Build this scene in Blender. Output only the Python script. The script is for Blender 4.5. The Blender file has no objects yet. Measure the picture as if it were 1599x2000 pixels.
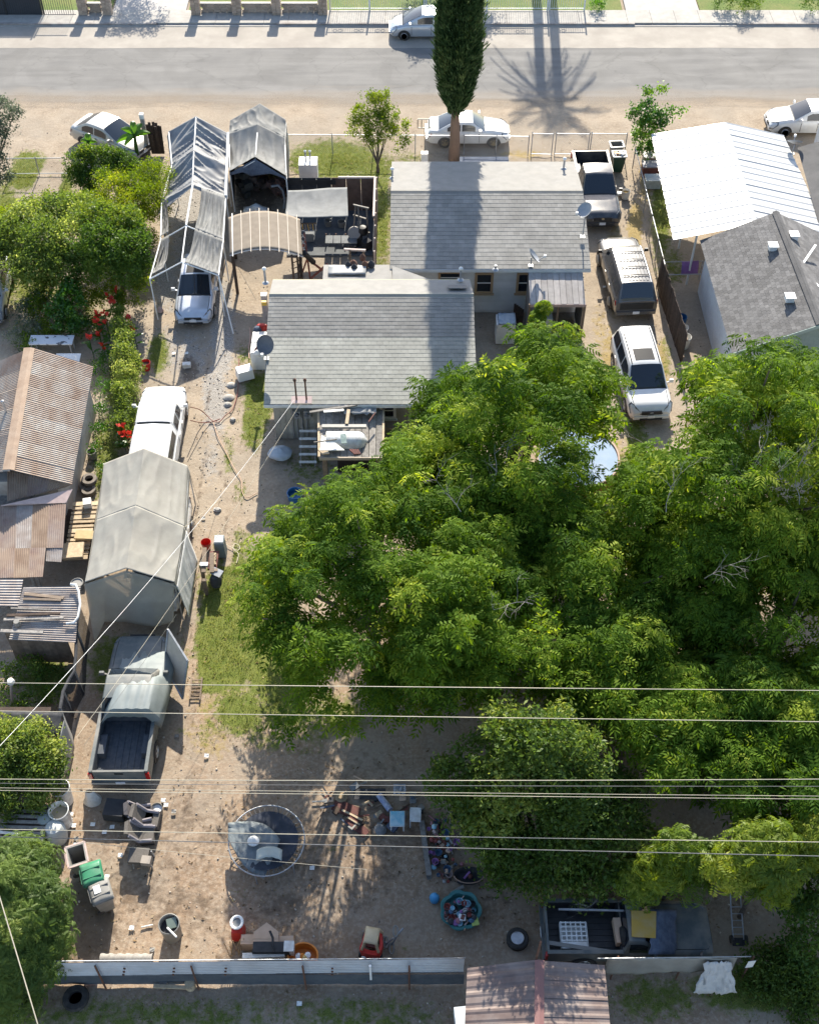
import bpy, math, random
import numpy as np
from mathutils import Vector, Matrix, noise

SC = bpy.context.scene
COL = SC.collection
R = random.Random(11)
NP = np.random.default_rng(5)
rad = math.radians

# ------------------------------------------------------------------ camera, world, sun, exposure
F, TH, H, CX, CY = 2333., rad(49), 36., 799.5, 1000.
cam = bpy.data.cameras.new('camera')
cam.sensor_fit = 'VERTICAL'; cam.sensor_height = 24.0; cam.lens = 24.0 * F / 2000.
cam.clip_start = .5; cam.clip_end = 2000
co = bpy.data.objects.new('camera', cam); COL.objects.link(co)
co.location = (0, 0, H); co.rotation_euler = (rad(90) - TH, 0, 0)
SC.camera = co

SUN_EL, SUN_AZ = rad(32), rad(2.4)          # azimuth from +Y towards +X
w = bpy.data.worlds.new('World'); SC.world = w; w.use_nodes = True
nt = w.node_tree; bg = nt.nodes['Background']
sky = nt.nodes.new('ShaderNodeTexSky'); sky.sky_type = 'NISHITA'; sky.sun_disc = False
sky.sun_elevation = SUN_EL; sky.sun_rotation = SUN_AZ
nt.links.new(sky.outputs[0], bg.inputs[0]); bg.inputs[1].default_value = .132
sl = bpy.data.lights.new('sun', 'SUN'); sl.energy = 5.0; sl.angle = rad(.5); sl.color = (1, .93, .80)
so = bpy.data.objects.new('sun', sl); COL.objects.link(so)
sdir = Vector((math.sin(SUN_AZ)*math.cos(SUN_EL), math.cos(SUN_AZ)*math.cos(SUN_EL), math.sin(SUN_EL)))
so.rotation_euler = sdir.to_track_quat('Z', 'Y').to_euler(); so.location = (0, 60, 60)
vs = SC.view_settings; vs.view_transform = 'Standard'; vs.look = 'None'; vs.gamma = 1; vs.use_curve_mapping = False
vs.exposure = 1.22
SC.render.engine = 'CYCLES'

# ------------------------------------------------------------------ helpers
_s, _c = math.sin(TH), math.cos(TH)
def P(px, py, z=0.):
 "world point at height z seen at photograph position (px, py)"
 u = (px-CX)/F; v = (py-CY)/F
 t = (H-z)/(_s+v*_c)
 return Vector((u*t, (_c-v*_s)*t, z))
def Q(x, y, z):
 dz = z-H; d = y*_c-dz*_s; up = y*_s+dz*_c
 return CX+F*x/d, CY-F*up/d

MATS = {}
def mat(name, c, c2=None, rough=.8, metal=0., scale=6., detail=4., bump=0., bscale=40., rnd=0., spec=.4,
  coat=0., dirt=None, dscale=1.2, damt=.5, alpha=1., trans=0., attr=None, stretch=None, lo=.35, hi=.65, emit=None):
 if name in MATS: return MATS[name]
 m = bpy.data.materials.new(name); m.use_nodes = True; MATS[name] = m
 t = m.node_tree; N = t.nodes; Lk = t.links.new
 b = N['Principled BSDF']; out = N['Material Output']
 b.inputs['Roughness'].default_value = rough; b.inputs['Metallic'].default_value = metal
 b.inputs['Specular IOR Level'].default_value = spec
 if coat: b.inputs['Coat Weight'].default_value = coat; b.inputs['Coat Roughness'].default_value = .08
 geo = N.new('ShaderNodeNewGeometry'); pos = geo.outputs['Position']
 if stretch:
  mp = N.new('ShaderNodeMapping'); mp.inputs['Scale'].default_value = stretch
  Lk(pos, mp.inputs[0]); pos = mp.outputs[0]
 def nz(s, d=4.):
  n = N.new('ShaderNodeTexNoise'); n.inputs['Scale'].default_value = s; n.inputs['Detail'].default_value = d
  n.inputs['Roughness'].default_value = .6
  Lk(pos, n.inputs['Vector']); return n.outputs['Fac']
 def rng(x, a, b2, c=0., d=1.):
  r = N.new('ShaderNodeMapRange'); Lk(x, r.inputs[0])
  for i, q in zip((1, 2, 3, 4), (a, b2, c, d)): r.inputs[i].default_value = q
  return r.outputs[0]
 def mix(f, a, b2, mode='MIX'):
  x = N.new('ShaderNodeMix'); x.data_type = 'RGBA'; x.blend_type = mode
  for s, q in ((x.inputs[0], f), (x.inputs[6], a), (x.inputs[7], b2)):
   if hasattr(q, 'is_linked'): Lk(q, s)
   else: s.default_value = q if not isinstance(q, tuple) else (*q[:3], 1)
  return x.outputs[2]
 col = (*c, 1)
 if c2: col = mix(rng(nz(scale, detail), lo, hi), c, c2)
 if dirt: col = mix(rng(nz(dscale, 6.), .42, .7, 0, damt), col, dirt)
 if rnd or attr:
  h = N.new('ShaderNodeHueSaturation')
  if attr:
   a = N.new('ShaderNodeAttribute'); a.attribute_name = attr; src = a.outputs['Fac']
  else:
   a = N.new('ShaderNodeObjectInfo'); src = a.outputs['Random']
  Lk(rng(src, 0, 1, 1-rnd, 1+rnd), h.inputs['Value'])
  if hasattr(col, 'is_linked'): Lk(col, h.inputs['Color'])
  else: h.inputs['Color'].default_value = col
  col = h.outputs[0]
 if hasattr(col, 'is_linked'): Lk(col, b.inputs['Base Color'])
 else: b.inputs['Base Color'].default_value = col
 if bump:
  bp = N.new('ShaderNodeBump'); bp.inputs['Strength'].default_value = bump; bp.inputs['Distance'].default_value = .02
  Lk(nz(bscale, 5.), bp.inputs['Height']); Lk(bp.outputs[0], b.inputs['Normal'])
 sh = b.outputs[0]
 if trans:
  tr = N.new('ShaderNodeBsdfTranslucent')
  if hasattr(col, 'is_linked'): Lk(col, tr.inputs[0])
  else: tr.inputs[0].default_value = col
  ms = N.new('ShaderNodeMixShader'); ms.inputs[0].default_value = trans
  Lk(sh, ms.inputs[1]); Lk(tr.outputs[0], ms.inputs[2]); sh = ms.outputs[0]
 if alpha < 1:
  tp = N.new('ShaderNodeBsdfTransparent'); ms = N.new('ShaderNodeMixShader'); ms.inputs[0].default_value = alpha
  Lk(tp.outputs[0], ms.inputs[1]); Lk(sh, ms.inputs[2]); sh = ms.outputs[0]
 if sh is not b.outputs[0]: Lk(sh, out.inputs[0])
 return m

def leaf_mat(name, c1, c2, yellow, trans=.42, rough=.42, spec=.5):
 m = bpy.data.materials.new(name); m.use_nodes = True
 t = m.node_tree; N = t.nodes; Lk = t.links.new; b = N['Principled BSDF']
 a = N.new('ShaderNodeAttribute'); a.attribute_name = 'tint'
 rp = N.new('ShaderNodeValToRGB'); e = rp.color_ramp.elements
 e[0].position = 0; e[0].color = (*c1, 1); e[1].position = .75; e[1].color = (*c2, 1)
 k = e.new(1.); k.color = (*yellow, 1)
 Lk(a.outputs['Fac'], rp.inputs[0]); Lk(rp.outputs[0], b.inputs['Base Color'])
 b.inputs['Roughness'].default_value = rough; b.inputs['Specular IOR Level'].default_value = spec
 h = N.new('ShaderNodeHueSaturation'); h.inputs['Hue'].default_value = .484; h.inputs['Saturation'].default_value = 1.1
 h.inputs['Value'].default_value = 1.85; Lk(rp.outputs[0], h.inputs['Color'])
 tr = N.new('ShaderNodeBsdfTranslucent'); Lk(h.outputs[0], tr.inputs[0])
 ms = N.new('ShaderNodeMixShader'); ms.inputs[0].default_value = trans
 Lk(b.outputs[0], ms.inputs[1]); Lk(tr.outputs[0], ms.inputs[2]); Lk(ms.outputs[0], N['Material Output'].inputs[0])
 return m

def tag(o, label=None, cat=None, group=None, kind=None):
 if label: o['label'] = label
 if cat: o['category'] = cat
 if group: o['group'] = group
 if kind: o['kind'] = kind
 return o
def thing(name, label, cat, loc=(0, 0, 0), rz=0., group=None):
 o = bpy.data.objects.new(name, None); COL.objects.link(o); o.empty_display_size = .2
 o.location = loc; o.rotation_euler = (0, 0, rz)
 return tag(o, label, cat, group)
def copy_tree(o, parent=None):
 c = o.copy(); COL.objects.link(c)
 if parent: c.parent = parent
 for ch in list(o.children): copy_tree(ch, c)
 return c
def root_of(o):
 while o.parent: o = o.parent
 return o
def link_mesh(name, me, m, parent=None, kind=None, smooth=False, label=None):
 for mm in (m if isinstance(m, (list, tuple)) else [m]):
  if mm: me.materials.append(mm)
 o = bpy.data.objects.new(name, me); COL.objects.link(o)
 if parent: o.parent = parent
 if kind: o['kind'] = kind
 if label: o['label'] = label
 if smooth:
  me.polygons.foreach_set('use_smooth', [True]*len(me.polygons))
  me.set_sharp_from_angle(angle=rad(smooth if smooth is not True else 40))
 return o

class MB:
 def __init__(s): s.v = []; s.f = []
 def add(s, vs, fs):
  n = len(s.v); s.v += [tuple(q) for q in vs]; s.f += [tuple(n+i for i in f) for f in fs]; return s
 def box(s, c, sz, rz=0., rx=0., ry=0., taper=1.):
  M = Matrix.Rotation(rz, 3, 'Z') @ Matrix.Rotation(ry, 3, 'Y') @ Matrix.Rotation(rx, 3, 'X')
  c = Vector(c); vs = []
  for k in (-1, 1):
   q = taper if k > 0 else 1.
   for i, j in ((-1, -1), (1, -1), (1, 1), (-1, 1)):
    vs.append(c + M @ Vector((i*sz[0]/2*q, j*sz[1]/2*q, k*sz[2]/2)))
  return s.add(vs, [(3, 2, 1, 0), (4, 5, 6, 7), (0, 1, 5, 4), (1, 2, 6, 5), (2, 3, 7, 6), (3, 0, 4, 7)])
 def beam(s, p, q, w, h=None, up=(0, 0, 1)):
  p, q = Vector(p), Vector(q); h = h or w; d = (q-p).normalized(); up = Vector(up)
  if abs(d.dot(up)) > .98: up = Vector((0, 1, 0))
  x = d.cross(up).normalized(); y = x.cross(d)
  vs = [e + x*i*w/2 + y*j*h/2 for e in (p, q) for i, j in ((-1, -1), (1, -1), (1, 1), (-1, 1))]
  return s.add(vs, [(3, 2, 1, 0), (4, 5, 6, 7), (0, 1, 5, 4), (1, 2, 6, 5), (2, 3, 7, 6), (3, 0, 4, 7)])
 def tube(s, pts, r, n=6):
  pts = [Vector(p) for p in pts]; m = len(pts); rs = r if isinstance(r, (list, tuple)) else [r]*m
  vs = []; ref = None
  for i, p in enumerate(pts):
   d = (pts[min(i+1, m-1)]-pts[max(i-1, 0)])
   d = d.normalized() if d.length > 1e-9 else Vector((0, 0, 1))
   if ref is None: ref = Vector((0, 0, 1)) if abs(d.z) < .9 else Vector((1, 0, 0))
   x = d.cross(ref); x = x.normalized() if x.length > 1e-6 else Vector((1, 0, 0)); y = d.cross(x); ref = x.cross(d)
   for k in range(n):
    a = 2*math.pi*k/n; vs.append(p + (x*math.cos(a)+y*math.sin(a))*rs[i])
  fs = [(i*n+k, i*n+(k+1) % n, (i+1)*n+(k+1) % n, (i+1)*n+k) for i in range(m-1) for k in range(n)]
  fs += [tuple(range(n))[::-1], tuple((m-1)*n+k for k in range(n))]
  return s.add(vs, fs)
 def lathe(s, prof, c=(0, 0, 0), n=16, M=None, sx=1., sy=1.):
  c = Vector(c); vs = []
  for r, z in prof:
   for k in range(n):
    a = 2*math.pi*k/n; q = Vector((r*math.cos(a)*sx, r*math.sin(a)*sy, z))
    vs.append(c + (M @ q if M else q))
  m = len(prof)
  fs = [(i*n+k, i*n+(k+1) % n, (i+1)*n+(k+1) % n, (i+1)*n+k) for i in range(m-1) for k in range(n)]
  if prof[0][0] > 1e-4: fs.append(tuple(range(n))[::-1])
  if prof[-1][0] > 1e-4: fs.append(tuple((m-1)*n+k for k in range(n)))
  return s.add(vs, fs)
 def poly(s, pts): return s.add(pts, [tuple(range(len(pts)))])
 def prism(s, pts, z0, z1):
  n = len(pts)
  vs = [(p[0], p[1], z0) for p in pts] + [(p[0], p[1], z1) for p in pts]
  return s.add(vs, [tuple(range(n))[::-1], tuple(range(n, 2*n))] + [(i, (i+1) % n, n+(i+1) % n, n+i) for i in range(n)])
 def slab(s, pts, th):
  "polygon of 3D points thickened downwards along its normal"
  pts = [Vector(p) for p in pts]; n = len(pts)
  nn = (pts[1]-pts[0]).cross(pts[-1]-pts[0]).normalized()
  if nn.z < 0: pts = pts[::-1]; nn = -nn
  lo = [p-nn*th for p in pts]
  return s.add(pts+lo, [tuple(range(n)), tuple(range(n, 2*n))[::-1]] + [(i, n+i, n+(i+1) % n, (i+1) % n) for i in range(n)])
 def grid(s, rows):
  m, n = len(rows), len(rows[0])
  return s.add([p for r in rows for p in r], [(i*n+j, i*n+j+1, (i+1)*n+j+1, (i+1)*n+j) for i in range(m-1) for j in range(n-1)])
 def mesh(s, name, root=None):
  me = bpy.data.meshes.new(name); vs = s.v
  if root is not None:
   r = root_of(root)
   if r.location.length > 0 or r.rotation_euler.z:
    Mi = (Matrix.Translation(r.location) @ Matrix.Rotation(r.rotation_euler.z, 4, 'Z')).inverted()
    vs = [tuple(Mi @ Vector(q)) for q in vs]
  me.from_pydata(vs, [], s.f); me.validate(); me.update()
  return me
 def build(s, name, m, parent=None, smooth=False, kind=None, label=None, solid=0.):
  o = link_mesh(name, s.mesh(name, parent), m, parent, kind, smooth, label)
  if solid:
   md = o.modifiers.new('thickness', 'SOLIDIFY'); md.thickness = solid; md.offset = 0
  return o
def solo(name, mb, m, label, cat, group=None, smooth=False, solid=0., origin=None):
 "a thing that is one mesh; its origin is put at its base"
 vs = mb.v; xs, ys, zs = zip(*vs)
 o0 = Vector(origin) if origin else Vector(((min(xs)+max(xs))/2, (min(ys)+max(ys))/2, min(zs)))
 mb.v = [(a-o0.x, b-o0.y, c-o0.z) for a, b, c in vs]
 o = mb.build(name, m, None, smooth, solid=solid); o.location = o0
 return tag(o, label, cat, group)
def lerp(a, b, t): return a+(b-a)*t
def nz3(x, y, z=0.): return noise.noise(Vector((x, y, z)))

# ------------------------------------------------------------------ materials
M = {}
M['alu'] = mat('aluminium', (.55, .56, .58), (.42, .43, .45), rough=.4, metal=.7)
M['galv'] = mat('galvanised_steel', (.42, .44, .46), (.32, .33, .35), rough=.5, metal=.5, dirt=(.2, .15, .1), damt=.3)
M['rust'] = mat('rusty_steel', (.16, .075, .045), (.09, .05, .035), rough=.85, bump=.3)
M['white'] = mat('white_paint', (.78, .78, .76), (.7, .7, .68), rough=.5, scale=2, dirt=(.45, .42, .37), damt=.3)
M['white_plastic'] = mat('white_plastic', (.72, .72, .70), (.62, .61, .58), rough=.45, dirt=(.4, .36, .3), dscale=3, damt=.5)
M['black'] = mat('black_plastic', (.018, .019, .021), (.03, .03, .032), rough=.5)
M['dark'] = mat('dark_cloth', (.03, .032, .036), (.05, .05, .054), rough=.9)
M['rubber'] = mat('tyre_rubber', (.022, .021, .02), (.05, .045, .04), rough=.85, bump=.3)
M['glass'] = mat('car_glass', (.012, .018, .026), rough=.06, spec=.8)
M['chrome'] = mat('chrome', (.7, .7, .72), rough=.18, metal=1.)
M['lens'] = mat('headlight_lens', (.22, .24, .27), (.06, .065, .075), rough=.12, scale=14, spec=.7)
M['redlens'] = mat('tail_light', (.45, .02, .015), (.3, .01, .01), rough=.2)
M['plate'] = mat('number_plate', (.72, .73, .74), (.6, .62, .66), rough=.4, scale=30)
M['wood'] = mat('weathered_wood', (.22, .165, .12), (.13, .10, .075), rough=.85, scale=5, stretch=(1, 6, 1), bump=.4, rnd=.25)
M['wood_gray'] = mat('gray_weathered_wood', (.28, .26, .235), (.17, .155, .14), rough=.9, scale=9, bump=.4, rnd=.22)
M['wood_pale'] = mat('pale_lumber', (.46, .36, .24), (.34, .26, .17), rough=.8, scale=7, bump=.25, rnd=.2)
M['wood_dark'] = mat('dark_fence_wood', (.075, .05, .036), (.04, .028, .022), rough=.9, scale=7, bump=.4, rnd=.3)
M['wood_red'] = mat('red_stained_wood', (.15, .05, .04), (.09, .035, .03), rough=.8, rnd=.2)
M['bark'] = mat('bark', (.13, .10, .075), (.07, .055, .042), rough=.95, scale=9, bump=.8, bscale=18)
M['dead'] = mat('dead_wood', (.30, .275, .245), (.2, .18, .16), rough=.9, scale=9)
M['brown_metal'] = mat('brown_metal', (.165, .12, .105), (.125, .09, .08), rough=.45, metal=.2, scale=3, dirt=(.3, .27, .25), damt=.4)
M['concrete'] = mat('concrete', (.40, .375, .335), (.33, .31, .28), rough=.9, scale=3, bump=.25, bscale=30, dirt=(.22, .2, .18), dscale=.7, damt=.35)
M['brick'] = mat('tan_brick', (.36, .25, .18), (.28, .19, .14), rough=.9, scale=10, rnd=.2)
M['cap'] = mat('pillar_cap', (.5, .46, .4), (.42, .39, .34), rough=.9)
M['gray_tarp'] = mat('gray_tarp', (.33, .335, .33), (.28, .285, .28), rough=.6, scale=3, trans=.12, dirt=(.2, .18, .16), damt=.35)
M['silver_tarp'] = mat('silver_tarp', (.20, .20, .192), (.155, .155, .15), rough=.75, scale=2.5, spec=.15, dirt=(.16, .15, .14), damt=.3)
M['navy_tarp'] = mat('dark_silver_tarp', (.27, .27, .265), (.20, .20, .202), rough=.6, scale=2, spec=.22, dirt=(.09, .09, .1), damt=.4)
M['mesh_tarp'] = mat('pale_mesh_tarp', (.37, .355, .31), (.315, .30, .265), rough=.8, scale=2, trans=.2, alpha=.93, dirt=(.24, .22, .19), dscale=.6, damt=.4)
M['mesh_flap'] = mat('see_through_mesh', (.66, .64, .57), (.58, .56, .50), rough=.8, scale=2, trans=.65, alpha=.62)
M['tan_cloth'] = mat('tan_canvas', (.265, .22, .17), (.225, .185, .142), rough=.9, scale=3, trans=.15)
M['gray_cloth'] = mat('gray_cloth', (.20, .21, .215), (.15, .155, .16), rough=.9, scale=4, bump=.3)
M['blue_cloth'] = mat('blue_gray_cloth', (.10, .12, .16), (.06, .075, .11), rough=.9, scale=6)
M['red'] = mat('red_plastic', (.55, .035, .025), (.45, .03, .02), rough=.4)
M['orange'] = mat('orange_plastic', (.65, .22, .03), (.55, .18, .03), rough=.45)
M['yellow'] = mat('faded_yellow_plastic', (.60, .42, .16), (.52, .36, .14), rough=.5)
M['mustard'] = mat('mustard_board', (.42, .26, .05), (.34, .21, .05), rough=.8, scale=3, dirt=(.5, .38, .2), dscale=3, damt=.4)
M['blue'] = mat('blue_plastic', (.04, .16, .34), (.03, .12, .28), rough=.4)
M['skyblue'] = mat('sky_blue_board', (.14, .42, .55), (.45, .6, .66), rough=.6, scale=4)
M['teal'] = mat('turquoise_plastic', (.05, .19, .18), (.04, .15, .15), rough=.45)
M['green_bin'] = mat('green_plastic', (.02, .15, .075), (.03, .2, .10), rough=.45, scale=2, dirt=(.2, .2, .17), damt=.25)
M['dkgreen_bin'] = mat('dark_green_plastic', (.012, .05, .03), (.016, .06, .035), rough=.45)
M['gray_bin'] = mat('gray_bin_plastic', (.21, .2, .185), (.17, .165, .15), rough=.55, dirt=(.3, .28, .24), damt=.4)
M['purple'] = mat('purple_towel', (.30, .15, .34), (.25, .12, .29), rough=.95)
M['pink'] = mat('pink_board', (.48, .36, .32), (.4, .3, .27), rough=.8)
M['card'] = mat('cardboard', (.54, .38, .27), (.47, .33, .23), rough=.9, scale=4)
M['hose'] = mat('red_rubber_hose', (.25, .085, .06), (.18, .06, .045), rough=.6)
M['wire'] = mat('power_line_wire', (.42, .38, .29), (.30, .28, .23), rough=.5, metal=.3, scale=.8)
M['dkwire'] = mat('dark_cable', (.09, .09, .09), (.14, .14, .14), rough=.5)
M['roll'] = mat('pale_rolled_roofing', (.255, .245, .228), (.215, .207, .193), rough=.9, scale=2.2, bump=.2, bscale=60, dirt=(.25, .235, .21), dscale=.9, damt=.4)
# ------------------------------------------------------------------ ground and street
def ground():
 def axis(a, b, step, lo, hi):
  core = list(np.arange(a, b+1e-6, step)); pre = []; d = step*2; x = a
  while x > lo: x -= d; pre.append(x); d *= 1.7
  post = []; d = step*2; x = b
  while x < hi: x += d; post.append(x); d *= 1.7
  return np.array(pre[::-1]+core+post)
 xs = axis(-30, 30, .25, -600, 600); ys = axis(8, 62.75, .25, -500, 900)
 X, Y = np.meshgrid(xs, ys)
 d = np.maximum(Y*_c+H*_s, 1.); px = CX+F*X/d; py = CY-F*(Y*_s-H*_c)/d
 rnd = NP.random(X.shape)
 def blob(l):
  m = np.zeros_like(X)
  for bx, by, rx, ry, a in l:
   m = np.maximum(m, a*np.exp(-((((px-bx)/rx)**2+((py-by)/ry)**2)**1.5)))
  return m
 grass = blob([(650, 312, 100, 44, .95), (730, 330, 70, 40, .7), (540, 300, 40, 60, .5), (800, 310, 40, 20, .5), (745, 420, 22, 150, .75),
  (60, 320, 40, 30, .9), (90, 330, 40, 32, .95), (45, 345, 40, 30, .9), (120, 360, 30, 40, .8), (95, 400, 40, 50, .6), (10, 430, 40, 90, .8), (60, 440, 70, 30, .7), (170, 390, 60, 40, .45),
  (1290, 420, 26, 110, .75), (1310, 520, 40, 50, .55), (1212, 470, 20, 60, .3), (1215, 520, 16, 60, .35),
  (310, 690, 24, 50, .8), (505, 780, 35, 70, .85), (495, 830, 28, 60, .8), (480, 700, 30, 40, .5), (447, 890, 14, 70, .55), (470, 960, 20, 30, .5),
  (460, 1080, 60, 60, .6), (480, 1200, 105, 130, 1.1), (435, 1270, 80, 95, 1.1), (445, 1150, 45, 80, .9), (470, 1390, 70, 60, .75), (560, 1380, 60, 60, .8), (530, 1310, 60, 70, .95), (420, 1330, 60, 40, .7), (500, 1420, 50, 60, .5),
  (400, 1420, 40, 50, .45), (360, 1440, 30, 50, .4), (530, 1450, 40, 30, .5), (640, 1400, 110, 60, .6), (590, 1450, 70, 40, .4), (300, 1340, 60, 100, .4), (220, 1300, 60, 80, .7), (210, 900, 40, 120, .7), (240, 760, 40, 120, .8),
  (90, 1320, 60, 60, .8), (60, 560, 90, 70, .6), (150, 600, 80, 80, .5), (60, 650, 70, 40, .5), (180, 570, 60, 40, .3), (1240, 860, 30, 60, .7), (1220, 930, 40, 60, .7), (1300, 700, 16, 60, .5), (1190, 700, 40, 60, .2),
  (280, 1985, 420, 50, .56), (700, 1985, 230, 50, .54), (1280, 1950, 120, 60, .6), (1480, 1930, 150, 60, .8), (470, 1745, 30, 18, .35), (640, 1660, 60, 20, .3), (800, 1850, 60, 20, .3),
  (600, 910, 60, 50, .5), (1000, 640, 60, 60, .15), (1100, 1000, 200, 200, .25), (1300, 1500, 300, 300, .25)])
 dry = blob([(1200, 520, 20, 120, .7), (1170, 640, 20, 60, .5), (1240, 440, 18, 60, .8), (1290, 720, 20, 70, .8), (1190, 690, 30, 70, .6), (1260, 350, 14, 60, .8), (430, 1370, 80, 50, .5),
  (410, 1440, 60, 60, .5), (450, 1340, 50, 30, .5), (700, 310, 60, 16, .5), (1020, 300, 60, 12, .6), (1000, 670, 50, 40, .4), (1220, 900, 60, 80, .5), (850, 300, 40, 14, .3)])
 gravel = blob([(435, 640, 26, 120, .9), (420, 780, 30, 90, .8), (380, 440, 60, 120, .8), (330, 680, 40, 60, .5), (410, 900, 26, 60, .55), (370, 700, 50, 60, .6), (500, 1000, 30, 40, .3), (640, 450, 80, 60, .5), (330, 560, 40, 60, .7), (400, 1060, 16, 100, .4)])
 moist_shade = blob([(150, 1800, 90, 90, .95), (250, 1740, 130, 60, .55), (400, 1640, 40, 70, .5), (360, 1600, 50, 60, .5), (370, 1760, 80, 60, .55), (550, 1770, 60, 50, .6), (660, 1740, 120, 60, .5), (740, 1700, 80, 60, .5),  # damp and littered soil, with tree shade painted in under the grove
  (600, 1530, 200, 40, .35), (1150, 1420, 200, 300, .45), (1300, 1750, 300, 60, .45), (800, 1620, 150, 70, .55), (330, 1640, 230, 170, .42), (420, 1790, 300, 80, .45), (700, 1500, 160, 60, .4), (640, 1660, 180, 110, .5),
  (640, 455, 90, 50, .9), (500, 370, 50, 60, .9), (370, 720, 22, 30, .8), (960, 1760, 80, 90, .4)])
 for pl in ([(405, 690), (408, 800), (395, 930), (378, 1060), (372, 1180), (380, 1400), (345, 1500)], [(350, 690), (372, 800), (440, 940), (445, 1100)], [(430, 1500), (420, 1600), (385, 1720), (300, 1800)], [(1195, 480), (1175, 620), (1192, 760), (1215, 880)], [(380, 1500), (350, 1640), (280, 1760)]):
  for (x0, y0), (x1, y1) in zip(pl, pl[1:]):
   tt = np.clip(((px-x0)*(x1-x0)+(py-y0)*(y1-y0))/((x1-x0)**2+(y1-y0)**2), 0, 1); dd = np.hypot(px-x0-tt*(x1-x0), py-y0-tt*(y1-y0)); moist_shade = np.maximum(moist_shade, .52*np.exp(-(dd/7)**2)); grass = grass*(1-.8*np.exp(-(dd/8)**2))
 # the two wheel tracks beside the left gate
 for cx0 in ((108, 300, 60, 400), (225*.44+30, 300, 92, 400)):
  x0, y0, x1, y1 = cx0; cx = x0+(py-y0)*(x1-x0)/(y1-y0)
  tr = np.exp(-((px-cx)/13)**4)*np.exp(-np.maximum(0, (py-400)/30)**2); grass *= 1-.95*tr; dry *= 1-tr
 Z = np.zeros_like(X); near = (np.abs(X) < 32) & (Y > 6) & (Y < 64)
 it = np.argwhere(near)
 for i, j in it:
  x, y = X[i, j], Y[i, j]
  Z[i, j] = min(1., max(0., (60.4-y)/2))*(.03*nz3(x*.7, y*.7) + .03*nz3(x*2.3, y*2.3, 5) + .012*nz3(x*4.6, y*4.6, 2)) - .03*min(1., max(0., (60.4-y)/2)) - .004
 Z[Y > 62.8] = -.03
 n, m = X.shape
 me = bpy.data.meshes.new('ground')
 vs = np.stack([X, Y, Z], -1).reshape(-1, 3)
 idx = np.arange(n*m).reshape(n, m)
 f = np.stack([idx[:-1, :-1], idx[:-1, 1:], idx[1:, 1:], idx[1:, :-1]], -1).reshape(-1, 4)
 fast_mesh(me, vs, f)
 for nm, a in (('grass', grass), ('dry', dry), ('gravel', gravel), ('moist_shade', moist_shade), ('brown', np.clip((py-950)/450, 0, 1))):
  at = me.attributes.new(nm, 'FLOAT', 'POINT'); at.data.foreach_set('value', a.reshape(-1).astype(np.float32))
 me.polygons.foreach_set('use_smooth', [True]*len(me.polygons))
 m_ = bpy.data.materials.new('yard_ground'); m_.use_nodes = True
 t = m_.node_tree; N = t.nodes; Lk = t.links.new; b = N['Principled BSDF']; b.inputs['Roughness'].default_value = .95; b.inputs['Specular IOR Level'].default_value = .1
 g = N.new('ShaderNodeNewGeometry')
 def nz(s, d=6., rg=.62):
  q = N.new('ShaderNodeTexNoise'); q.inputs['Scale'].default_value = s; q.inputs['Detail'].default_value = d; q.inputs['Roughness'].default_value = rg
  Lk(g.outputs['Position'], q.inputs['Vector']); return q.outputs['Fac']
 def rngm(x, a, b2, c=0., d=1.):
  r = N.new('ShaderNodeMapRange'); Lk(x, r.inputs[0])
  for i, q in zip((1, 2, 3, 4), (a, b2, c, d)): r.inputs[i].default_value = q
  return r.outputs[0]
 def mth(op, a, b2):
  r = N.new('ShaderNodeMath'); r.operation = op
  for s, q in zip(r.inputs, (a, b2)):
   if hasattr(q, 'is_linked'): Lk(q, s)
   else: s.default_value = q
  return r.outputs[0]
 def mix(f, a, b2):
  x = N.new('ShaderNodeMix'); x.data_type = 'RGBA'
  for s, q in ((x.inputs[0], f), (x.inputs[6], a), (x.inputs[7], b2)):
   if hasattr(q, 'is_linked'): Lk(q, s)
   else: s.default_value = (*q, 1) if isinstance(q, tuple) else q
  return x.outputs[2]
 def att(n):
  a = N.new('ShaderNodeAttribute'); a.attribute_name = n; return a.outputs['Fac']
 dirt = mix(rngm(nz(1.1, 8.), .35, .68), (.355, .288, .215), (.25, .196, .142))
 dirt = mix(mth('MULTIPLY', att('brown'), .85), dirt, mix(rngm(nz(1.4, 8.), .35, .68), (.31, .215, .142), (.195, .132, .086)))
 dirt = mix(rngm(nz(9., 4.), .45, .7, 0, .6), dirt, (.43, .36, .28))
 dirt = mix(rngm(nz(.33, 5.), .42, .66, 0, .7), dirt, (.29, .25, .2))
 dirt = mix(rngm(nz(3.1, 7., .7), .58, .76, 0, .6), dirt, (.14, .10, .07))
 dirt = mix(rngm(nz(45., 3.), .55, .75, 0, .5), dirt, (.2, .15, .11))
 grv = mix(rngm(nz(28., 3., .8), .42, .58), (.15, .135, .12), (.42, .39, .35))
 fz = mth('SUBTRACT', nz(3.5, 6., .7), .5); fz = mth('MULTIPLY', fz, 1.3)
 def mask(n, k=.9):
  return rngm(mth('ADD', att(n), fz if k > 0 else 0.), .36, .62)
 col = mix(mask('gravel'), dirt, grv)
 col = mix(mth('MULTIPLY', mask('moist_shade'), .72), col, mix(rngm(nz(2., 6.), .4, .6), (.075, .055, .04), (.135, .098, .07)))
 col = mix(mth('MULTIPLY', mask('dry'), .85), col, mix(rngm(nz(22., 4.), .4, .6), (.36, .27, .11), (.22, .165, .06)))
 gr = mix(rngm(nz(2.6, 5.), .35, .65), (.115, .145, .032), (.20, .205, .06))
 gr = mix(rngm(nz(40., 3.), .45, .6), gr, (.085, .11, .025))
 col = mix(mask('grass'), col, gr)
 Lk(col, b.inputs['Base Color'])
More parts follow.
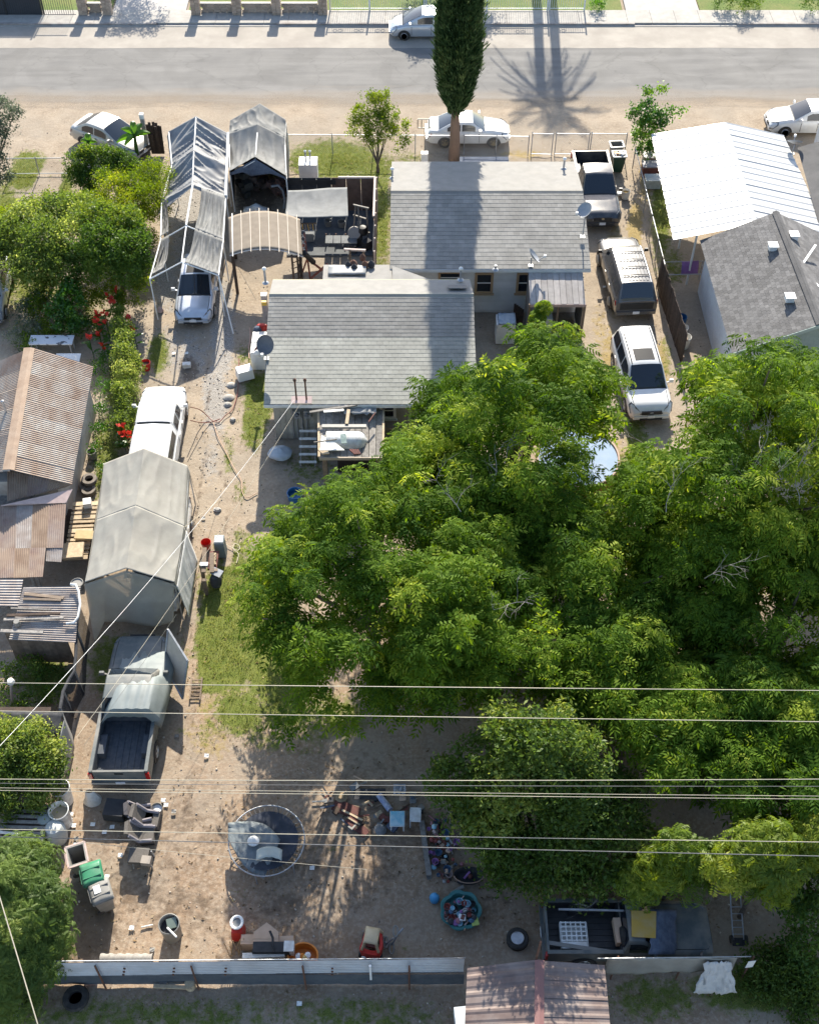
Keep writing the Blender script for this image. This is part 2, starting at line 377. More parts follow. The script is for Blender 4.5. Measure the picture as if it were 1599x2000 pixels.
 bp = N.new('ShaderNodeBump'); bp.inputs['Strength'].default_value = .7; bp.inputs['Distance'].default_value = .04
 Lk(mth('ADD', nz(7., 8., .7), mth('MULTIPLY', nz(40., 4.), .4)), bp.inputs['Height']); Lk(bp.outputs[0], b.inputs['Normal'])
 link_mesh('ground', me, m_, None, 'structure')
 # grass blades and pebbles scattered where the masks say so
 sel = near & (py > 255) & (py < 2050) & (px > -60) & (px < 1660)
 gp = (grass*(sel)).reshape(-1); gp = np.maximum(gp-.25, 0); gp /= gp.sum()
 k = NP.choice(len(gp), 24000, p=gp); pos = vs[k]+np.stack([NP.uniform(-.12, .12, len(k)), NP.uniform(-.12, .12, len(k)), np.zeros(len(k))], -1)
 tm = []
 for _ in range(4):
  q = []
  for b_ in range(3):
   a = NP.uniform(0, 6.28); r0 = NP.uniform(0, .05); h = NP.uniform(.02, .055); wv = .010; ln = NP.uniform(.01, .04)
   ox, oy = math.cos(a)*r0, math.sin(a)*r0; tx, ty = ox+math.cos(a)*ln, oy+math.sin(a)*ln
   sx, sy = -math.sin(a)*wv, math.cos(a)*wv
   q += [(ox-sx, oy-sy, -.02), (ox+sx, oy+sy, -.02), (tx+sx*.4, ty+sy*.4, h), (tx-sx*.4, ty-sy*.4, h)]
  tm.append(np.array(q))
 foliage('grass', GRASS_M, None, tm, pos, NP.uniform(.6, 1.3, len(k)), np.tile([0, 0, 1.], (len(k), 1)), NP.uniform(0, 1, len(k)), kind='stuff')
 sel2 = (sel & (grass < .5)).reshape(-1).astype(float)*(.12+gravel.reshape(-1)*1.5+moist_shade.reshape(-1)*.3); sel2 /= sel2.sum()
 k = NP.choice(len(sel2), 3200, p=sel2); pos = vs[k]+np.stack([NP.uniform(-.12, .12, len(k)), NP.uniform(-.12, .12, len(k)), np.full(len(k), .0)], -1)
 tm = []
 for _ in range(3):
  a, b2, c = NP.uniform(.012, .03, 3)
  p8 = [(-a, -b2, -.01), (a, -b2, -.01), (a, b2, -.01), (-a, b2, -.01), (-a*.6, -b2*.6, c), (a*.6, -b2*.6, c), (a*.6, b2*.6, c), (-a*.6, b2*.6, c)]
  tm.append(np.array([p8[i] for fc in ((4, 5, 6, 7), (0, 1, 5, 4), (1, 2, 6, 5), (2, 3, 7, 6), (3, 0, 4, 7)) for i in fc]))
 foliage('pebbles', PEB_M, None, tm, pos, NP.uniform(.6, 1.5, len(k)), np.tile([0, 0, 1.], (len(k), 1)), NP.uniform(0, 1, len(k)), kind='stuff')

 wl = (moist_shade*sel + .25*grass*sel + .1*sel).reshape(-1); wl /= wl.sum(); k = NP.choice(len(wl), 5000, p=wl); n_ = len(k)
 pos = vs[k]+np.stack([NP.uniform(-.15, .15, n_), NP.uniform(-.15, .15, n_), NP.uniform(.01, .03, n_)], -1); q = np.array([(-.05, 0, 0), (0, -.022, .012), (.055, 0, 0), (0, .022, .012)])
 foliage('leaf_litter', LIT_M, None, [q, q*.7], pos, NP.uniform(.6, 1.4, n_), np.stack([NP.normal(size=n_)*.35, NP.normal(size=n_)*.35, np.ones(n_)], -1), NP.uniform(0, 1, n_), kind='stuff')

def fast_mesh(me, vs, quads):
 nv, nf = len(vs), len(quads)
 me.vertices.add(nv); me.vertices.foreach_set('co', np.ascontiguousarray(vs, np.float32).reshape(-1))
 me.loops.add(nf*4); me.loops.foreach_set('vertex_index', np.ascontiguousarray(quads, np.int32).reshape(-1))
 me.polygons.add(nf); me.polygons.foreach_set('loop_start', np.arange(0, nf*4, 4, dtype=np.int32))
 me.update(calc_edges=True)

def foliage(name, m, parent, tmpl, pos, scl, nrm, tint, kind=None, leaf_jit=.18, label=None):
 "many copies of leaf templates (quad soups) baked into one mesh"
 pos = np.asarray(pos, float); n = len(pos); nrm = np.asarray(nrm, float)
 nrm = nrm/np.linalg.norm(nrm, axis=1, keepdims=True)
 rv = NP.normal(size=(n, 3)); x = np.cross(rv, nrm); x /= np.linalg.norm(x, axis=1, keepdims=True)+1e-9; y = np.cross(nrm, x)
 Rm = np.stack([x, y, nrm], -1)*np.asarray(scl)[:, None, None]
 which = NP.integers(0, len(tmpl), n); VS = []; TI = []
 for k, T in enumerate(tmpl):
  s = np.where(which == k)[0]
  if not len(s): continue
  v = np.einsum('nij,vj->nvi', Rm[s], T)+pos[s][:, None, :]
  VS.append(v.reshape(-1, 3)); nl = len(T)//4
  tt = np.asarray(tint)[s][:, None]+NP.uniform(-leaf_jit, leaf_jit, (len(s), nl))
  TI.append(np.repeat(np.clip(tt, 0, 1).reshape(-1), 4))
 vs = np.concatenate(VS); ti = np.concatenate(TI)
 if parent is not None:
  l = root_of(parent).location; vs = vs-np.array([l.x, l.y, l.z])
 me = bpy.data.meshes.new(name); fast_mesh(me, vs, np.arange(len(vs)).reshape(-1, 4))
 at = me.attributes.new('tint', 'FLOAT', 'POINT'); at.data.foreach_set('value', ti.astype(np.float32))
 return link_mesh(name, me, m, parent, kind, label=label)

GRASS_M = leaf_mat('grass_blade', (.115, .15, .03), (.19, .225, .055), (.30, .28, .10), trans=.4, rough=.7, spec=.1)
PEB_M = mat('pebble', (.3, .26, .21), (.38, .34, .29), rough=.9, rnd=.6, attr='tint')
LIT_M = leaf_mat('dry_leaf', (.07, .045, .025), (.22, .15, .08), (.38, .30, .19), trans=.1, rough=.8, spec=.1)
ground()

def street():
 X0, X1 = -90., 90.
 def ymid(y): return P(CX, y).y
 yk = 71.1                                      # kerb face
 # asphalt carriageway with a ragged sandy southern edge
 xs = np.concatenate([np.arange(-90, -30, 2.), np.arange(-30, 30, .25), np.arange(30, 90.1, 2.)])
 def strip(name, y0, y1, z, rag0, rag1, m, ny=12):
  ra = [rag0*(.7*nz3(x*.25, 3)+.5*nz3(x*1.1, 9)+.3*nz3(x*4, 2)) for x in xs]; rb = [rag1*(.7*nz3(x*.3, 30)+.4*nz3(x*1.3, 40)) for x in xs]
  mb = MB(); mb.grid([[(x, lerp(y0+a, y1+b, i/ny), z) for x, a, b in zip(xs, ra, rb)] for i in range(ny+1)])
  o = mb.build(name, m, None, kind='structure')
  at = o.data.attributes.new('edge', 'FLOAT', 'POINT')
  at.data.foreach_set('value', [i/ny for i in range(ny+1) for _ in xs])
  return o
 def roadmat(name, c, c2, edgec, e0, e1, inv=False):
  m = mat(name, c, c2, rough=.92, scale=.5, bump=.35, bscale=70, spec=.15); t = m.node_tree; N = t.nodes; Lk = t.links.new
  b = N['Principled BSDF']; old = b.inputs['Base Color'].links[0].from_socket
  a = N.new('ShaderNodeAttribute'); a.attribute_name = 'edge'
  g = N.new('ShaderNodeNewGeometry'); mp = N.new('ShaderNodeMapping'); mp.inputs['Scale'].default_value = (.12, 1., 1.); Lk(g.outputs['Position'], mp.inputs[0])
  n1 = N.new('ShaderNodeTexNoise'); n1.inputs['Scale'].default_value = 1.6; n1.inputs['Detail'].default_value = 8; Lk(mp.outputs[0], n1.inputs['Vector'])
  n2 = N.new('ShaderNodeTexNoise'); n2.inputs['Scale'].default_value = 40; n2.inputs['Detail'].default_value = 3; Lk(g.outputs['Position'], n2.inputs['Vector'])
  def mx(f, a_, b_):
   x = N.new('ShaderNodeMix'); x.data_type = 'RGBA'
   for s, q in ((x.inputs[0], f), (x.inputs[6], a_), (x.inputs[7], b_)):
    if hasattr(q, 'is_linked'): Lk(q, s)
    else: s.default_value = (*q, 1)
   return x.outputs[2]
  def rg(x, p, q, r=0., s_=1.):
   k = N.new('ShaderNodeMapRange'); Lk(x, k.inputs[0])
   for i, v in zip((1, 2, 3, 4), (p, q, r, s_)): k.inputs[i].default_value = v
   return k.outputs[0]
  col = mx(rg(n1.outputs['Fac'], .42, .66, 0, .55), old, tuple(v*1.28 for v in c))
  col = mx(rg(n2.outputs['Fac'], .5, .75, 0, .5), col, tuple(v*.6 for v in c))
  n3 = N.new('ShaderNodeTexNoise'); n3.inputs['Scale'].default_value = .35; n3.inputs['Detail'].default_value = 9; n3.inputs['Distortion'].default_value = 1.5; Lk(g.outputs['Position'], n3.inputs['Vector'])
  col = mx(rg(n3.outputs['Fac'], .52, .62, 0, .35), col, tuple(v*.72 for v in c))
  vo = N.new('ShaderNodeTexVoronoi'); vo.feature = 'DISTANCE_TO_EDGE'; vo.inputs['Scale'].default_value = .22; av = N.new('ShaderNodeVectorMath'); av.operation = 'MULTIPLY_ADD'; Lk(n1.outputs['Color'], av.inputs[0]); av.inputs[1].default_value = (1.5, 1.5, 1.5); Lk(g.outputs['Position'], av.inputs[2]); Lk(av.outputs[0], vo.inputs['Vector'])
  col = mx(rg(vo.outputs['Distance'], 0., .012, .22, 0), col, tuple(v*.4 for v in c))
  ad = N.new('ShaderNodeMath'); ad.operation = 'MULTIPLY_ADD'; Lk(n1.outputs['Fac'], ad.inputs[0]); ad.inputs[1].default_value = .30; Lk(a.outputs['Fac'], ad.inputs[2])
  col = mx(rg(ad.outputs[0], e0, e1, 1., 0.), col, edgec)
  Lk(col, b.inputs['Base Color'])
  a2 = N.new('ShaderNodeMath'); a2.operation = 'MULTIPLY_ADD'; Lk(n2.outputs['Fac'], a2.inputs[0]); a2.inputs[1].default_value = .5; Lk(ad.outputs[0], a2.inputs[2])
  tp = N.new('ShaderNodeBsdfTransparent'); ms = N.new('ShaderNodeMixShader'); Lk(rg(a2.outputs[0], .40, .62), ms.inputs[0]); Lk(tp.outputs[0], ms.inputs[1]); Lk(b.outputs[0], ms.inputs[2]); Lk(ms.outputs[0], N['Material Output'].inputs[0]); return m
 strip('road', ymid(212), ymid(93), .004, .5, .12, roadmat('asphalt', (.192, .184, .172), (.162, .156, .148), (.33, .275, .215), .2, .48))
 strip('parking_strip', ymid(94), yk-.12, .008, .1, 0, mat('sandy_concrete', (.345, .31, .265), (.29, .26, .222), rough=.92, scale=.9, bump=.25, dirt=(.23, .2, .17), dscale=.5, damt=.5))
 xb = [-90, -22, -16.2, -15.6, -8.2, -7.6, 14.6, 15.2, 19.8, 20.6, 90]
 mb = MB(); mb.box((0, yk-.06, .01), (180, .12, .05)); mb.build('gutter', M['concrete'], None, kind='structure')
 kb = MB()
 for a, b, h in ((-90, -15.6, .14), (-8.2, 13.9, .14), (20.2, 90, .14), (-15.6, -8.2, .03), (13.9, 20.2, .03)):
  kb.box(((a+b)/2, yk+.08, h/2), (b-a-.01, .16, h))
 kb.build('kerb', mat('kerb_concrete', (.36, .33, .30), (.27, .24, .22), rough=.9, scale=2, dirt=(.16, .12, .1), dscale=1., damt=.6), None, kind='structure')
 sw = MB()
 x = -60.
 while x < 60:
  sw.box((x+.75, yk+.98, .06+.003*(int(x*2) % 3)), (1.485, 1.63, .12)); x += 1.5
 sw.build('sidewalk', M['concrete'], None, kind='structure')
 dv = MB(); 
 for a, b in ((P(222, 10).x, P(372, 10).x), (P(1212, 5).x, P(1362, 5).x)):
  for q in range(4): dv.box(((a+b)/2, 72.9+1.5+q*3.0, .05), (b-a-.3, 2.98, .12))
 dv.build('driveway', mat('driveway_concrete', (.42, .39, .36), (.36, .335, .31), rough=.9, scale=1.6, bump=.2, dirt=(.24, .22, .2), damt=.3), None, kind='structure')
 lw = MB(); lm = mat('lawn', (.12, .17, .03), (.07, .11, .02), rough=.95, scale=9, bump=.8, bscale=60, dirt=(.2, .18, .06), dscale=.8, damt=.6)
 zs = .03
 for a, b in ((-60, P(222, 10).x), (P(372, 10).x, P(1212, 10).x), (P(1362, 10).x, 60)):
  lw.grid([[(xx, yy, zs+.02*nz3(xx*2, yy*2)) for xx in np.linspace(a, b, 60)] for yy in np.linspace(72.9, 90, 20)])
 lw.build('lawn', lm, None, kind='structure')
 # small utility lid in the sidewalk
 t = thing('utility_cover', 'small pale square utility lid set in the far sidewalk', 'utility cover', P(1172, 37, .12))
 MB().box(P(1172, 37, .128), (.62, .42, .016)).build('lid_frame', M['cap'], t); MB().box(P(1172, 37, .140), (.45, .28, .012)).build('lid', M['concrete'], t)
street()
# ------------------------------------------------------------------ vehicles
def paint(name, c, rough=.3, metal=0., dirt=.25, coat=.6):
 return mat(name, c, tuple(v*.93 for v in c), rough=rough, metal=metal, scale=1.3, coat=coat, dirt=(.32, .28, .23), dscale=1.6, damt=dirt, spec=.5)
PA = {'white': paint('white_car_paint', (.66, .66, .65)), 'white2': paint('chalky_white_paint', (.80, .80, .79), .55, coat=.1, dirt=.1), 'silver': paint('silver_car_paint', (.46, .49, .53), .32, .45),
      'silverblue': paint('pale_silver_paint', (.56, .60, .66), .3, .35), 'pewter': paint('pewter_car_paint', (.125, .12, .118), .3, .3, .12), 'black': paint('black_car_paint', (.045, .047, .052), .25, .2, .35),
      'gray': paint('gray_car_paint', (.20, .205, .215), .45, .2, .5), 'beige': paint('dusty_silver_paint', (.44, .43, .41), .4, .3, .45), 'old': paint('faded_gray_paint', (.095, .108, .108), .65, 0, .5, .05)}

def interp(tab, y):
 if y <= tab[0][0]: return tab[0][1]
 for (a, u), (b, v) in zip(tab, tab[1:]):
  if y <= b:
   t = (y-a)/(b-a); t = t*t*(3-2*t)*.5+t*.5; return u+(v-u)*t
 return tab[-1][1]

def wheel_mesh(r, wd):
 prof = [(r*.60, -wd/2), (r*.9, -wd/2), (r, -wd*.36), (r, wd*.36), (r*.9, wd/2), (r*.60, wd/2), (r*.58, wd*.3)]
 return MB().lathe(prof, n=20, M=Matrix.Rotation(rad(90), 3, 'Y'))
def rim_mesh(r, wd, side, spokes=5):
 mb = MB(); x = side*wd*.5
 Mx = Matrix.Rotation(rad(90), 3, 'Y')
 mb.lathe([(r*.62, x-.012), (r*.56, x+.006), (r*.5, x-.03)], n=20, M=Mx)
 mb.lathe([(.001, x+.012), (r*.15, x+.008), (r*.16, x-.03)], n=12, M=Mx)
 for k in range(spokes):
  a = 2*math.pi*k/spokes
  mb.beam((x-.008, math.cos(a)*r*.1, math.sin(a)*r*.1), (x-.008, math.cos(a)*r*.55, math.sin(a)*r*.55), r*.18, .03, up=(1, 0, 0))
 mb.lathe([(.001, x-.07), (r*.55, x-.07)], n=16, M=Mx)
 return mb

def vehicle(name, label, cat, loc, heading, L, W, top, wf, wr, roofz, yA, yB, yC, yD, pm, belt=None, wheel_r=.32, axles=(.31, -.29),
   nose=.18, tail=.10, gz=.24, crown=.035, pick=None, windows=2, rimm=None, group=None, sunroof=None, rails=False, tumble=.84, plate_front=True,
   bumperm=None, mirrors=True, glass=None, tailm=None, headl=True, taill=True, grille=True, hatchglass=True):
 """front is +y. top: table (y, z) of bonnet / belt / boot line. greenhouse: yA windscreen base, yB roof front, yC roof rear, yD rear glass base"""
 t = thing(name, label, cat, (0, 0, 0), 0, group)
 hw = W/2; y0, y1 = -L/2, L/2; glass = glass or M['glass']; rimm = rimm or M['alu']
 yb0 = y0 if not pick else pick[0]
 def halfw(y):
  u = y/(L/2); e = nose if u > 0 else tail
  return hw*(1-e*max(0., abs(u)-.62)**2/.38**2*.55 - e*.45*max(0, abs(u)-.9)/.1)
 def zt(y): return interp(top, y)
 ys = [yb0+(y1-yb0)*k/26 for k in range(27)]
 rows = []
 for y in ys:
  h = halfw(y); z = zt(y); e = max(0., abs(y)/(L/2)-.93)/.07 if (y > 0 or not pick) else 0
  zl = gz+.10*e; wl = h*(.93-.02*e)
  half = [(0, z+crown), (h*.45, z+crown*.85), (h*.78, z+crown*.25), (h*.90, z-.02), (h*.965, z-.09), (h, z-.09-(z-.09-zl)*.35), (h*.99, zl+.16), (wl, zl), (h*.6, zl-.03), (0, zl-.03)]
  row = [(-a, y, b) for a, b in half[::-1]][:-1] + [(a, y, b) for a, b in half]
  rows.append(row)
 mb = MB(); mb.grid(rows); n = len(rows[0])
 mb.f.append(tuple(range(n))); mb.f.append(tuple((len(rows)-1)*n+k for k in range(n))[::-1])
 body = mb.build('body', pm, t, smooth=38)
 # greenhouse
 zb = lambda y: zt(y)-.02
 tab_in = [(yD, 0.), (yC, 1.), (yB, 1.), (yA, 0.)]
 def gz_(y):
  if y > yB: u = (yA-y)/(yA-yB)
  elif y < yC: u = (y-yD)/max(1e-3, yC-yD)
  else: u = 1.
  arch = .03*(1-((y-(yB+yC)/2)/max(.3, (yB-yC)/2))**2) if yC <= y <= yB else 0.
  return lerp(zb(y)+.0, roofz-.02, min(1, max(0, u)))+arch
 def section(y):
  z = gz_(y); b = halfw(y)*.93; u = (z-zb(y))/(roofz-zb(y)+1e-6); wt = b*lerp(1., tumble, min(1, max(0, u))); dz = min(.06, max(0., z-zb(y))*.5)
  return z, b, wt, dz
 def topp(y, u, off=0.):
  z, b, wt, dz = section(y); a = abs(u); cz = crown*1.3*(1-a*a); zz = z+cz-(dz if a > .94 else 0)*((a-.94)/.06 if a > .94 else 0)
  return Vector((u*wt, y, zz+off))
 def side(y, v, sgn, off=0.):
  z, b, wt, dz = section(y)
  return Vector((sgn*(lerp(wt, b, v)+off), y, lerp(z-dz, zb(y), v)))
 yy = [yD+(yC-yD)*k/5 for k in range(5)]+[yC+(yB-yC)*k/8 for k in range(8)]+[yB+(yA-yB)*k/6 for k in range(7)]
 us = [-1, -.94, -.7, -.35, 0, .35, .7, .94, 1]
 rows = []
 for y in yy:
  rows.append([side(y, 1, -1), side(y, .5, -1)]+[topp(y, u) for u in us]+[side(y, .5, 1), side(y, 1, 1)])
 mb = MB(); mb.grid(rows); n = len(rows[0]); mb.f.append(tuple(range(n)))
 mb.build('cabin', pm, t, smooth=42)
 def gl(nm, ya, yb, ua, off=.010, m=None, tilt=.010):
  g = MB(); g.grid([[topp(lerp(ya, yb, i/5), lerp(-ua, ua, j/6), off)+Vector((0, tilt if nm != 'rear_window' else -tilt, 0)) for j in range(7)] for i in range(6)])
  return g.build(nm, m or glass, t, smooth=True)
 gl('windscreen', lerp(yA, yB, .06), lerp(yA, yB, .96), .90)
 cw = MB(); cw.grid([[topp(lerp(yA, yB, v), lerp(-.92, .92, j/6), .006)+Vector((0, .004, 0)) for j in range(7)] for v in (-.015, .06)]); cw.build('wiper_cowl', M['black'], t, solid=.006)
 if hatchglass: gl('rear_window', lerp(yD, yC, .12), lerp(yD, yC, .94), .86)
 ln = M['black']
 for sg in (-1, 1):
  for y in (lerp(yA, yB, .45), (yB+yC)/2+.1) + (() if pick else (lerp(yC, yD, .2),)):
   h_ = halfw(y); z_ = zt(y); MB().box((sg*(h_+.001), y, (z_+gz)/2), (.012, .022, z_-gz-.22)).build('panel_gap', ln, t)
 for sg in (-1, 1):
  MB().tube([Vector((sg*halfw(q)*.80, q, zt(q)+crown*.22)) for q in [lerp(yA+.08, y1-.15, k/6) for k in range(7)]], .011, 4).build('panel_gap', ln, t)
 if sunroof: gl('sunroof', sunroof[0], sunroof[1], .6, .008, m=mat('tinted_roof_glass', (.02, .02, .022), rough=.6, spec=.15), tilt=0)
 for sgn in (-1, 1):
  ya, yb = lerp(yA, yB, .72), lerp(yD, yC, .62 if not pick else .98); cuts = [ya+(yb-ya)*k/windows for k in range(windows+1)]
  for k in range(windows):
   a, b = cuts[k]-.04, cuts[k+1]+.04
   g = MB(); rows = []
   for i in range(7):
    y = lerp(a, b, i/6); rows.append([side(y, lerp(.14, .93, j/3), sgn, .008) for j in range(4)])
   g.grid(rows); g.build('side_window', glass, t, smooth=True)
   if k < (2 if not pick else windows):
    h = MB(); zz = zt(lerp(a, b, .85))-.2; h.box((sgn*(halfw(lerp(a, b, .85))+.008), lerp(a, b, .85), zz), (.03, .17, .03)); h.build('door_handle', pm, t)
  if mirrors:
   h = MB(); ym = lerp(yA, yB, .38); h.box((sgn*(hw+.11), ym, zt(ym)+.11), (.2, .1, .15), taper=.8); h.beam((sgn*(hw-.06), ym, zt(ym)+.02), (sgn*(hw+.08), ym, zt(ym)+.07), .05)
   h.build('wing_mirror', pm if pm not in (PA['pewter'],) else M['black'], t)
 # ends
 zf, zr = zt(y1-.1), zt(y0+.1); hf = halfw(y1)
 if headl:
  for s in (-1, 1):
   h = MB(); w3 = halfw(y1-.42); h.add([(s*hf*.55, y1+.014, zf-.27), (s*hf*.55, y1+.012, zt(y1)-.02), (s*hf*.80, y1-.14, zt(y1-.14)+.022), (s*w3*.90, y1-.42, zt(y1-.42)+.012), (s*(w3+.012), y1-.40, zt(y1-.4)-.12), (s*(halfw(y1-.16)+.014), y1-.14, zf-.28)], [(0, 1, 2, 5), (2, 3, 4, 5)])
   h.build('headlight', M['lens'], t, solid=.02)
 if tailm:
  h = MB(); h.box((0, y0-.012, (gz+.36+zr-.1)/2), (halfw(y0)*1.62, .03, zr-gz-.5)); h.build('tailgate', tailm, t)
 if grille:
  g = MB(); g.box((0, y1+.006, zf-.18), (hf*1.06, .05, .19)); gg = g.build('grille', M['black'], t)
  b = MB()
  for k in range(3): b.box((0, y1+.021, zf-.215+.045*k), (hf*1.0, .012, .012))
  b.build('grille_bar', M['chrome'], gg)
  b = MB(); b.lathe([(.001, .02), (.07, .018), (.075, 0)], (0, y1+.02, zf-.16), 14, M=Matrix.Rotation(rad(-90), 3, 'X'), sx=1.2, sy=.75); b.build('badge', M['chrome'], gg)
 b = MB(); b.box((0, y1-.02, gz+.17), (hf*1.9, .13, .16), taper=.96); bf = b.build('front_bumper', bumperm or pm, t)
 b = MB(); b.box((0, y1+.048, gz+.10), (hf*1.2, .02, .11)); b.build('air_intake', M['black'], bf)
 if plate_front: MB().box((0, y1+.052, gz+.22), (.31, .012, .15)).build('number_plate', M['plate'], t)
 if taill:
  hr = halfw(y0)
  for s in (-1, 1):
   if pick: h = MB().box((s*(hw-.06), y0-.004, zr-.22), (.12, .06, .34))
   else: h = MB().add([(s*hr*.62, y0-.012, zr-.12), (s*hr*.62, y0-.012, zr-.28), (s*(halfw(y0+.16)+.012), y0+.12, zr-.30), (s*(halfw(y0+.22)+.012), y0+.22, zr-.10)], [(0, 1, 2, 3)])
   h.build('tail_light', M['redlens'], t, solid=.014)
  b = MB(); b.box((0, y0-.02, gz+.20), ((hw if pick else hr)*1.92, .14, .17)); b.build('rear_bumper', bumperm or pm, t)
  MB().box((0, y0-.10, gz+.24), (.31, .012, .15)).build('number_plate', M['plate'], t)
 for fy in axles:
  for s in (-1, 1):
   y = fy*L; r = wheel_r; h = halfw(y)
   ar = MB(); k = 14
   pts = [(s*(h+.006), y+math.cos(math.pi*i/k)*r*1.2, r*.85+math.sin(math.pi*i/k)*r*1.22) for i in range(k+1)]
   ar.poly(pts if s < 0 else pts[::-1]); ar.build('wheel_arch', M['black'], t, solid=.008)
   wm = wheel_mesh(r, .2); wm.v = [(a+s*(h-.085), b2+y, c+r) for a, b2, c in wm.v]; wo = wm.build('wheel', M['rubber'], t, smooth=40)
   rm = rim_mesh(r, .2, s); rm.v = [(a+s*(h-.085), b2+y, c+r) for a, b2, c in rm.v]; rm.build('rim', rimm, wo)
 if rails:
  for s in (-1, 1):
   b = MB(); b.tube([topp(lerp(yB, yC, k/6), s*.84, .05 if 0 < k < 6 else .0) for k in range(7)], .022, 6); b.build('roof_rail', M['black'] if rails == 'black' else M['alu'], t)
  if rails == 'rack':
   for k in (.2, .42, .62, .84):
    y = lerp(yB, yC, k); b = MB(); b.tube([topp(y, -.84, .06), topp(y, 0, .075), topp(y, .84, .06)], .022, 6); b.build('roof_bar', M['black'], t)
   for k in range(7):
    u = -.66+k*.22; b = MB(); b.grid([[topp(lerp(yB, yC, .05+.13*i), u+d, .012) for d in (-.07, .07)] for i in range(8)]); b.build('roof_strip', mat('gray_roof_rib', (.12, .12, .125), rough=.4), t, solid=.012)
 if pick:
  yc, bedw = pick[0], hw*.97; z = pick[1]; bw = .10
  fl = MB(); fl.box((0, (yc+y0)/2, .62), (bedw*2-.1, yc-y0-.1, .05)); 
  for k in range(8): fl.box((-bedw*.78+k*bedw*1.56/7, (yc+y0)/2, .655), (.09, yc-y0-.2, .02))
  fl.build('bed_liner', pick[2], t)
  for s in (-1, 1):
   b = MB(); b.box((s*(bedw-bw/2), (yc+y0)/2, (gz+.14+z)/2), (bw, yc-y0-.02, z-gz-.14)); b.box((s*(bedw-bw*.55), (yc+y0)/2, z+.012), (bw*1.15, yc-y0-.02, .03)); b.build('bed_side', pm, t)
   b = MB(); b.box((s*(bedw-bw-.012), (yc+y0)/2, (.65+z)/2), (.02, yc-y0-.12, z-.66)); b.build('bed_liner', pick[2], t)
   b = MB(); b.box((s*(bedw-.24), axles[1]*L, .78), (.26, .8, .26), taper=.9); b.build('wheel_housing', pick[2], t)
  b = MB(); b.box((0, y0+.04, (.5+z)/2), (bedw*2-.24, .07, z-.5)); tg = b.build('tailgate', pm, t)
  b = MB(); b.box((0, y0-.002, z-.13), (.28, .02, .08)); b.build('handle', M['black'], tg)
  b = MB(); b.box((0, yc-.04, (.5+z)/2), (bedw*2-.24, .05, z-.5)); b.build('bed_bulkhead', pick[2], t)
 t.location = loc; t.rotation_euler = (0, 0, heading)
 return t

def front_at(px, py, z, heading, L):
 "centre of a vehicle whose front bumper stands over this ground spot"
 p = P(px, py, z); d = Vector((-math.sin(heading), math.cos(heading), 0)); p = p-d*L/2; p.z = 0; return p
def rear_at(px, py, z, heading, L):
 p = P(px, py, z); d = Vector((-math.sin(heading), math.cos(heading), 0)); p = p+d*L/2; p.z = 0; return p

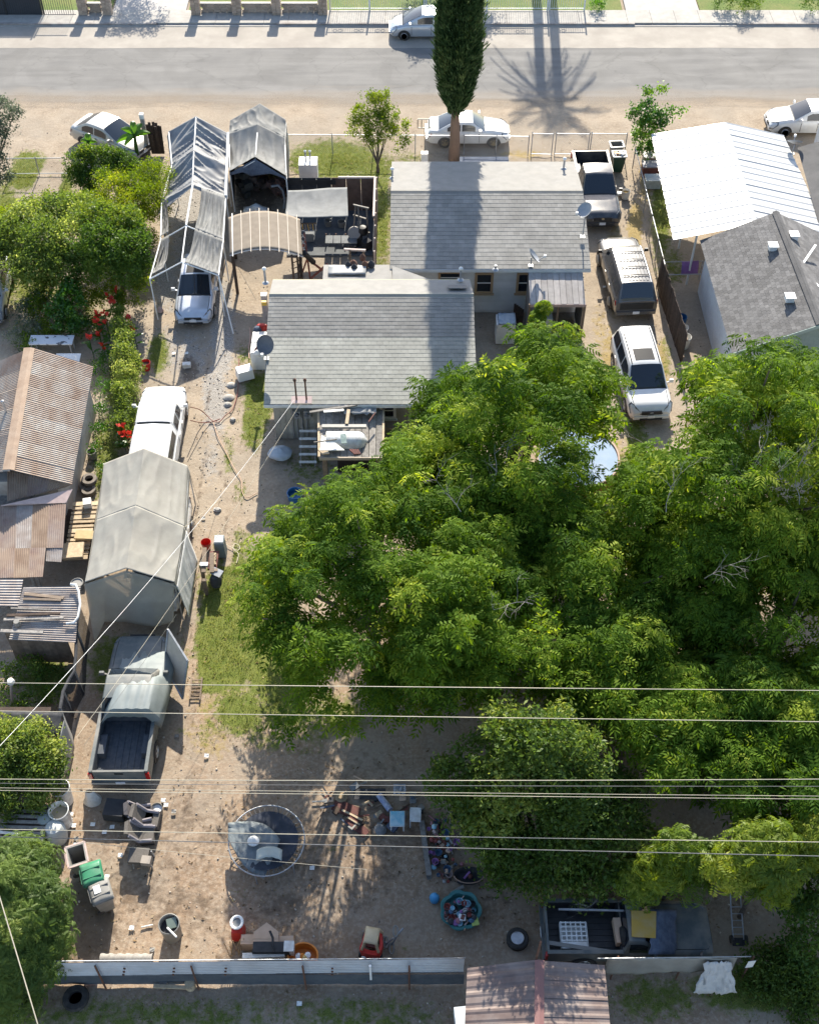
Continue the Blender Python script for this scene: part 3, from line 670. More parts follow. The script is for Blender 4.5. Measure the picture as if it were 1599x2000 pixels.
def vehicles():
 S = math.pi
 sedan_top = lambda L, hz=.86, bz=.95: [(-L/2, .80), (-L/2+.12, bz), (-L*.22, bz-.01), (L*.18, bz-.02), (L*.24, bz-.03), (L/2-.45, hz-.04), (L/2-.1, hz-.16), (L/2, hz-.30)]
 # silver sedan in the torn carport, nose to the camera
 L = 4.5; h = S+rad(1.0)
 vehicle('parked_car', 'silver sedan parked nose out under the bare front bay of the torn carport', 'car', front_at(380, 641, 0, h, L), h, L, 1.78, sedan_top(L), 0, 0, 1.45,
   L*.235, L*.02, -L*.24, -L*.40, PA['silverblue'], sunroof=(.05*L-.18, -.32*L*.45+.1))
 # white sedan on the verge, seen from its right side
 L = 4.4; h = -rad(90); c = P(912, 289, 0); c.y += .84
 vehicle('parked_car', 'white sedan with gold hubcaps parked on the dirt verge behind the cypress trunk', 'car', (c.x+.05, c.y, 0), h, L, 1.70, sedan_top(L, .88, .97), 0, 0, 1.40,
   L*.20, L*.045, -L*.20, -L*.385, PA['white'], rimm=mat('dull_gold_hubcap', (.3, .24, .13), (.2, .16, .1), rough=.5, metal=.5))
 # silver hatchback across the street
 L = 4.45; h = rad(90); c = P(762, 74, 0)
 vehicle('parked_car', 'silver hatchback parked against the far kerb half behind the cypress', 'car', (c.x+L/2, P(800, 79).y+.82, 0), h, L, 1.72,
   [(-L/2, .85), (-L/2+.1, 1.08), (-L*.2, 1.0), (L*.22, .98), (L*.30, .95), (L/2-.3, .80), (L/2, .55)], 0, 0, 1.50, L*.33, L*.06, -L*.22, -L*.47, PA['silver'])
 # dusty sedan angled at the top left
 L = 4.5; h = -rad(90+31); c = P(220, 296, 0)
 vehicle('parked_car', 'dusty silver sedan parked at an angle behind the banana plants and hedge', 'car', (c.x, c.y+.5, 0), h, L, 1.80, sedan_top(L, .9, 1.0), 0, 0, 1.46,
   L*.25, L*.03, -L*.22, -L*.42, PA['beige'])
 # white car at the right edge
 L = 4.4; h = rad(90); c = P(1497, 262, 0)
 vehicle('parked_car', 'white sedan parked on the verge at the right edge behind the white metal roof', 'car', (c.x+L/2, c.y+.55, 0), h, L, 1.75, sedan_top(L, .88, .97), 0, 0, 1.45,
   L*.22, L*.02, -L*.22, -L*.40, PA['white'])
 # car cut by the left edge
 L = 4.5; h = S+rad(5); c = P(17, 590, 0)
 vehicle('parked_car', 'pale car cut off by the left edge beside the dark shrubs', 'car', (c.x-.78, c.y+.2, 0), h, L, 1.75, sedan_top(L), 0, 0, 1.45, L*.22, L*.02, -L*.22, -L*.40, PA['silverblue'])
 # black pickup, nose to the camera
 L = 5.5; h = S+rad(1.5)
 t = vehicle('pickup_truck', 'black pickup truck with empty open bed beside the bins, nose towards the camera', 'pickup truck', front_at(1173, 455, 0, h, L), h, L, 1.95,
   [(-L/2, 1.2), (L*.20, 1.16), (L*.25, 1.14), (L/2-.3, 1.06), (L/2-.02, .98), (L/2, .84)], 0, 0, 1.88, L*.215, L*.075, -L*.10, -L*.125, PA['black'], wheel_r=.38, axles=(.33, -.30), gz=.36, nose=.12,
   pick=(-L*.13, 1.22, M['black']), tumble=.80, bumperm=PA['black'], windows=2)
 # pewter SUV, tail to the camera
 L = 5.2; h = rad(3.5)
 vehicle('suv', 'pewter SUV with black roof rack and black tailgate parked tail towards the camera', 'SUV', rear_at(1237, 628, 0, h, L), h, L, 2.0,
   [(-L/2, 1.15), (-L/2+.1, 1.2), (L*.20, 1.16), (L*.25, 1.14), (L/2-.4, 1.06), (L/2-.03, .95), (L/2, .8)], 0, 0, 1.86, L*.27, L*.12, -L*.40, -L*.492, PA['pewter'], wheel_r=.38, axles=(.32, -.29), gz=.36, nose=.12, tail=.05,
   rails='rack', windows=3, tumble=.80, tailm=M['black'])
 # white SUV, nose to the camera
 L = 4.75; h = S+rad(4)
 vehicle('suv', 'white SUV with dark sunroof and black roof rails, nose towards the walnut trees', 'SUV', front_at(1267, 830, 0, h, L), h, L, 1.90,
   [(-L/2, 1.05), (-L/2+.1, 1.12), (L*.20, 1.08), (L*.25, 1.06), (L/2-.4, 1.0), (L/2-.03, .88), (L/2, .72)], 0, 0, 1.76, L*.27, L*.09, -L*.42, -L*.485, PA['white'], wheel_r=.36, axles=(.31, -.28), gz=.3, nose=.16, tail=.08,
   rails='black', windows=3, sunroof=(L*.05, -L*.10), tumble=.80)
 # white pickup with camper shell
 L = 5.5; h = rad(1)
 t = vehicle('pickup_truck', 'white pickup with a white camper shell, its tail under the pale mesh canopy', 'pickup truck', front_at(329, 784, 0, h, L), h, L, 1.92,
   [(-L/2, 1.12), (L*.20, 1.10), (L*.25, 1.08), (L/2-.3, 1.0), (L/2-.02, .92), (L/2, .8)], 0, 0, 1.72, L*.26, L*.17, -L*.04, -L*.06, PA['white2'], wheel_r=.36, axles=(.33, -.29), gz=.34, nose=.14,
   pick=(-L*.065, 1.1, M['dark']), tumble=.84, windows=2)
 sh = MB(); ya, yb = -L*.068, -L/2+.05
 sec = lambda y, z: [(-.92, y, 1.13), (-.90, y, 1.2), (-.76, y, z-.06), (-.70, y, z), (0, y, z+.05), (.70, y, z), (.76, y, z-.06), (.90, y, 1.2), (.92, y, 1.13)]
 sh.grid([sec(ya, 1.70), sec(lerp(ya, yb, .5), 1.74), sec(yb, 1.70)]); sh.f += [tuple(range(9))[::-1], tuple(range(18, 27))]
 o = sh.build('camper_shell', PA['white2'], None, smooth=35); o.parent = t
 for s in (-1, 1):
  g = MB(); g.add([(s*.895, ya-.25, 1.27), (s*.895, yb+.2, 1.27), (s*.79, yb+.26, 1.6), (s*.79, ya-.25, 1.6)], [(0, 1, 2, 3)]); q = g.build('shell_window', M['glass'], None, solid=.01); q.parent = o
 # gray pickup under a tarp, bed to the camera
 L = 5.6; h = rad(.6)
 t = vehicle('pickup_truck', 'faded gray pickup with a tarp tied over its cab and an open dark bed', 'pickup truck', rear_at(243, 1541, 0, h, L), h, L, 1.98,
   [(-L/2, 1.12), (L*.20, 1.12), (L*.25, 1.10), (L/2-.3, 1.02), (L/2-.02, .95), (L/2, .8)], 0, 0, 1.74, L*.22, L*.10, -L*.06, -L*.085, PA['old'], wheel_r=.36, axles=(.33, -.29), gz=.34, nose=.16,
   pick=(-L*.095, 1.15, mat('dark_bed_liner', (.05, .06, .075), (.085, .09, .1), rough=.8, scale=6)), tumble=.86, windows=1)
 # van under the mesh canopy
 L = 5.2; h = S+rad(2)
 c = P(300, 1225, 0)
 vehicle('van', 'pale van parked inside the pale mesh canopy, seen through its front flap', 'van', (c.x, c.y+L/2+.5, 0), h, L, 1.9,
   [(-L/2, 1.1), (L*.20, 1.12), (L*.30, 1.08), (L/2-.2, 1.0), (L/2, .8)], 0, 0, 1.8, L*.36, L*.22, -L*.44, -L*.49, PA['white'], wheel_r=.34, windows=3, nose=.14)
 # wreck behind the bottom fence
 L = 5.0; h = -rad(90)
 a, b = P(1065, 1868, .5), P(1388, 1868, .5)
 t = vehicle('pickup_truck', 'old primer gray pickup loaded with junk in deep shade behind the bottom fence', 'pickup truck', ((a.x+b.x)/2, 14.05, 0), h, (b.x-a.x), 1.72,
   [(-L/2, 1.0), (L*.1, 1.02), (L*.2, 1.0), (L/2-.3, .94), (L/2-.02, .86), (L/2, .7)], 0, 0, 1.52, L*.18, L*.07, -L*.02, -L*.04, PA['old'], wheel_r=.33, axles=(.32, -.27), gz=.3, nose=.10,
   pick=(-L*.045, 1.02, M['black']), tumble=.86, windows=1)
vehicles()
# ------------------------------------------------------------------ roofs
def shingles(parent, A, B, Cc, D, rows, cols, m, mS, nmax=300, th=.008):
 "A,B = eave left/right, C,D = ridge right/left. the nearest nmax shingles are parts of their own, the rest one mesh"
 A, B, Cc, D = map(Vector, (A, B, Cc, D)); ex = ((B-A)/cols); wx = ex.length; nx = ex.normalized(); up = (D-A)
 ny = up.normalized(); nn = nx.cross(ny).normalized(); ry = up.length/rows
 base = MB().slab([A-nn*.02, B-nn*.02, Cc-nn*.02, D-nn*.02], .06); base.build('roof_deck', mS, parent)
 me = None; rest = MB(); cnt = 0; tints = []
 w, h = wx*.97, ry*1.25
 loc = [(0, 0, th*1.6), (w, 0, th*1.6), (w, h, th*.2), (0, h, th*.2), (0, 0, 0), (w, 0, 0)]; fs = [(0, 1, 2, 3), (4, 5, 1, 0), (5, 2, 1), (4, 0, 3)]
 rl = root_of(parent).location
 for r in range(rows):
  off = (0, .5)[r % 2]+R.uniform(-.04, .04)
  for c in range(-1, cols+1):
   u = c+off
   u0, u1 = max(0, u), min(cols, u+.97)
   if u1-u0 < .12: continue
   l = lerp(A, D, r/rows)+(lerp(B, Cc, r/rows)-lerp(A, D, r/rows))*(u0/cols)
   sag = R.uniform(-.001, .002); k = u1-u0
   Mx = Matrix((( *(nx*(k/.97)),), tuple(ny), tuple(nn))).transposed()
   o_ = l+nn*(.004+sag)
   if cnt < nmax and k > .9:
    if me is None:
     b = MB(); b.add(loc, fs); me = b.mesh('shingle'); me.materials.append(m)
    ob = bpy.data.objects.new('shingle', me); COL.objects.link(ob); ob.parent = parent
    ob.matrix_basis = Matrix.Translation(o_-rl) @ Mx.to_4x4(); cnt += 1
   else:
    rest.add([o_+Mx @ Vector(q) for q in loc], fs); tints += [R.random()]*6
 if rest.v:
  o = rest.build('shingle_field', mS, parent, kind='stuff')
  o.data.attributes.new('tint', 'FLOAT', 'POINT').data.foreach_set('value', tints[:len(o.data.vertices)])
def shmat(n, c, c2, r):
 return mat(n, c, c2, rough=.9, scale=1.6, bump=.35, bscale=120, rnd=r, spec=.25, dirt=tuple(v*.72 for v in c), dscale=.5, damt=.75), \
           mat(n+'_field', c, c2, rough=.9, scale=1.6, bump=.35, bscale=120, rnd=r, spec=.25, attr='tint', dirt=tuple(v*.72 for v in c), dscale=.5, damt=.75)

def corr(a, b, c, d, waves, amp, ns=5):
 "corrugated sheet; a->b across the waves, a->d along the slope"
 a, b, c, d = map(Vector, (a, b, c, d)); nn = (b-a).cross(d-a).normalized()
 if nn.z < 0: nn = -nn
 k = int(waves*ns); mb = MB(); rows = []
 for v in (0, .5, 1):
  p, q = lerp(a, d, v), lerp(b, c, v)
  rows.append([lerp(p, q, i/k)+nn*amp*math.sin(2*math.pi*i/ns) for i in range(k+1)])
 return mb.grid(rows)
def corr_roof(parent, a, b, c, d, panels, waves, amp, ms, rows=1, jit=.02, name='roof_panel'):
 a, b, c, d = map(Vector, (a, b, c, d))
 for r in range(rows):
  for i in range(panels):
   t0, t1 = i/panels, (i+1)/panels+.012; s0, s1 = r/rows, min(1, (r+1)/rows+.02)
   f = lambda t, s_: lerp(lerp(a, b, t), lerp(d, c, t), s_)
   z = Vector((0, 0, .004*(i % 2)+.012*r+R.uniform(0, jit)))
   corr(f(t0, s0)+z, f(t1, s0)+z, f(t1, s1)+z, f(t0, s1)+z, waves, amp).build(name, ms[(i*7+r*3) % len(ms)], parent, smooth=60)

def gable_walls(mb, x0, x1, y0, y1, h): mb.box(((x0+x1)/2, (y0+y1)/2, h/2), (x1-x0, y1-y0, h))

def window_part(parent, x, y, z, w, h, fm, depth=.05, sgn=-1):
 "window on a wall facing -y"
 f = MB(); d = depth; t = .11
 for dx in (-1, 1): f.box((x+dx*(w/2+t/2), y+sgn*d/2, z), (t, d, h+2*t))
 for dz in (-1, 1): f.box((x, y+sgn*(d/2+.002), z+dz*(h/2+t/2)), (w, d, t))
 o = f.build('window', fm, parent)
 MB().box((x, y+sgn*.008, z), (w, .01, h)).build('pane', M['glass'], o)
 b = MB(); b.box((x, y+sgn*.022, z), (w, .02, .05)); b.build('sash', M['white'], o)
 b = MB(); b.box((x, y+sgn*.07, z-h/2-t-.02), (w+.34, .13, .04)); b.build('sill', fm, o)

def vent_pipe(parent, p, h=.5, r=.05, cap=True, m=None):
 b = MB(); b.tube([p, p+Vector((0, 0, h))], r, 10); o = b.build('vent_pipe', m or M['galv'], parent, smooth=50)
 if cap: b = MB(); b.lathe([(.001, h+.10), (r*1.6, h+.06), (r*2, h), (r*1.3, h-.05)], p, 12); b.build('vent_cap', M['white'], o, smooth=60)
 b = MB(); b.lathe([(r*3, .012), (r*1.2, .08)], p, 10); b.build('flashing', M['galv'], o)

def dish(parent, p, aim, r=.38, mast=.6, m=None, name='satellite_dish', label=None, lean=(0, 0)):
 t = thing(name, label, 'satellite dish', p)
 b = MB(); top = p+Vector((lean[0], lean[1], mast)); b.tube([p, p+Vector((0, 0, mast*.5)), top], .028, 8); b.box(p+Vector((0, 0, .01)), (.2, .2, .02)); b.build('mast', M['galv'], t)
 aim = Vector(aim).normalized(); q = aim.to_track_quat('Z', 'Y').to_matrix(); c = top+aim*.06
 b = MB(); b.lathe([(.001, 0), (r*.4, .02), (r*.75, .06), (r, .11), (r*1.02, .115), (r, .095), (r*.4, .0), (.001, -.015)], c, 22, M=q, sx=.9); b.build('reflector', m or mat('dish_gray', (.33, .34, .36), (.28, .29, .3), rough=.45), t, smooth=50)
 e = c+q @ Vector((0, -r*.95, .42)); b = MB(); b.beam(c+q @ Vector((0, -r*.9, .05)), e, .035); b.build('feed_arm', M['galv'], t)
 b = MB(); b.box(e, (.1, .1, .12)); b.build('receiver', M['white'], t)
 return t

def houses():
 gA, gAs = shmat('gray_shingle', (.26, .25, .23), (.215, .207, .19), .10)
 gB, gBs = shmat('pale_green_gray_shingle', (.29, .288, .258), (.25, .248, .222), .08)
 gC, gCs = shmat('charcoal_shingle', (.155, .15, .148), (.115, .112, .112), .22)
 wallw = mat('white_siding', (.68, .69, .69), (.6, .61, .6), rough=.7, scale=2, dirt=(.45, .43, .4), damt=.3, rnd=.05)
 trim = mat('tan_window_trim', (.42, .29, .17), (.36, .25, .15), rough=.7)
 # ---- house A
 t = thing('house', 'front house with weathered gray shingle gable roof crossed by the cypress shadow', 'house', (3.6, 47, 0))
 x0, x1, yN, yR, yS = -.87, 8.1, 51.5, 47.9, 43.2; zN, zR, zS = 3.0, 3.7, 2.85
 shingles(t, (x0, yS, zS), (x1, yS, zS), (x1, yR, zR), (x0, yR, zR), 19, 32, gA, gAs)
 MB().slab([(x0, yR+.02, zR+.02), (x1, yR+.02, zR+.02), (x1, yN, zN), (x0, yN, zN)], .07).build('roof_north', M['roll'], t)
 b = MB()
 n = 28
 for i in range(n):
  xa = lerp(x0, x1, i/n); xb = lerp(x0, x1, (i+1)/n)
  b.slab([(xa, yR-.16, zR-.025), (xb-.01, yR-.16, zR-.025), (xb-.01, yR, zR+.05), (xa, yR, zR+.05)], .012); b.slab([(xa, yR, zR+.052), (xb-.01, yR, zR+.052), (xb-.01, yR+.2, zR-.02), (xa, yR+.2, zR-.02)], .012)
 b.build('ridge_cap', gAs, t)
 b = MB(); gable_walls(b, x0+.3, x1-.3, yS+.45, yN-.4, 2.78)
 for xx in (x0+.32, x1-.32): b.prism([(xx-.02, yS+.45), (xx+.02, yS+.45), (xx+.02, yN-.4), (xx-.02, yN-.4)], 2.78, 2.8)
 b.build('wall', wallw, t)
 for xx in (x0+.3, x1-.3):
  g = MB(); g.add([(xx, yS+.45, 2.7), (xx, yN-.4, 2.7), (xx, yR, zR-.12)], [(0, 1, 2)]); g.build('gable', wallw, t, solid=.05)
 yw = yS+.45
 k = 0; z = .15
 while z < 2.7:
  b = MB(); b.add([(x0+.3, yw-.028, z), (x1-.3, yw-.028, z), (x1-.3, yw-.006, z+.165), (x0+.3, yw-.006, z+.165), (x0+.3, yw, z), (x1-.3, yw, z)], [(0, 1, 2, 3), (4, 5, 1, 0)]); b.build('siding_board', wallw, t); z += .165
 b = MB(); b.beam((x0, yS-.015, zS-.09), (x1, yS-.015, zS-.09), .03, .16); b.build('fascia', wallw, t)
 for px_, w in ((944, .62), (1022, .5)): window_part(t, P(px_, 545, 1.7).x, yw-.02, 1.75, w, .95, trim)
 window_part(t, P(878, 540, 1.9).x, yw-.02, 2.05, .85, .5, trim)
 for q, hh, cc in (((1100, 330), .55, True), ((766, 348), .5, True), ((967, 527), .25, False)):
  zz = 3.2 if q[1] < 340 else (3.3 if q[1] < 400 else 2.95); vent_pipe(t, P(q[0], q[1], zz), hh, .05, cc)
 b = MB(); b.tube([P(1137, 455, 3.2), P(1139, 500, 3.0)], .012, 5); b.build('antenna_wire', M['black'], t)
 dish(None, P(1137, 462, 3.35), (-.5, -.4, .75), .36, 1.35, label='gray satellite dish on a tall mast at the right edge of the front house roof')
 dish(None, P(1036, 519, 2.9), (.75, .1, .6), .38, .45, label='gray satellite dish at the south eave of the front house beside the porch')
 # link roof between the two houses
 b = MB(); a_, b_, c_, d_ = P(766, 524, 2.95), P(850, 524, 2.95), P(850, 553, 3.0), P(766, 560, 3.0)
 b.slab([P(766, 519, 2.95), P(846, 548, 2.98), P(846, 560, 3.02), P(766, 560, 3.02)], .05); b.build('link_roof', M['roll'], t)
 # porch
 pr = thing('porch', 'lean to porch with board roof on the south side of the front house', 'porch', P(1085, 640, 0))
 pm = mat('gray_board_roof', (.36, .33, .31), (.28, .26, .245), rough=.8, scale=5, rnd=.14, dirt=(.2, .17, .15), damt=.3)
 aL, aR = P(1031, 526, 2.72), P(1137, 524, 2.72); eL, eR = P(1035, 594, 2.3), P(1143, 594, 2.3)
 for i in range(9):
  u, v = i/9+.003, (i+1)/9-.003; z = Vector((0, 0, .006*(i % 2)))
  MB().slab([lerp(eL, eR, u)+z, lerp(eL, eR, v)+z, lerp(aL, aR, v)+z, lerp(aL, aR, u)+z], .03).build('roof_board', pm, pr)
 b = MB(); b.beam(eL-Vector((0, .01, .08)), eR-Vector((0, .01, .08)), .04, .14); b.build('fascia', M['pink'], pr)
 for q in (eL, lerp(eL, eR, .52), eR): b = MB(); g = Vector((q.x, q.y+.12, 0)); b.beam(g, g+Vector((0, 0, 2.2)), .1); b.build('post', M['wood'], pr)
 for u in (0.02, .98):
  q = lerp(eL, eR, u); q2 = lerp(aL, aR, u); b = MB(); b.slab([(q.x, q.y+.2, .05), (q2.x, q2.y, .05), (q2.x, q2.y, 2.6), (q.x, q.y+.2, 2.2)], .04); b.build('side_wall', M['wood_gray'], pr)
 ca = eL.lerp(eR, .28); b = MB(); b.box((ca.x, ca.y+.55, .62), (.85, .6, 1.24)); fr = solo('refrigerator', b, M['white_plastic'], 'white chest cabinet standing inside the lean to porch', 'cabinet')
 # ---- house B
 t = thing('house', 'rear house with pale gray green shingle roof bending halfway down its slope', 'house', (-1.6, 38, 0))
 xa, xb = -5.95, 2.72
 NL, NR = Vector((xa, 41.8, 3.35)), Vector((xb-.1, 41.8, 3.35)); RL, RR = Vector((xa, 40.25, 3.75)), Vector((xb, 40.25, 3.75)); KL, KR = Vector((xa, 38.18, 3.2)), Vector((xb, 38.18, 3.2)); EL, ER = Vector((xa+.12, 34.66, 2.7)), Vector((xb+.02, 34.66, 2.7))
 shingles(t, EL, ER, KR, KL, 16, 34, gB, gBs, 300); shingles(t, KL+Vector((0, 0, .01)), KR+Vector((0, 0, .01)), RR, RL, 11, 34, gA, gBs if False else gAs, 0)
 MB().slab([RL+Vector((0, .02, .02)), RR+Vector((0, .02, .02)), NR, NL], .07).build('roof_north', M['roll'], t)
 b = MB(); b.slab([RL+Vector((0, -.12, -.02)), RR+Vector((0, -.12, -.02)), RR+Vector((0, 0, .05)), RL+Vector((0, 0, .05))], .015); b.slab([RL+Vector((0, 0, .052)), RR+Vector((0, 0, .052)), RR+Vector((0, .16, -.01)), RL+Vector((0, .16, -.01))], .015); b.build('ridge_cap', gBs, t)
 bm = mat('beige_wall_board', (.40, .37, .31), (.33, .305, .26), rough=.85, scale=5, rnd=.1, dirt=(.2, .18, .15), damt=.5)
 b = MB(); gable_walls(b, xa+.35, xb-.3, 35.42, 41.4, 2.7); b.build('wall', bm, t)
 for xx in (xa+.36, xb-.31):
  g = MB(); g.add([(xx, 35.42, 2.6), (xx, 41.4, 2.6), (xx, 40.25, 3.65), (xx, 38.18, 3.1)], [(0, 1, 2, 3)]); g.build('gable', bm, t, solid=.05)
 x = xa+.36; k = 0
 while x < xb-.5:
  w = .235; MB().box((x+w/2, 35.40-.003*(k % 2), 1.3), (w-.012, .03, 2.58)).build('wall_board', bm, t); x += w+.004; k += 1
 b = MB(); b.beam(EL-Vector((0, .02, .09)), ER-Vector((0, .02, .09)), .03, .15); b.build('fascia', M['white'], t)
 window_part(t, P(757, 806, 1.9).x, 35.37, 1.7, .45, .7, M['white'])
 # masts on the eave
 b = MB(); c = P(589, 781, 2.86); b.box(c, (.82, .34, .03), rx=rad(13)); b.build('mast_pad', mat('pink_flashing', (.5, .38, .35), (.42, .32, .3), rough=.8), t)
 for dx in (-.20, .20):
  b = MB(); p = c+Vector((dx, 0, 0)); b.tube([p, p+Vector((0, 0, 1.05))], .035, 8); b.lathe([(.06, 1.02), (.07, 1.1), (.001, 1.16)], p, 10); b.build('service_mast', M['rust'], t)
 for dx in (-.3, -.12, .1, .28): b = MB(); q = P(590, 855, 0)+Vector((dx, -.03, 0)); b.tube([(q.x, 35.33, .1), (q.x, 35.33, 2.5)], .028, 6); b.build('conduit', M['galv'], t)
 for dx in (-.22, .2): b = MB(); q = P(590, 822, 1.5); b.box((q.x+dx, 35.3, 1.55), (.3, .16, .42)); o = b.build('meter_box', M['galv'], t); b = MB(); b.lathe([(.09, 0), (.09, .08), (.001, .1)], (q.x+dx, 35.22, 1.6), 12, M=Matrix.Rotation(rad(90), 3, 'X')); b.build('meter', M['lens'], o)
 vent_pipe(t, P(519, 553, 3.4), .75, .05); vent_pipe(t, P(899, 547, 3.5), .6, .05)
 MB().box(P(893, 560, 3.7), (.8, .5, .03), rx=rad(-22)).build('roof_patch', mat('dark_patch', (.16, .155, .15), rough=.9), t)
 b = MB(); b.beam(NL-Vector((0, -.01, .06)), NR-Vector((0, -.01, .06)), .05, .1); b.build('drip_edge', mat('yellowed_trim', (.5, .45, .26), rough=.7), t)
 dish(None, P(521, 700, 3.1), (-.15, -.75, .55), .40, .75, label='dark gray satellite dish at the left eave of the rear house', m=mat('dark_dish', (.13, .135, .15), (.1, .105, .12), rough=.5), lean=(.05, 0))
 # flat lean-to piece with weight equipment
 b = MB(); b.slab([P(630, 549, 2.95), P(766, 549, 2.95), P(764, 517, 2.75), P(632, 517, 2.75)], .08); o = b.build('flat_roof', M['roll'], t)
 # sheet lying on the flat roof
 g = MB(); p0 = P(645, 535, 2.93); g.grid([[p0+Vector((i*.24-.1, j*.16-.1, .04+.07*abs(nz3(i*.6, j*.8, 3)))) for i in range(8)] for j in range(5)]); solo('plastic_sheet', g, M['gray_tarp'], 'crumpled gray sheet lying on the flat roof beside the rear house ridge', 'sheet', smooth=True, solid=.01)
 # ---- house C
 t = thing('house', 'gray shingle house with white vents and white wall at the right edge', 'house', P(1480, 620, 0))
 rT, rB = P(1517, 423, 4.3), P(1600, 700, 4.2); eT, eB = P(1366, 470, 2.75), P(1440, 690, 2.75)
 rB = Vector((rT.x+.25, eB.y, 4.3)); rT = Vector((rT.x, eT.y, 4.3)); eT = Vector((eT.x, rT.y, 2.75)); eB = Vector((eT.x+.1, eB.y, 2.75))
 RX, RX2 = Vector((2*rT.x-eT.x, eT.y, 2.75)), Vector((2*rT.x-eT.x, eB.y, 2.75))
 shingles(t, eT, eB, rB, rT, 20, 40, gC, gCs, 300); shingles(t, RX2, RX, rT, rB, 20, 30, gC, gCs, 0)
 b = MB(); n = 34
 for i in range(n):
  p = lerp(rT, rB, (i+.5)/n); b.box(p+Vector((-.07, 0, .03)), (.19, .26, .02), ry=rad(-22), rx=rad(4)); b.box(p+Vector((.07, 0, .03)), (.19, .26, .02), ry=rad(22), rx=rad(4))
 b.build('ridge_cap', gCs, t)
 ww = mat('white_stucco', (.66, .67, .68), (.58, .59, .6), rough=.85, bump=.3, bscale=80, dirt=(.4, .38, .35), damt=.3)
 b = MB(); b.box(((eT.x+RX.x)/2, (eT.y+eB.y)/2, 1.35), (RX.x-eT.x-.7, eT.y-eB.y-.5, 2.7)); b.build('wall', ww, t)
 g = MB(); g.add([(eT.x+.36, eB.y+.26, 2.6), (RX.x-.36, eB.y+.26, 2.6), (rB.x, eB.y+.26, 4.15)], [(0, 1, 2)]); g.build('gable', mat('sage_gable', (.3, .36, .33), (.25, .31, .28), rough=.8), t, solid=.05)
 g = MB(); g.beam(eB-Vector((0, .02, .08)), rB-Vector((0, .02, .08)), .03, .16); g.build('barge_board', mat('sage_trim', (.35, .42, .38), rough=.7), t)
 g = MB(); p = P(1455, 703, 1.6); g.box((p.x+.3, eB.y+.2, 1.9), (1.6, .06, .5)); g.build('door_panel', mat('orange_wood', (.36, .16, .05), (.3, .13, .04), rough=.7), t)
 for q in ((1507, 486), (1548, 465), (1540, 586)):
  z = 4.3-(P(q[0], q[1], 3.9).x-rT.x)*-.0 - abs(P(q[0], q[1], 4).x-rT.x)*(1.55/(rT.x-eT.x)); p = P(q[0], q[1], z)
  b = MB(); b.box(p+Vector((0, 0, .1)), (.34, .34, .22), taper=.9); o = b.build('roof_vent', M['white'], t); b = MB(); b.box(p+Vector((0, 0, .225)), (.42, .42, .035)); b.build('vent_hood', M['white'], o)
 b = MB(); a, c = P(1592, 478, 4.2), P(1560, 525, 4.0); b.beam(a, c, .1, .03); c2 = P(1599, 560, 3.9); b.beam(c, c2, .1, .03); b.build('valley_flashing', M['white'], t)
 # ---- white metal carport roof
 t = thing('carport', 'big white ribbed metal gable roof at the upper right', 'carport', P(1430, 380, 0))
 wm = mat('white_roof_metal', (.46, .46, .45), (.42, .42, .41), rough=.35, scale=.8, spec=.5, dirt=(.6, .58, .55), damt=.25)
 rt, rb = P(1415, 240, 3.5), P(1476, 438, 3.5); lt, lb = P(1271, 263, 2.7), P(1314, 469, 2.7); qt, qb = P(1530, 266, 2.7), P(1622, 470, 2.7)
 for s, (a, b_, c, d) in enumerate(((lt, lb, rb, rt), (qb, qt, rt, rb))):
  for i in range(8):
   f = lambda u, v: lerp(lerp(a, b_, u), lerp(d, c, u), v)
   u0, u1 = i/8, (i+1)/8+.004; z = Vector((0, 0, .004*(i % 2)))
   mb = MB(); rows = []
   for v in (0, .33, .66, 1):
    row = []
    for k in range(13):
     u = lerp(u0, u1, k/12); zz = .03 if k in (0, 1, 6, 12) else .0
     row.append(f(u, v)+z+Vector((0, 0, zz)))
    rows.append(row)
   mb.grid(rows).build('roof_panel', wm, t, solid=.006)
 b = MB(); b.slab([rt+Vector((-.12, 0, -.02)), rb+Vector((-.12, 0, -.02)), rb+Vector((0, 0, .05)), rt+Vector((0, 0, .05))], .01); b.slab([rt+Vector((0, 0, .05)), rb+Vector((0, 0, .05)), rb+Vector((.12, 0, -.02)), rt+Vector((.12, 0, -.02))], .01); b.build('ridge_cap', wm, t)
 for e0, e1 in ((lt, lb), (qt, qb)):
  for u in (.02, .34, .66, .98): q = lerp(lerp(e0, e1, u), lerp(rt, rb, u), .3); b = MB(); b.beam((q.x, q.y, 0), (q.x, q.y, 2.9), .08); b.build('post', M['white'], t)
 # dark roof at far right
 t = thing('house', 'dark gray roofed building cut off by the right edge behind the white carport', 'house', P(1620, 340, 0))
 MB().slab([P(1556, 288, 2.8), P(1602, 452, 2.8), P(1720, 440, 3.8), P(1650, 262, 3.8)], .08).build('roof', gCs, t)
 q = P(1640, 350, 0); MB().box((q.x+1, q.y, 1.3), (4, 5.0, 2.6)).build('wall', ww, t)
 dish(None, P(1546, 300, 2.6), (.1, .5, .7), .42, .5, label='pale satellite dish between the white carport and the dark roof', m=M['galv'])
houses()

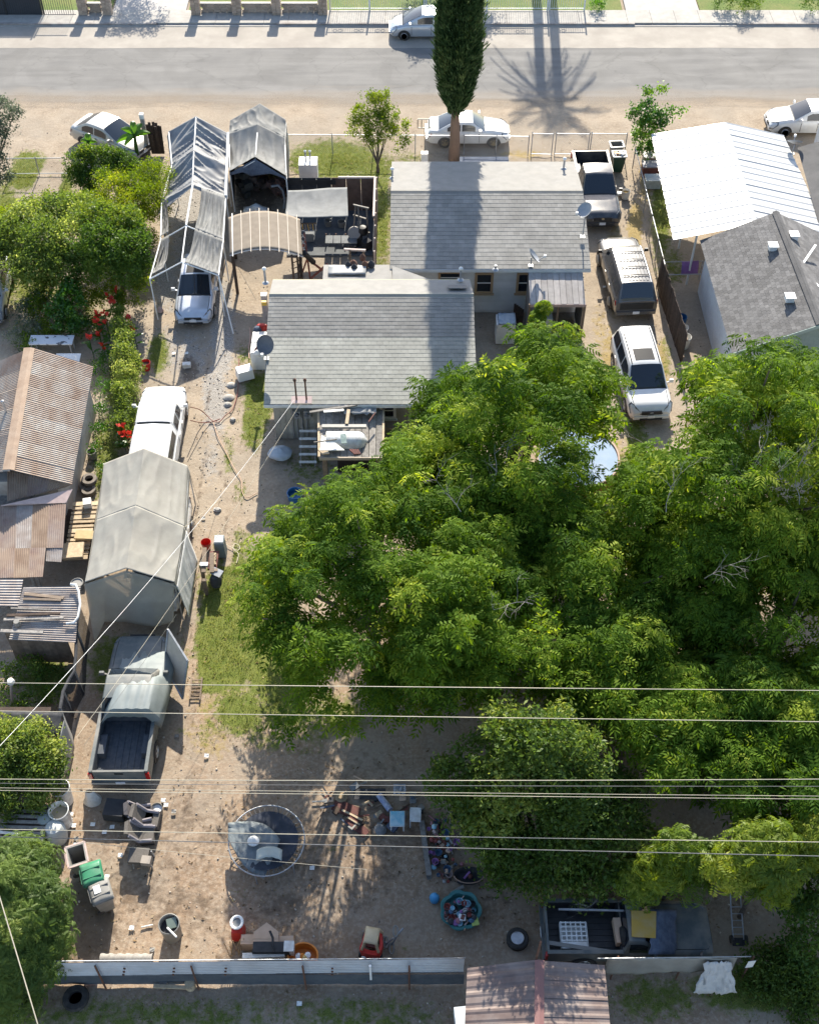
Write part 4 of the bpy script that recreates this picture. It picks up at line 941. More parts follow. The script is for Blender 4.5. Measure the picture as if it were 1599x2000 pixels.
# ------------------------------------------------------------------ fabric canopies
def sheet_between(A, B, nu, nv, sag, wr, wf, seed, sagdir=(0, 0, -1)):
 "cloth between polylines A and B (lists of points); droops by sag in the middle and wrinkles along v"
 def on(L, u):
  k = u*(len(L)-1); i = min(int(k), len(L)-2); return lerp(L[i], L[i+1], k-i)
 sd = Vector(sagdir); rows = []
 for j in range(nv+1):
  v = j/nv; row = []
  for i in range(nu+1):
   u = i/nu; p = lerp(on(A, u), on(B, u), v)
   e = 4*v*(1-v); p = p+sd*sag*e
   n_ = nz3(u*wf, v*1.3, seed) if wf > 0 else nz3(u*2.2+v*.8, -v*wf-abs(u-.5)*4, seed); n2 = nz3(u*abs(wf)*1.1+v*1.7, v*2.1, seed+7)
   q = max(0., 1-abs(n_)*3.2)**1.4*1.5
   p = p+Vector((0, 0, wr*(q*.55+n2*.35)*min(1, e*1.6+.12)))
   row.append(p)
  rows.append(row)
 return rows
def canopy_frame(t, frames, m, legs=None, foot=None):
 for k, (l, p, r) in enumerate(frames):
  b = MB(); b.tube([l, p, r], .032, 8); b.build('rafter', m, t)
  for q in (l, r):
   b = MB(); b.tube([(q.x, q.y, 0), q], .03, 8); b.build('leg', m, t)
 for j, nm in ((0, 'eave_pole'), (1, 'ridge_pole'), (2, 'eave_pole')):
  b = MB(); b.tube([f[j] for f in frames], .032, 8); b.build(nm, m, t)
def canopies():
 zp, ze = 3.0, 2.35; up = Vector((0, 0, .05))
 fp = lambda l, p, r, a=ze, b=zp: (P(*l, a), P(*p, b), P(*r, a))
 # A, torn long carport
 t = thing('canopy_carport', 'long torn carport with dark and silver tarps and bare white frame over the silver sedan', 'carport canopy', P(370, 420, 0))
 fr = [fp((330, 258), (383, 229), (446, 262)), fp((336, 322), (379, 295), (442, 325)), fp((316, 394), (376, 362), (441, 385)), fp((314, 470), (364, 441), (436, 470)), fp((293, 545), (355, 512), (427, 538))]
 canopy_frame(t, fr, M['white'])
 b = MB(); f2 = lerp(fr[2][1], fr[3][1], .5); b.tube([fr[2][1]+Vector((.02, 0, .03)), fr[3][1]+Vector((0, 0, .03))], .05, 8); b.build('ridge_sleeve', M['white_plastic'], t)
 for k, (m, sg) in enumerate(((M['navy_tarp'], .52), (M['navy_tarp'], .45))):
  a, c = fr[k], fr[k+1]
  mid = lambda f, o: [f[0]+Vector((-.12, 0, -.25)), f[0]+up, lerp(f[0], f[1], .5)+up, f[1]+up, lerp(f[1], f[2], .5)+up, f[2]+up, f[2]+Vector((.06, 0, -.15))]
  mb = MB(); mb.grid(sheet_between(mid(a, 0), mid(c, 0), 90, 56, sg, .15, -6., 3+k*5)); o = mb.build('tarp', m, t, smooth=True, solid=.008)
 # edge of the tarp folded down at the third frame
 A = [fr[2][0]+up, fr[2][1]+up, fr[2][2]+up]; B = [fr[2][0]+Vector((-.15, -.65, -.30)), fr[2][1]+Vector((0, -.16, .0)), fr[2][2]+Vector((.05, -.35, -.12))]
 mb = MB(); mb.grid(sheet_between(A, B, 50, 8, .06, .05, 9., 31)); mb.build('tarp_hem', M['navy_tarp'], t, smooth=True, solid=.008)
 # silver half on the right bays
 for k, (u0a, u0b) in enumerate(((.28, .24), (.24, .08))):
  a, c = fr[2+k], fr[3+k]
  A = [lerp(a[1], a[2], s)+up for s in (u0a, .6, 1.)]; B = [lerp(c[1], c[2], s)+up for s in (u0b, .55, 1.)]
  mb = MB(); mb.grid(sheet_between(A, B, 50, 18, .28, .11, 9., 51+k)); mb.build('tarp', M['silver_tarp'], t, smooth=True, solid=.008)
 for k, (a0_, a1_, c1_) in enumerate(((.0, .16, .30), (.02, .34, .40))):
  a, c = fr[2+k], fr[3+k]; A = [lerp(a[0], a[1], s)+up for s in (a0_, lerp(a0_, a1_, .5), a1_)]; B = [lerp(lerp(a[0], c[0], .92), lerp(a[1], c[1], .92), s)+up for s in (a0_, c1_*.6, c1_)]
  mb = MB(); mb.grid(sheet_between(A, B, 26, 16, .32, .12, 7., 61+k)); mb.build('torn_sheet', M['silver_tarp'], t, smooth=True, solid=.008)
 for k in (2, 3):
  a, c = fr[k][0], fr[k+1][0]
  A = [a+Vector((.25, 0, .0)), lerp(a, c, .5)+Vector((.18, 0, .02)), c+Vector((.30 if k == 3 else .2, .3, -.05))]; B = [a+Vector((-.1, 0, -.35)), lerp(a, c, .5)+Vector((.02, 0, -.75)), c+Vector((.35 if k == 3 else -.05, .3, -1.0))]
  mb = MB(); mb.grid(sheet_between(A, B, 26, 10, .0, .09, 6., 71+k)); mb.build('torn_strip', M['silver_tarp'], t, smooth=True, solid=.006)
 # white wrapped right eave
 b = MB(); pts = [lerp(fr[0][2], fr[2][2], k/14)+Vector((.03*nz3(k*.9, 2), 0, .06+.05*nz3(k*1.3, 8))) for k in range(15)]; b.tube(pts, [.07+.03*abs(nz3(k*2.1, 5)) for k in range(15)], 8); b.build('rolled_tarp_edge', mat('white_sheet', (.62, .63, .64), (.5, .51, .52), rough=.5), t, smooth=True)
 up = Vector((0, 0, .08))
 t = thing('canopy_carport', 'gray tarp carport with a dark open front full of junk', 'carport canopy', P(505, 320, 0))
 fr = [fp((450, 238), (508, 205), (558, 236), 2.3, 3.05), fp((447, 262), (503, 244), (556, 270), 2.3, 3.05), fp((449, 337), (498, 309), (559, 346), 2.3, 3.05)]
 canopy_frame(t, [tuple(q-Vector((0, 0, .13)) for q in f) for f in fr], M['white'])
 for k in range(2):
  a, c = fr[k], fr[k+1]; row = lambda f: [f[0]+Vector((-.03, 0, -.9)), f[0]+up, lerp(f[0], f[1], .5)+up, f[1]+up, lerp(f[1], f[2], .5)+up, f[2]+up, f[2]+Vector((.03, 0, -.5))]
  mb = MB(); mb.grid(sheet_between(row(a), row(c), 90, 30, .14 if k == 0 else .42, .10, 10., 91+k)); mb.build('tarp', M['silver_tarp'], t, smooth=True, solid=.008)
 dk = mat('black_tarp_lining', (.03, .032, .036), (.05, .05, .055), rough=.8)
 f = fr[2]; A = [f[0], lerp(f[0], f[1], .5), f[1], lerp(f[1], f[2], .5), f[2]]; A = [q+Vector((0, -.03, -.02)) for q in A]; B = [A[0]+Vector((0, -.0, -.12)), A[1]+Vector((0, 0, -.35)), A[2]+Vector((-.3, .1, -1.05)), A[3]+Vector((0, 0, -.3)), A[4]+Vector((0, 0, -.1))]
 mb = MB(); mb.grid(sheet_between(A, B, 30, 8, 0, .05, 6., 95)); mb.build('front_flap', M['blue_cloth'], t, smooth=True, solid=.008)
 l, r = fr[0][0], fr[0][2]; q0 = fr[2]
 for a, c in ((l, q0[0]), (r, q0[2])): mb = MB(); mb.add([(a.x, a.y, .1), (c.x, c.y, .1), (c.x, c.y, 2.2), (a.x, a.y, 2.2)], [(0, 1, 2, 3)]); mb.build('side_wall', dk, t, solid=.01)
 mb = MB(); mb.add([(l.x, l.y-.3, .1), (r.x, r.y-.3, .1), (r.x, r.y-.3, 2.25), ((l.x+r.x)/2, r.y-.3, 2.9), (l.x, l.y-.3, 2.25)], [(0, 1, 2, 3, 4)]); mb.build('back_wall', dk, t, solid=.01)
 # dark junk within
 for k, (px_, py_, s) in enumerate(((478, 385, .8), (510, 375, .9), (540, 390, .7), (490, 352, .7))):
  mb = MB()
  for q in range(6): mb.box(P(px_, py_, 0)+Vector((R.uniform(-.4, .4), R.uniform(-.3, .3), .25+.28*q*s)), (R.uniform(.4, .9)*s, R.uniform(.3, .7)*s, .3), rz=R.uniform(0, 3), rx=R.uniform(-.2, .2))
  solo('junk_pile', mb, mat('dark_junk%d' % k, (.07+.03*k, .07, .06), (.03, .03, .03), rough=.8), ('low pile of dark boxes at the left inside the gray tarp carport', 'stack of dark boxes in the middle of the gray tarp carport', 'dark boxes stacked at the right inside the gray tarp carport', 'dark bin pile at the back of the gray tarp carport')[k], 'junk pile')
 mb = MB(); p = P(495, 402, .75)
 for k in range(2): pass
 mb.grid([[p+Vector((i*.16-.55, j*.16-.2, .12*nz3(i*.7, j*.9, 1)-(.5 if j == 0 else 0)-.25*abs(i-4)*.3)) for i in range(9)] for j in range(4)]); solo('white_sheet', mb, M['white_plastic'], 'white sheet draped over junk at the mouth of the gray tarp carport', 'sheet', smooth=True, solid=.01)
 mb = MB(); c = P(545, 385, 1.0); mb.tube([c+Vector((-.35, .1, .55)), c+Vector((0, .1, .62)), c+Vector((.22, 0, .4)), c+Vector((.3, -.1, -.1)), c+Vector((.2, -.1, -.6))], .06, 8); solo('duct_hose', mb, M['gray_cloth'], 'curved gray duct hose hanging inside the gray tarp carport', 'duct', smooth=True)
 up = Vector((0, 0, .08))
 t = thing('canopy_carport', 'pale mesh canopy with see-through hanging front over the white van', 'carport canopy', P(265, 1060, 0))
 fr = [fp((204, 908), (282, 878), (367, 912), 2.2, 3.0), fp((190, 1018), (266, 990), (360, 1030), 2.2, 3.0), fp((167, 1140), (247, 1113), (341, 1140), 2.2, 3.0)]
 canopy_frame(t, [tuple(q-Vector((0, 0, .13)) for q in f) for f in fr], M['galv'])
 for k in range(2):
  a, c = fr[k], fr[k+1]; row = lambda f: [f[0]+Vector((-.04, 0, -.5)), f[0]+up, lerp(f[0], f[1], .5)+up, f[1]+up, lerp(f[1], f[2], .5)+up, f[2]+up, f[2]+Vector((.05, 0, -.28))]
  mb = MB(); mb.grid(sheet_between(row(a), row(c), 110, 40, .09, .05, 11., 111+k)); mb.build('mesh_roof', M['mesh_tarp'], t, smooth=True, solid=.004)
 f = fr[2]; A = [f[0]+Vector((-.02, -.02, 0)), lerp(f[0], f[1], .5)+Vector((0, -.02, 0)), f[1]+Vector((0, -.02, 0)), lerp(f[1], f[2], .5)+Vector((0, -.02, 0)), f[2]+Vector((0, -.02, 0))]
 B = [P(185, 1257, .1), P(205, 1215, .55), P(245, 1215, .6), P(300, 1225, .6), P(340, 1215, .6)]
 mb = MB(); mb.grid(sheet_between(A, B, 36, 16, 0, .05, 5., 121)); mb.build('front_flap', M['mesh_flap'], t, smooth=True, solid=.004)
 for k, (a, c) in enumerate(((fr[0][0], fr[2][0]),)):
  mb = MB(); mb.grid(sheet_between([a, lerp(a, c, .5), c], [Vector((a.x, a.y, .3)), Vector((lerp(a, c, .5).x, lerp(a, c, .5).y, .3)), Vector((c.x, c.y, .1))], 30, 8, 0, .03, 5., 131)); mb.build('side_mesh', M['mesh_tarp'], t, smooth=True, solid=.004)
 a, c = fr[1][2], fr[2][2]
 mb = MB(); mb.grid(sheet_between([lerp(a, c, k/5)+Vector((.05, 0, -.2)) for k in range(6)], [Vector((lerp(a, c, k/5).x+.28, lerp(a, c, k/5).y-.15, .35)) for k in range(6)], 30, 10, 0, .14, 7., 141)); mb.build('white_side_curtain', mat('white_curtain', (.66, .66, .65), (.55, .55, .54), rough=.8, trans=.2), t, smooth=True, solid=.006)
 # brown arched gazebo
 t = thing('gazebo', 'arched gazebo with a tan canvas roof on white ribs and dark posts', 'gazebo', P(518, 500, 0))
 n = 24; a0, a1 = P(446, 425, 2.3), P(586, 428, 2.3); b0, b1 = P(449, 498, 2.3), P(591, 500, 2.3)
 def arc(p, q, u, h): return lerp(p, q, u)+Vector((0, 0, h*4*u*(1-u)))
 rows = [[arc(lerp(a0, b0, v), lerp(a1, b1, v), i/n, .42)+Vector((0, 0, .012*nz3(i*.5, v*9, 4)+.02*abs(math.sin(math.pi*i/3.43))**8*0)) for i in range(n+1)] for v in [k/16 for k in range(17)]]
 MB().grid(rows).build('canvas_roof', M['tan_cloth'], t, smooth=True, solid=.01)
 for k in range(8):
  u = .05+.9*k/7; b = MB(); b.tube([arc(a0, a1, u, .42)+Vector((0, .22, .0)), arc(lerp(a0, b0, .5), lerp(a1, b1, .5), u, .42)+Vector((0, 0, .02)), arc(b0, b1, u, .42)+Vector((0, -.2, 0))], .022, 6); b.build('rib', mat('tan_rib', (.45, .39, .32), rough=.7) if k else M['white'], t)
 for p, q in ((a0, a1), (b0, b1)): b = MB(); b.tube([arc(p, q, k/12, .40)-Vector((0, 0, .04)) for k in range(13)], .03, 6); b.build('arch_beam', mat('pale_beam', (.5, .47, .45), rough=.6), t)
 for q in (a0, a1, b0, b1): b = MB(); q2 = lerp(q, (a0+a1+b0+b1)/4, .07); b.beam((q2.x, q2.y, 0), (q2.x, q2.y, 2.28), .13); b.build('post', M['wood_dark'], t)
 for dx in (-.5, -.25): b = MB(); q = b1+Vector((dx, 0, 0)); b.beam((q.x, q.y, 0), (q.x, q.y, 2.35), .09); b.build('lattice_post', M['wood_dark'], t)
 b = MB()
 for k in range(6): b.beam((b1.x-.5, b1.y, .3+k*.32), (b1.x-.05, b1.y, .5+k*.32), .03)
 b.build('lattice', M['wood_dark'], t)
canopies()
# ------------------------------------------------------------------ fences, sheds, yard structures
def wire_mesh(A, B, h, pitch=.11, r=.0035):
 "chain link: thin crossed flat wires between ground points A and B"
 A, B = Vector(A), Vector(B); L = (B-A).length; d = (B-A).normalized(); nn = Vector((-d.y, d.x, 0)); mb = MB(); n = int((L+h)/pitch)
 for s in (1, -1):
  for k in range(n):
   x0 = -h+k*pitch; p = [(x0, 0), (x0+h, h)]
   if x0 < 0: p[0] = (0, -x0)
   if x0+h > L: p[1] = (L, L-x0)
   if s < 0: p = [(L-a, b) for a, b in p]
   q = [A+d*a+Vector((0, 0, b+.03))+nn*.003*s for a, b in p]; w = d*r*1.4
   mb.add([q[0]-w, q[0]+w, q[1]+w, q[1]-w], [(0, 1, 2, 3)])
 return mb
def chain_fence(label, A, B, h, posts, cat='fence', name='chain_link_fence', mid=False, m=None, rail=True):
 A, B = Vector(A), Vector(B); A.z = B.z = 0; m = m or M['galv']
 t = thing(name, label, cat, A)
 for u in posts: q = lerp(A, B, u); b = MB(); b.tube([q, q+Vector((0, 0, h+.06))], .03, 6); b.lathe([(.035, h+.06), (.001, h+.1)], q, 6); b.build('post', m, t)
 if rail: b = MB(); b.tube([A+Vector((0, 0, h)), B+Vector((0, 0, h))], .022, 6); b.build('top_rail', m, t)
 if mid: b = MB(); b.tube([A+Vector((0, 0, .08)), B+Vector((0, 0, .08))], .02, 6); b.build('bottom_rail', m, t)
 wire_mesh(A, B, h).build('wire_mesh', m, t, kind='stuff')
 return t
def iron_fence(name, label, A, B, h, m, pitch=.14, posts=(0, 1), scroll=False, cat='fence', panel=None):
 A, B = Vector(A), Vector(B); t = thing(name, label, cat, A); L = (B-A).length; d = (B-A).normalized()
 z = Vector((0, 0, 1))
 for u in posts: q = lerp(A, B, u); b = MB(); b.beam(q, q+z*(h+.12), .09); b.build('post', m, t)
 for zz in (.12, h-.06, h*.72) if scroll else (.12, h-.06): b = MB(); b.beam(A+z*zz, B+z*zz, .04); b.build('rail', m, t)
 b = MB(); n = int(L/pitch)
 for k in range(1, n): q = A+d*(k*pitch); b.beam(q+z*.1, q+z*h, .022)
 b.build('bars', m, t, kind='stuff')
 if scroll:
  for k in range(int(L/1.3)):
   q = A+d*(.65+k*1.3)+z*h*.86; b = MB()
   for s in (-1, 1): b.tube([q+d*s*(.16+.13*math.cos(a))+z*(.1*math.sin(a))+Vector((0, -.02, 0)) for a in np.linspace(0, 6.28, 12)], .02, 5)
   b.build('scroll', m, t)
 if panel: MB().box(((A+B)/2)+z*h*.5+Vector((0, .05, 0)), (L, .012, h*.9)).build('shadow_sheet', panel, t)
 return t
def fences():
 # front chain link and gates
 y = 56.95
 A, B = P(562, 301, 0), P(1240, 308, 0)
 chain_fence('wire front fence along the lawn between the gray carport and the cypress', P(565, 300, 0), P(880, 302, 0), 1.15, (0, .27, .52, .78, 1))
 chain_fence('wire front fence in front of the white sedan, right of the cypress trunk', P(905, 302, 0), P(1030, 304, 0), 1.15, (0, .5, 1))
 for a, b, l in ((1036, 1076, 'narrow wire gate right of the palm shadow'), (1082, 1146, 'left wide wire gate leaf behind the black pickup'), (1150, 1218, 'right wide wire gate leaf behind the trash bins')):
  chain_fence(l, P(a, 303, 0), P(b, 304, 0), 1.3, (0, 1), 'gate', 'wire_gate', True)
 # left driveway gate, hanging loose
 chain_fence('low wire gate across the two wheel tracks at the left', P(22, 342, 0), P(134, 341, 0), 1.0, (0, .5, 1), 'gate', 'wire_gate', True)
 # right side wire fence
 chain_fence('long wire fence between the black pickup and the white metal roof', P(1234, 330, 0), P(1290, 560, 0), 1.25, (0, .2, .4, .6, .8, 1))
 # dark picket fence on the right
 a, b = P(1281, 560, 0), P(1329, 712, 0); t = thing('wooden_fence', 'dark weathered board fence beside the SUVs on the right', 'fence', (a+b)/2)
 n = 24; d = (b-a).normalized(); L = (b-a).length; q = Vector((-d.y, d.x, 0))
 for k in range(n):
  c = a+d*L*(k+.5)/n; h = 1.75+R.uniform(-.05, .06); mb = MB(); rz = math.atan2(d.y, d.x); mb.box(c+Vector((0, 0, h/2)), (L/n*.94, .022, h), rz=rz, rx=R.uniform(-.02, .02)); mb.build('picket', M['wood_dark'], t)
 for z in (.4, 1.4): mb = MB(); mb.beam(a+q*.05+Vector((0, 0, z)), b+q*.05+Vector((0, 0, z)), .05, .09); mb.build('rail', M['wood'], t)
 # wash line rails with towel
 t = thing('rail_fence', 'low pipe rails with wire between the board fence and the white wall', 'fence', P(1330, 560, 0))
 for py in (512, 537):
  p, q = P(1293, py, 1.1), P(1372, py-2, 1.1); b = MB(); b.tube([p, q], .022, 6); b.build('rail', M['galv'], t)
  for k in (0, 1): b = MB(); e = (p, q)[k]; b.tube([(e.x, e.y, 0), e], .025, 6); b.build('post', M['galv'], t)
 a, b = P(1330, 512, 1.14), P(1363, 509, 1.14); g = MB(); rows = []
 for j in range(9):
  v = j/8; rows.append([lerp(a, b, i/8)+Vector((.02*nz3(i*.6, v*2, 3), -.02-.34*v, .03-.52*v*v+.015*math.sin(i*1.6))) for i in range(9)])
 solo('towel', g.grid(rows), M['purple'], 'purple towel hung over the low pipe rail', 'towel', smooth=True, solid=.012)
 # far iron gates, fence and brick pillars
 bk = M['black']
 iron_fence('iron_gate', 'black iron driveway gate at the top left, dark sheet added for its shadow', P(-40, 32, 0), P(84, 32, 0), 1.75, bk, posts=(0, .45, 1), cat='gate', panel=mat('dark_sheet', (.05, .055, .065), rough=.7))  # solid sheet added so the gate casts a full shadow on the pavement
 iron_fence('iron_fence', 'black iron fence section between the dark gate and the brick pillars', P(88, 32, 0), P(150, 32, 0), 1.6, bk, posts=(0,))
 wf = mat('white_iron', (.62, .64, .64), (.55, .57, .57), rough=.5)
 iron_fence('iron_fence', 'white scrolled iron fence behind the silver hatchback', P(645, 20, .12), P(828, 20, .12), 1.6, wf, posts=(0, .42, 1), scroll=True)
 iron_fence('iron_gate', 'white scrolled iron gate right of the cypress top', P(832, 20, .12), P(1068, 20, .12), 1.7, wf, posts=(0, .5, 1), scroll=True, cat='gate')
 iron_fence('iron_fence', 'short white iron fence section under the palm shadows', P(1072, 20, .12), P(1140, 20, .12), 1.6, wf, posts=(0, 1), scroll=True)
 bm = mat('far_brick', (.40, .32, .25), (.33, .25, .19), rough=.9, scale=9, rnd=.18)
 def pillar(px, lab):
  p = P(px, 30, 0); t = thing('brick_pillar', lab, 'pillar', p, 0, 'brick pillars across the street'); me = None
  for r in range(11):
   for k in range(2):
    dx = (k-.5)*.28; b = MB().box(p+Vector((dx+(.0 if r % 2 else .02), 0, .07+r*.13)), (.265, .5, .115)); b.build('block', bm, t)
  MB().box(p+Vector((0, 0, 1.52)), (.66, .6, .09), taper=.85).build('cap', M['cap'], t)
 for px, lab in ((165, 'brick pillar at the left edge of the pair beside the dark gate'), (212, 'brick pillar of the pair nearest the driveway at the top left'), (384, 'brick pillar at the left end of the low block wall'), (464, 'second brick pillar from the left on the low block wall'),
     (541, 'third brick pillar from the left on the low block wall'), (631, 'brick pillar at the right end of the low block wall, next to the white fence')): pillar(px, lab)
 def lowwall(xa, xb, lab):
  p, q = P(xa, 27, 0), P(xb, 27, 0); t = thing('low_block_wall', lab, 'wall', (p+q)/2); x = p.x+.33
  while x < q.x-.4:
   for r in range(3): b = MB().box((x+.2+(.1 if r % 2 else 0), p.y, .22+r*.16), (.385, .18, .15)); b.build('block', bm, t)
   x += .4
  MB().box(((p.x+q.x)/2, p.y, .70), (q.x-p.x-.62, .24, .06)).build('coping', M['cap'], t)
 lowwall(165, 212, 'short low block wall between the two left pillars'); lowwall(384, 464, 'low block wall under the first bay of pillars'); lowwall(464, 541, 'low block wall in the middle bay of pillars'); lowwall(541, 631, 'low block wall in the bay next to the white fence')
 # sheet metal fence along the bottom
 t = thing('metal_fence', 'corrugated sheet metal fence on posts along the bottom of the yard', 'fence', P(500, 1925, 0))
 fm = mat('pale_corrugated_metal', (.46, .50, .54), (.38, .42, .46), rough=.45, metal=.35, scale=2, dirt=(.3, .27, .25), damt=.3, rnd=.08)
 xs = [40, 140, 243, 340, 441, 531, 599, 649, 724, 798, 860, 905]
 yl = lambda px: 12.66+(px-100)*.00014
 for a, b in zip(xs, xs[1:]):
  A, B = P(a, 1881, 1.8), P(b, 1881, 1.8); A.y, B.y = yl(a), yl(b); zb = .78+R.uniform(-.05, .03)
  corr((A.x, A.y, zb), (A.x, A.y, 1.8), (B.x+.03, B.y, 1.8), (B.x+.03, B.y, zb), 8, .02).build('fence_panel', fm, t, smooth=60)
 for px in (210, 390, 599, 799):
  p = P(px, 1920, 0); b = MB(); b.tube([(p.x, 12.55, 0), (p.x, 12.60, 1.72)], .03, 8); b.build('post', M['rust'], t)
 p = P(724, 1900, 1); b = MB(); b.beam((p.x, 12.6, .7), (p.x, 12.6, 1.75), .06); b.build('post', M['white'], t)
 for k, px in enumerate((243, 340, 441, 649)):
  for z in (1.0, 1.25, 1.5): p = P(px, 1895, z); b = MB().box((p.x, 12.615, z), (.06, .03, .07)); b.build('bracket', M['rust'], t)
 A, B = Vector((P(40, 1925, 0).x, 12.7, 0)), Vector((P(905, 1925, 0).x, 12.75, 0))
 wire_mesh(A, B, .85).build('wire_mesh', M['galv'], t, kind='stuff')
 mb = MB(); mb.grid([[(lerp(A.x, B.x, i/60), 12.69+.03*nz3(i*.5, j), .02+.80*j/3) for i in range(61)] for j in range(4)]); mb.build('shade_netting', mat('black_netting', (.06, .07, .085), (.09, .1, .11), rough=.9, scale=3), t, smooth=True)
 b = MB(); b.tube([(A.x, 12.7, 1.81), (B.x, 12.8, 1.81)], .014, 5); b.build('top_wire', M['galv'], t)
 # tarp covered stretch on the right
 a, c = P(1186, 1872, 1.8), P(1466, 1868, 1.8); t = thing('tarp_fence', 'gray tarp stretched over the fence behind the old pickup', 'fence', (c.x, 12.8, 0))
 mb = MB(); rows = []
 for j in range(9):
  v = j/8; rows.append([(lerp(a.x, c.x-.4, i/40), 12.8-.03*v+.05*nz3(i*.25, v*1.6, 9), 1.8-1.15*v*(1-.25*(i/40)**2)+.03*nz3(i*.7, v, 2)) for i in range(41)])
 mb.grid(rows); mb.build('tarp', M['mesh_tarp'], t, smooth=True, solid=.008)
 b = MB(); b.tube([a+Vector((-.3, 0, 0)), c], .016, 5); b.build('top_wire', M['galv'], t)
 for px in (1200, 1330, 1460): p = P(px, 1890, 1); b = MB(); b.tube([(p.x, 12.85, 0), (p.x, 12.85, 1.8)], .028, 6); b.build('post', M['rust'], t)
 mb = MB(); c = P(1392, 1898, .9); rows = [[(c.x+(i-9)*.062*(.62+j*.05+.2*nz3(j*.5, i*.2)), 12.72-j*.05+.08*nz3(i*.5, j*.5, 3), 1.72-j*.105+.16*nz3(i*.9, j*.6, 8)-.12*abs(nz3(i*.45, 4))*j*.3) for i in range(19)] for j in range(11)]
 solo('tarp', mb.grid(rows), mat('crumpled_white_tarp', (.52, .50, .47), (.42, .41, .39), rough=.7, scale=4), 'crumpled off white tarp hanging over the fence at the lower right', 'tarp', smooth=True, solid=.01)
 mb = MB(); c = P(1464, 1880, 1.6); mb.grid([[(c.x+(i-2)*.05, 12.7, 1.8-j*.08+.02*i) for i in range(5)] for j in range(7)]); solo('rag', mb, M['white'], 'white rag tied at the right end of the tarp fence', 'rag', solid=.01)
fences()

def plank_stack(name, label, cat, boards, m, group=None):
 t = thing(name, label, cat, boards[0][0]); 
 for p, q, w, h in boards: MB().beam(p, q, w, h).build('board', m, t)
 return t
def pallet(label, c, rz, sx=1.2, sy=1.0, n=7, m=None, tilt=0.):
 c = Vector(c); t = thing('pallet', label, 'pallet', c); m = m or M['wood_pale']; q = Matrix.Rotation(rz, 3, 'Z') @ Matrix.Rotation(tilt, 3, 'X')
 for k in range(n):
  y = -sy/2+sy*(k+.5)/n; b = MB(); b.beam(c+q @ Vector((-sx/2, y, .12)), c+q @ Vector((sx/2, y, .12)), sy/n*.66, .02, up=q @ Vector((0, 0, 1))); b.build('slat', m, t)
 for x in (-sx*.45, 0, sx*.45): b = MB(); b.beam(c+q @ Vector((x, -sy/2, .06)), c+q @ Vector((x, sy/2, .06)), .06, .09, up=q @ Vector((0, 0, 1))); b.build('bearer', m, t)
 return t

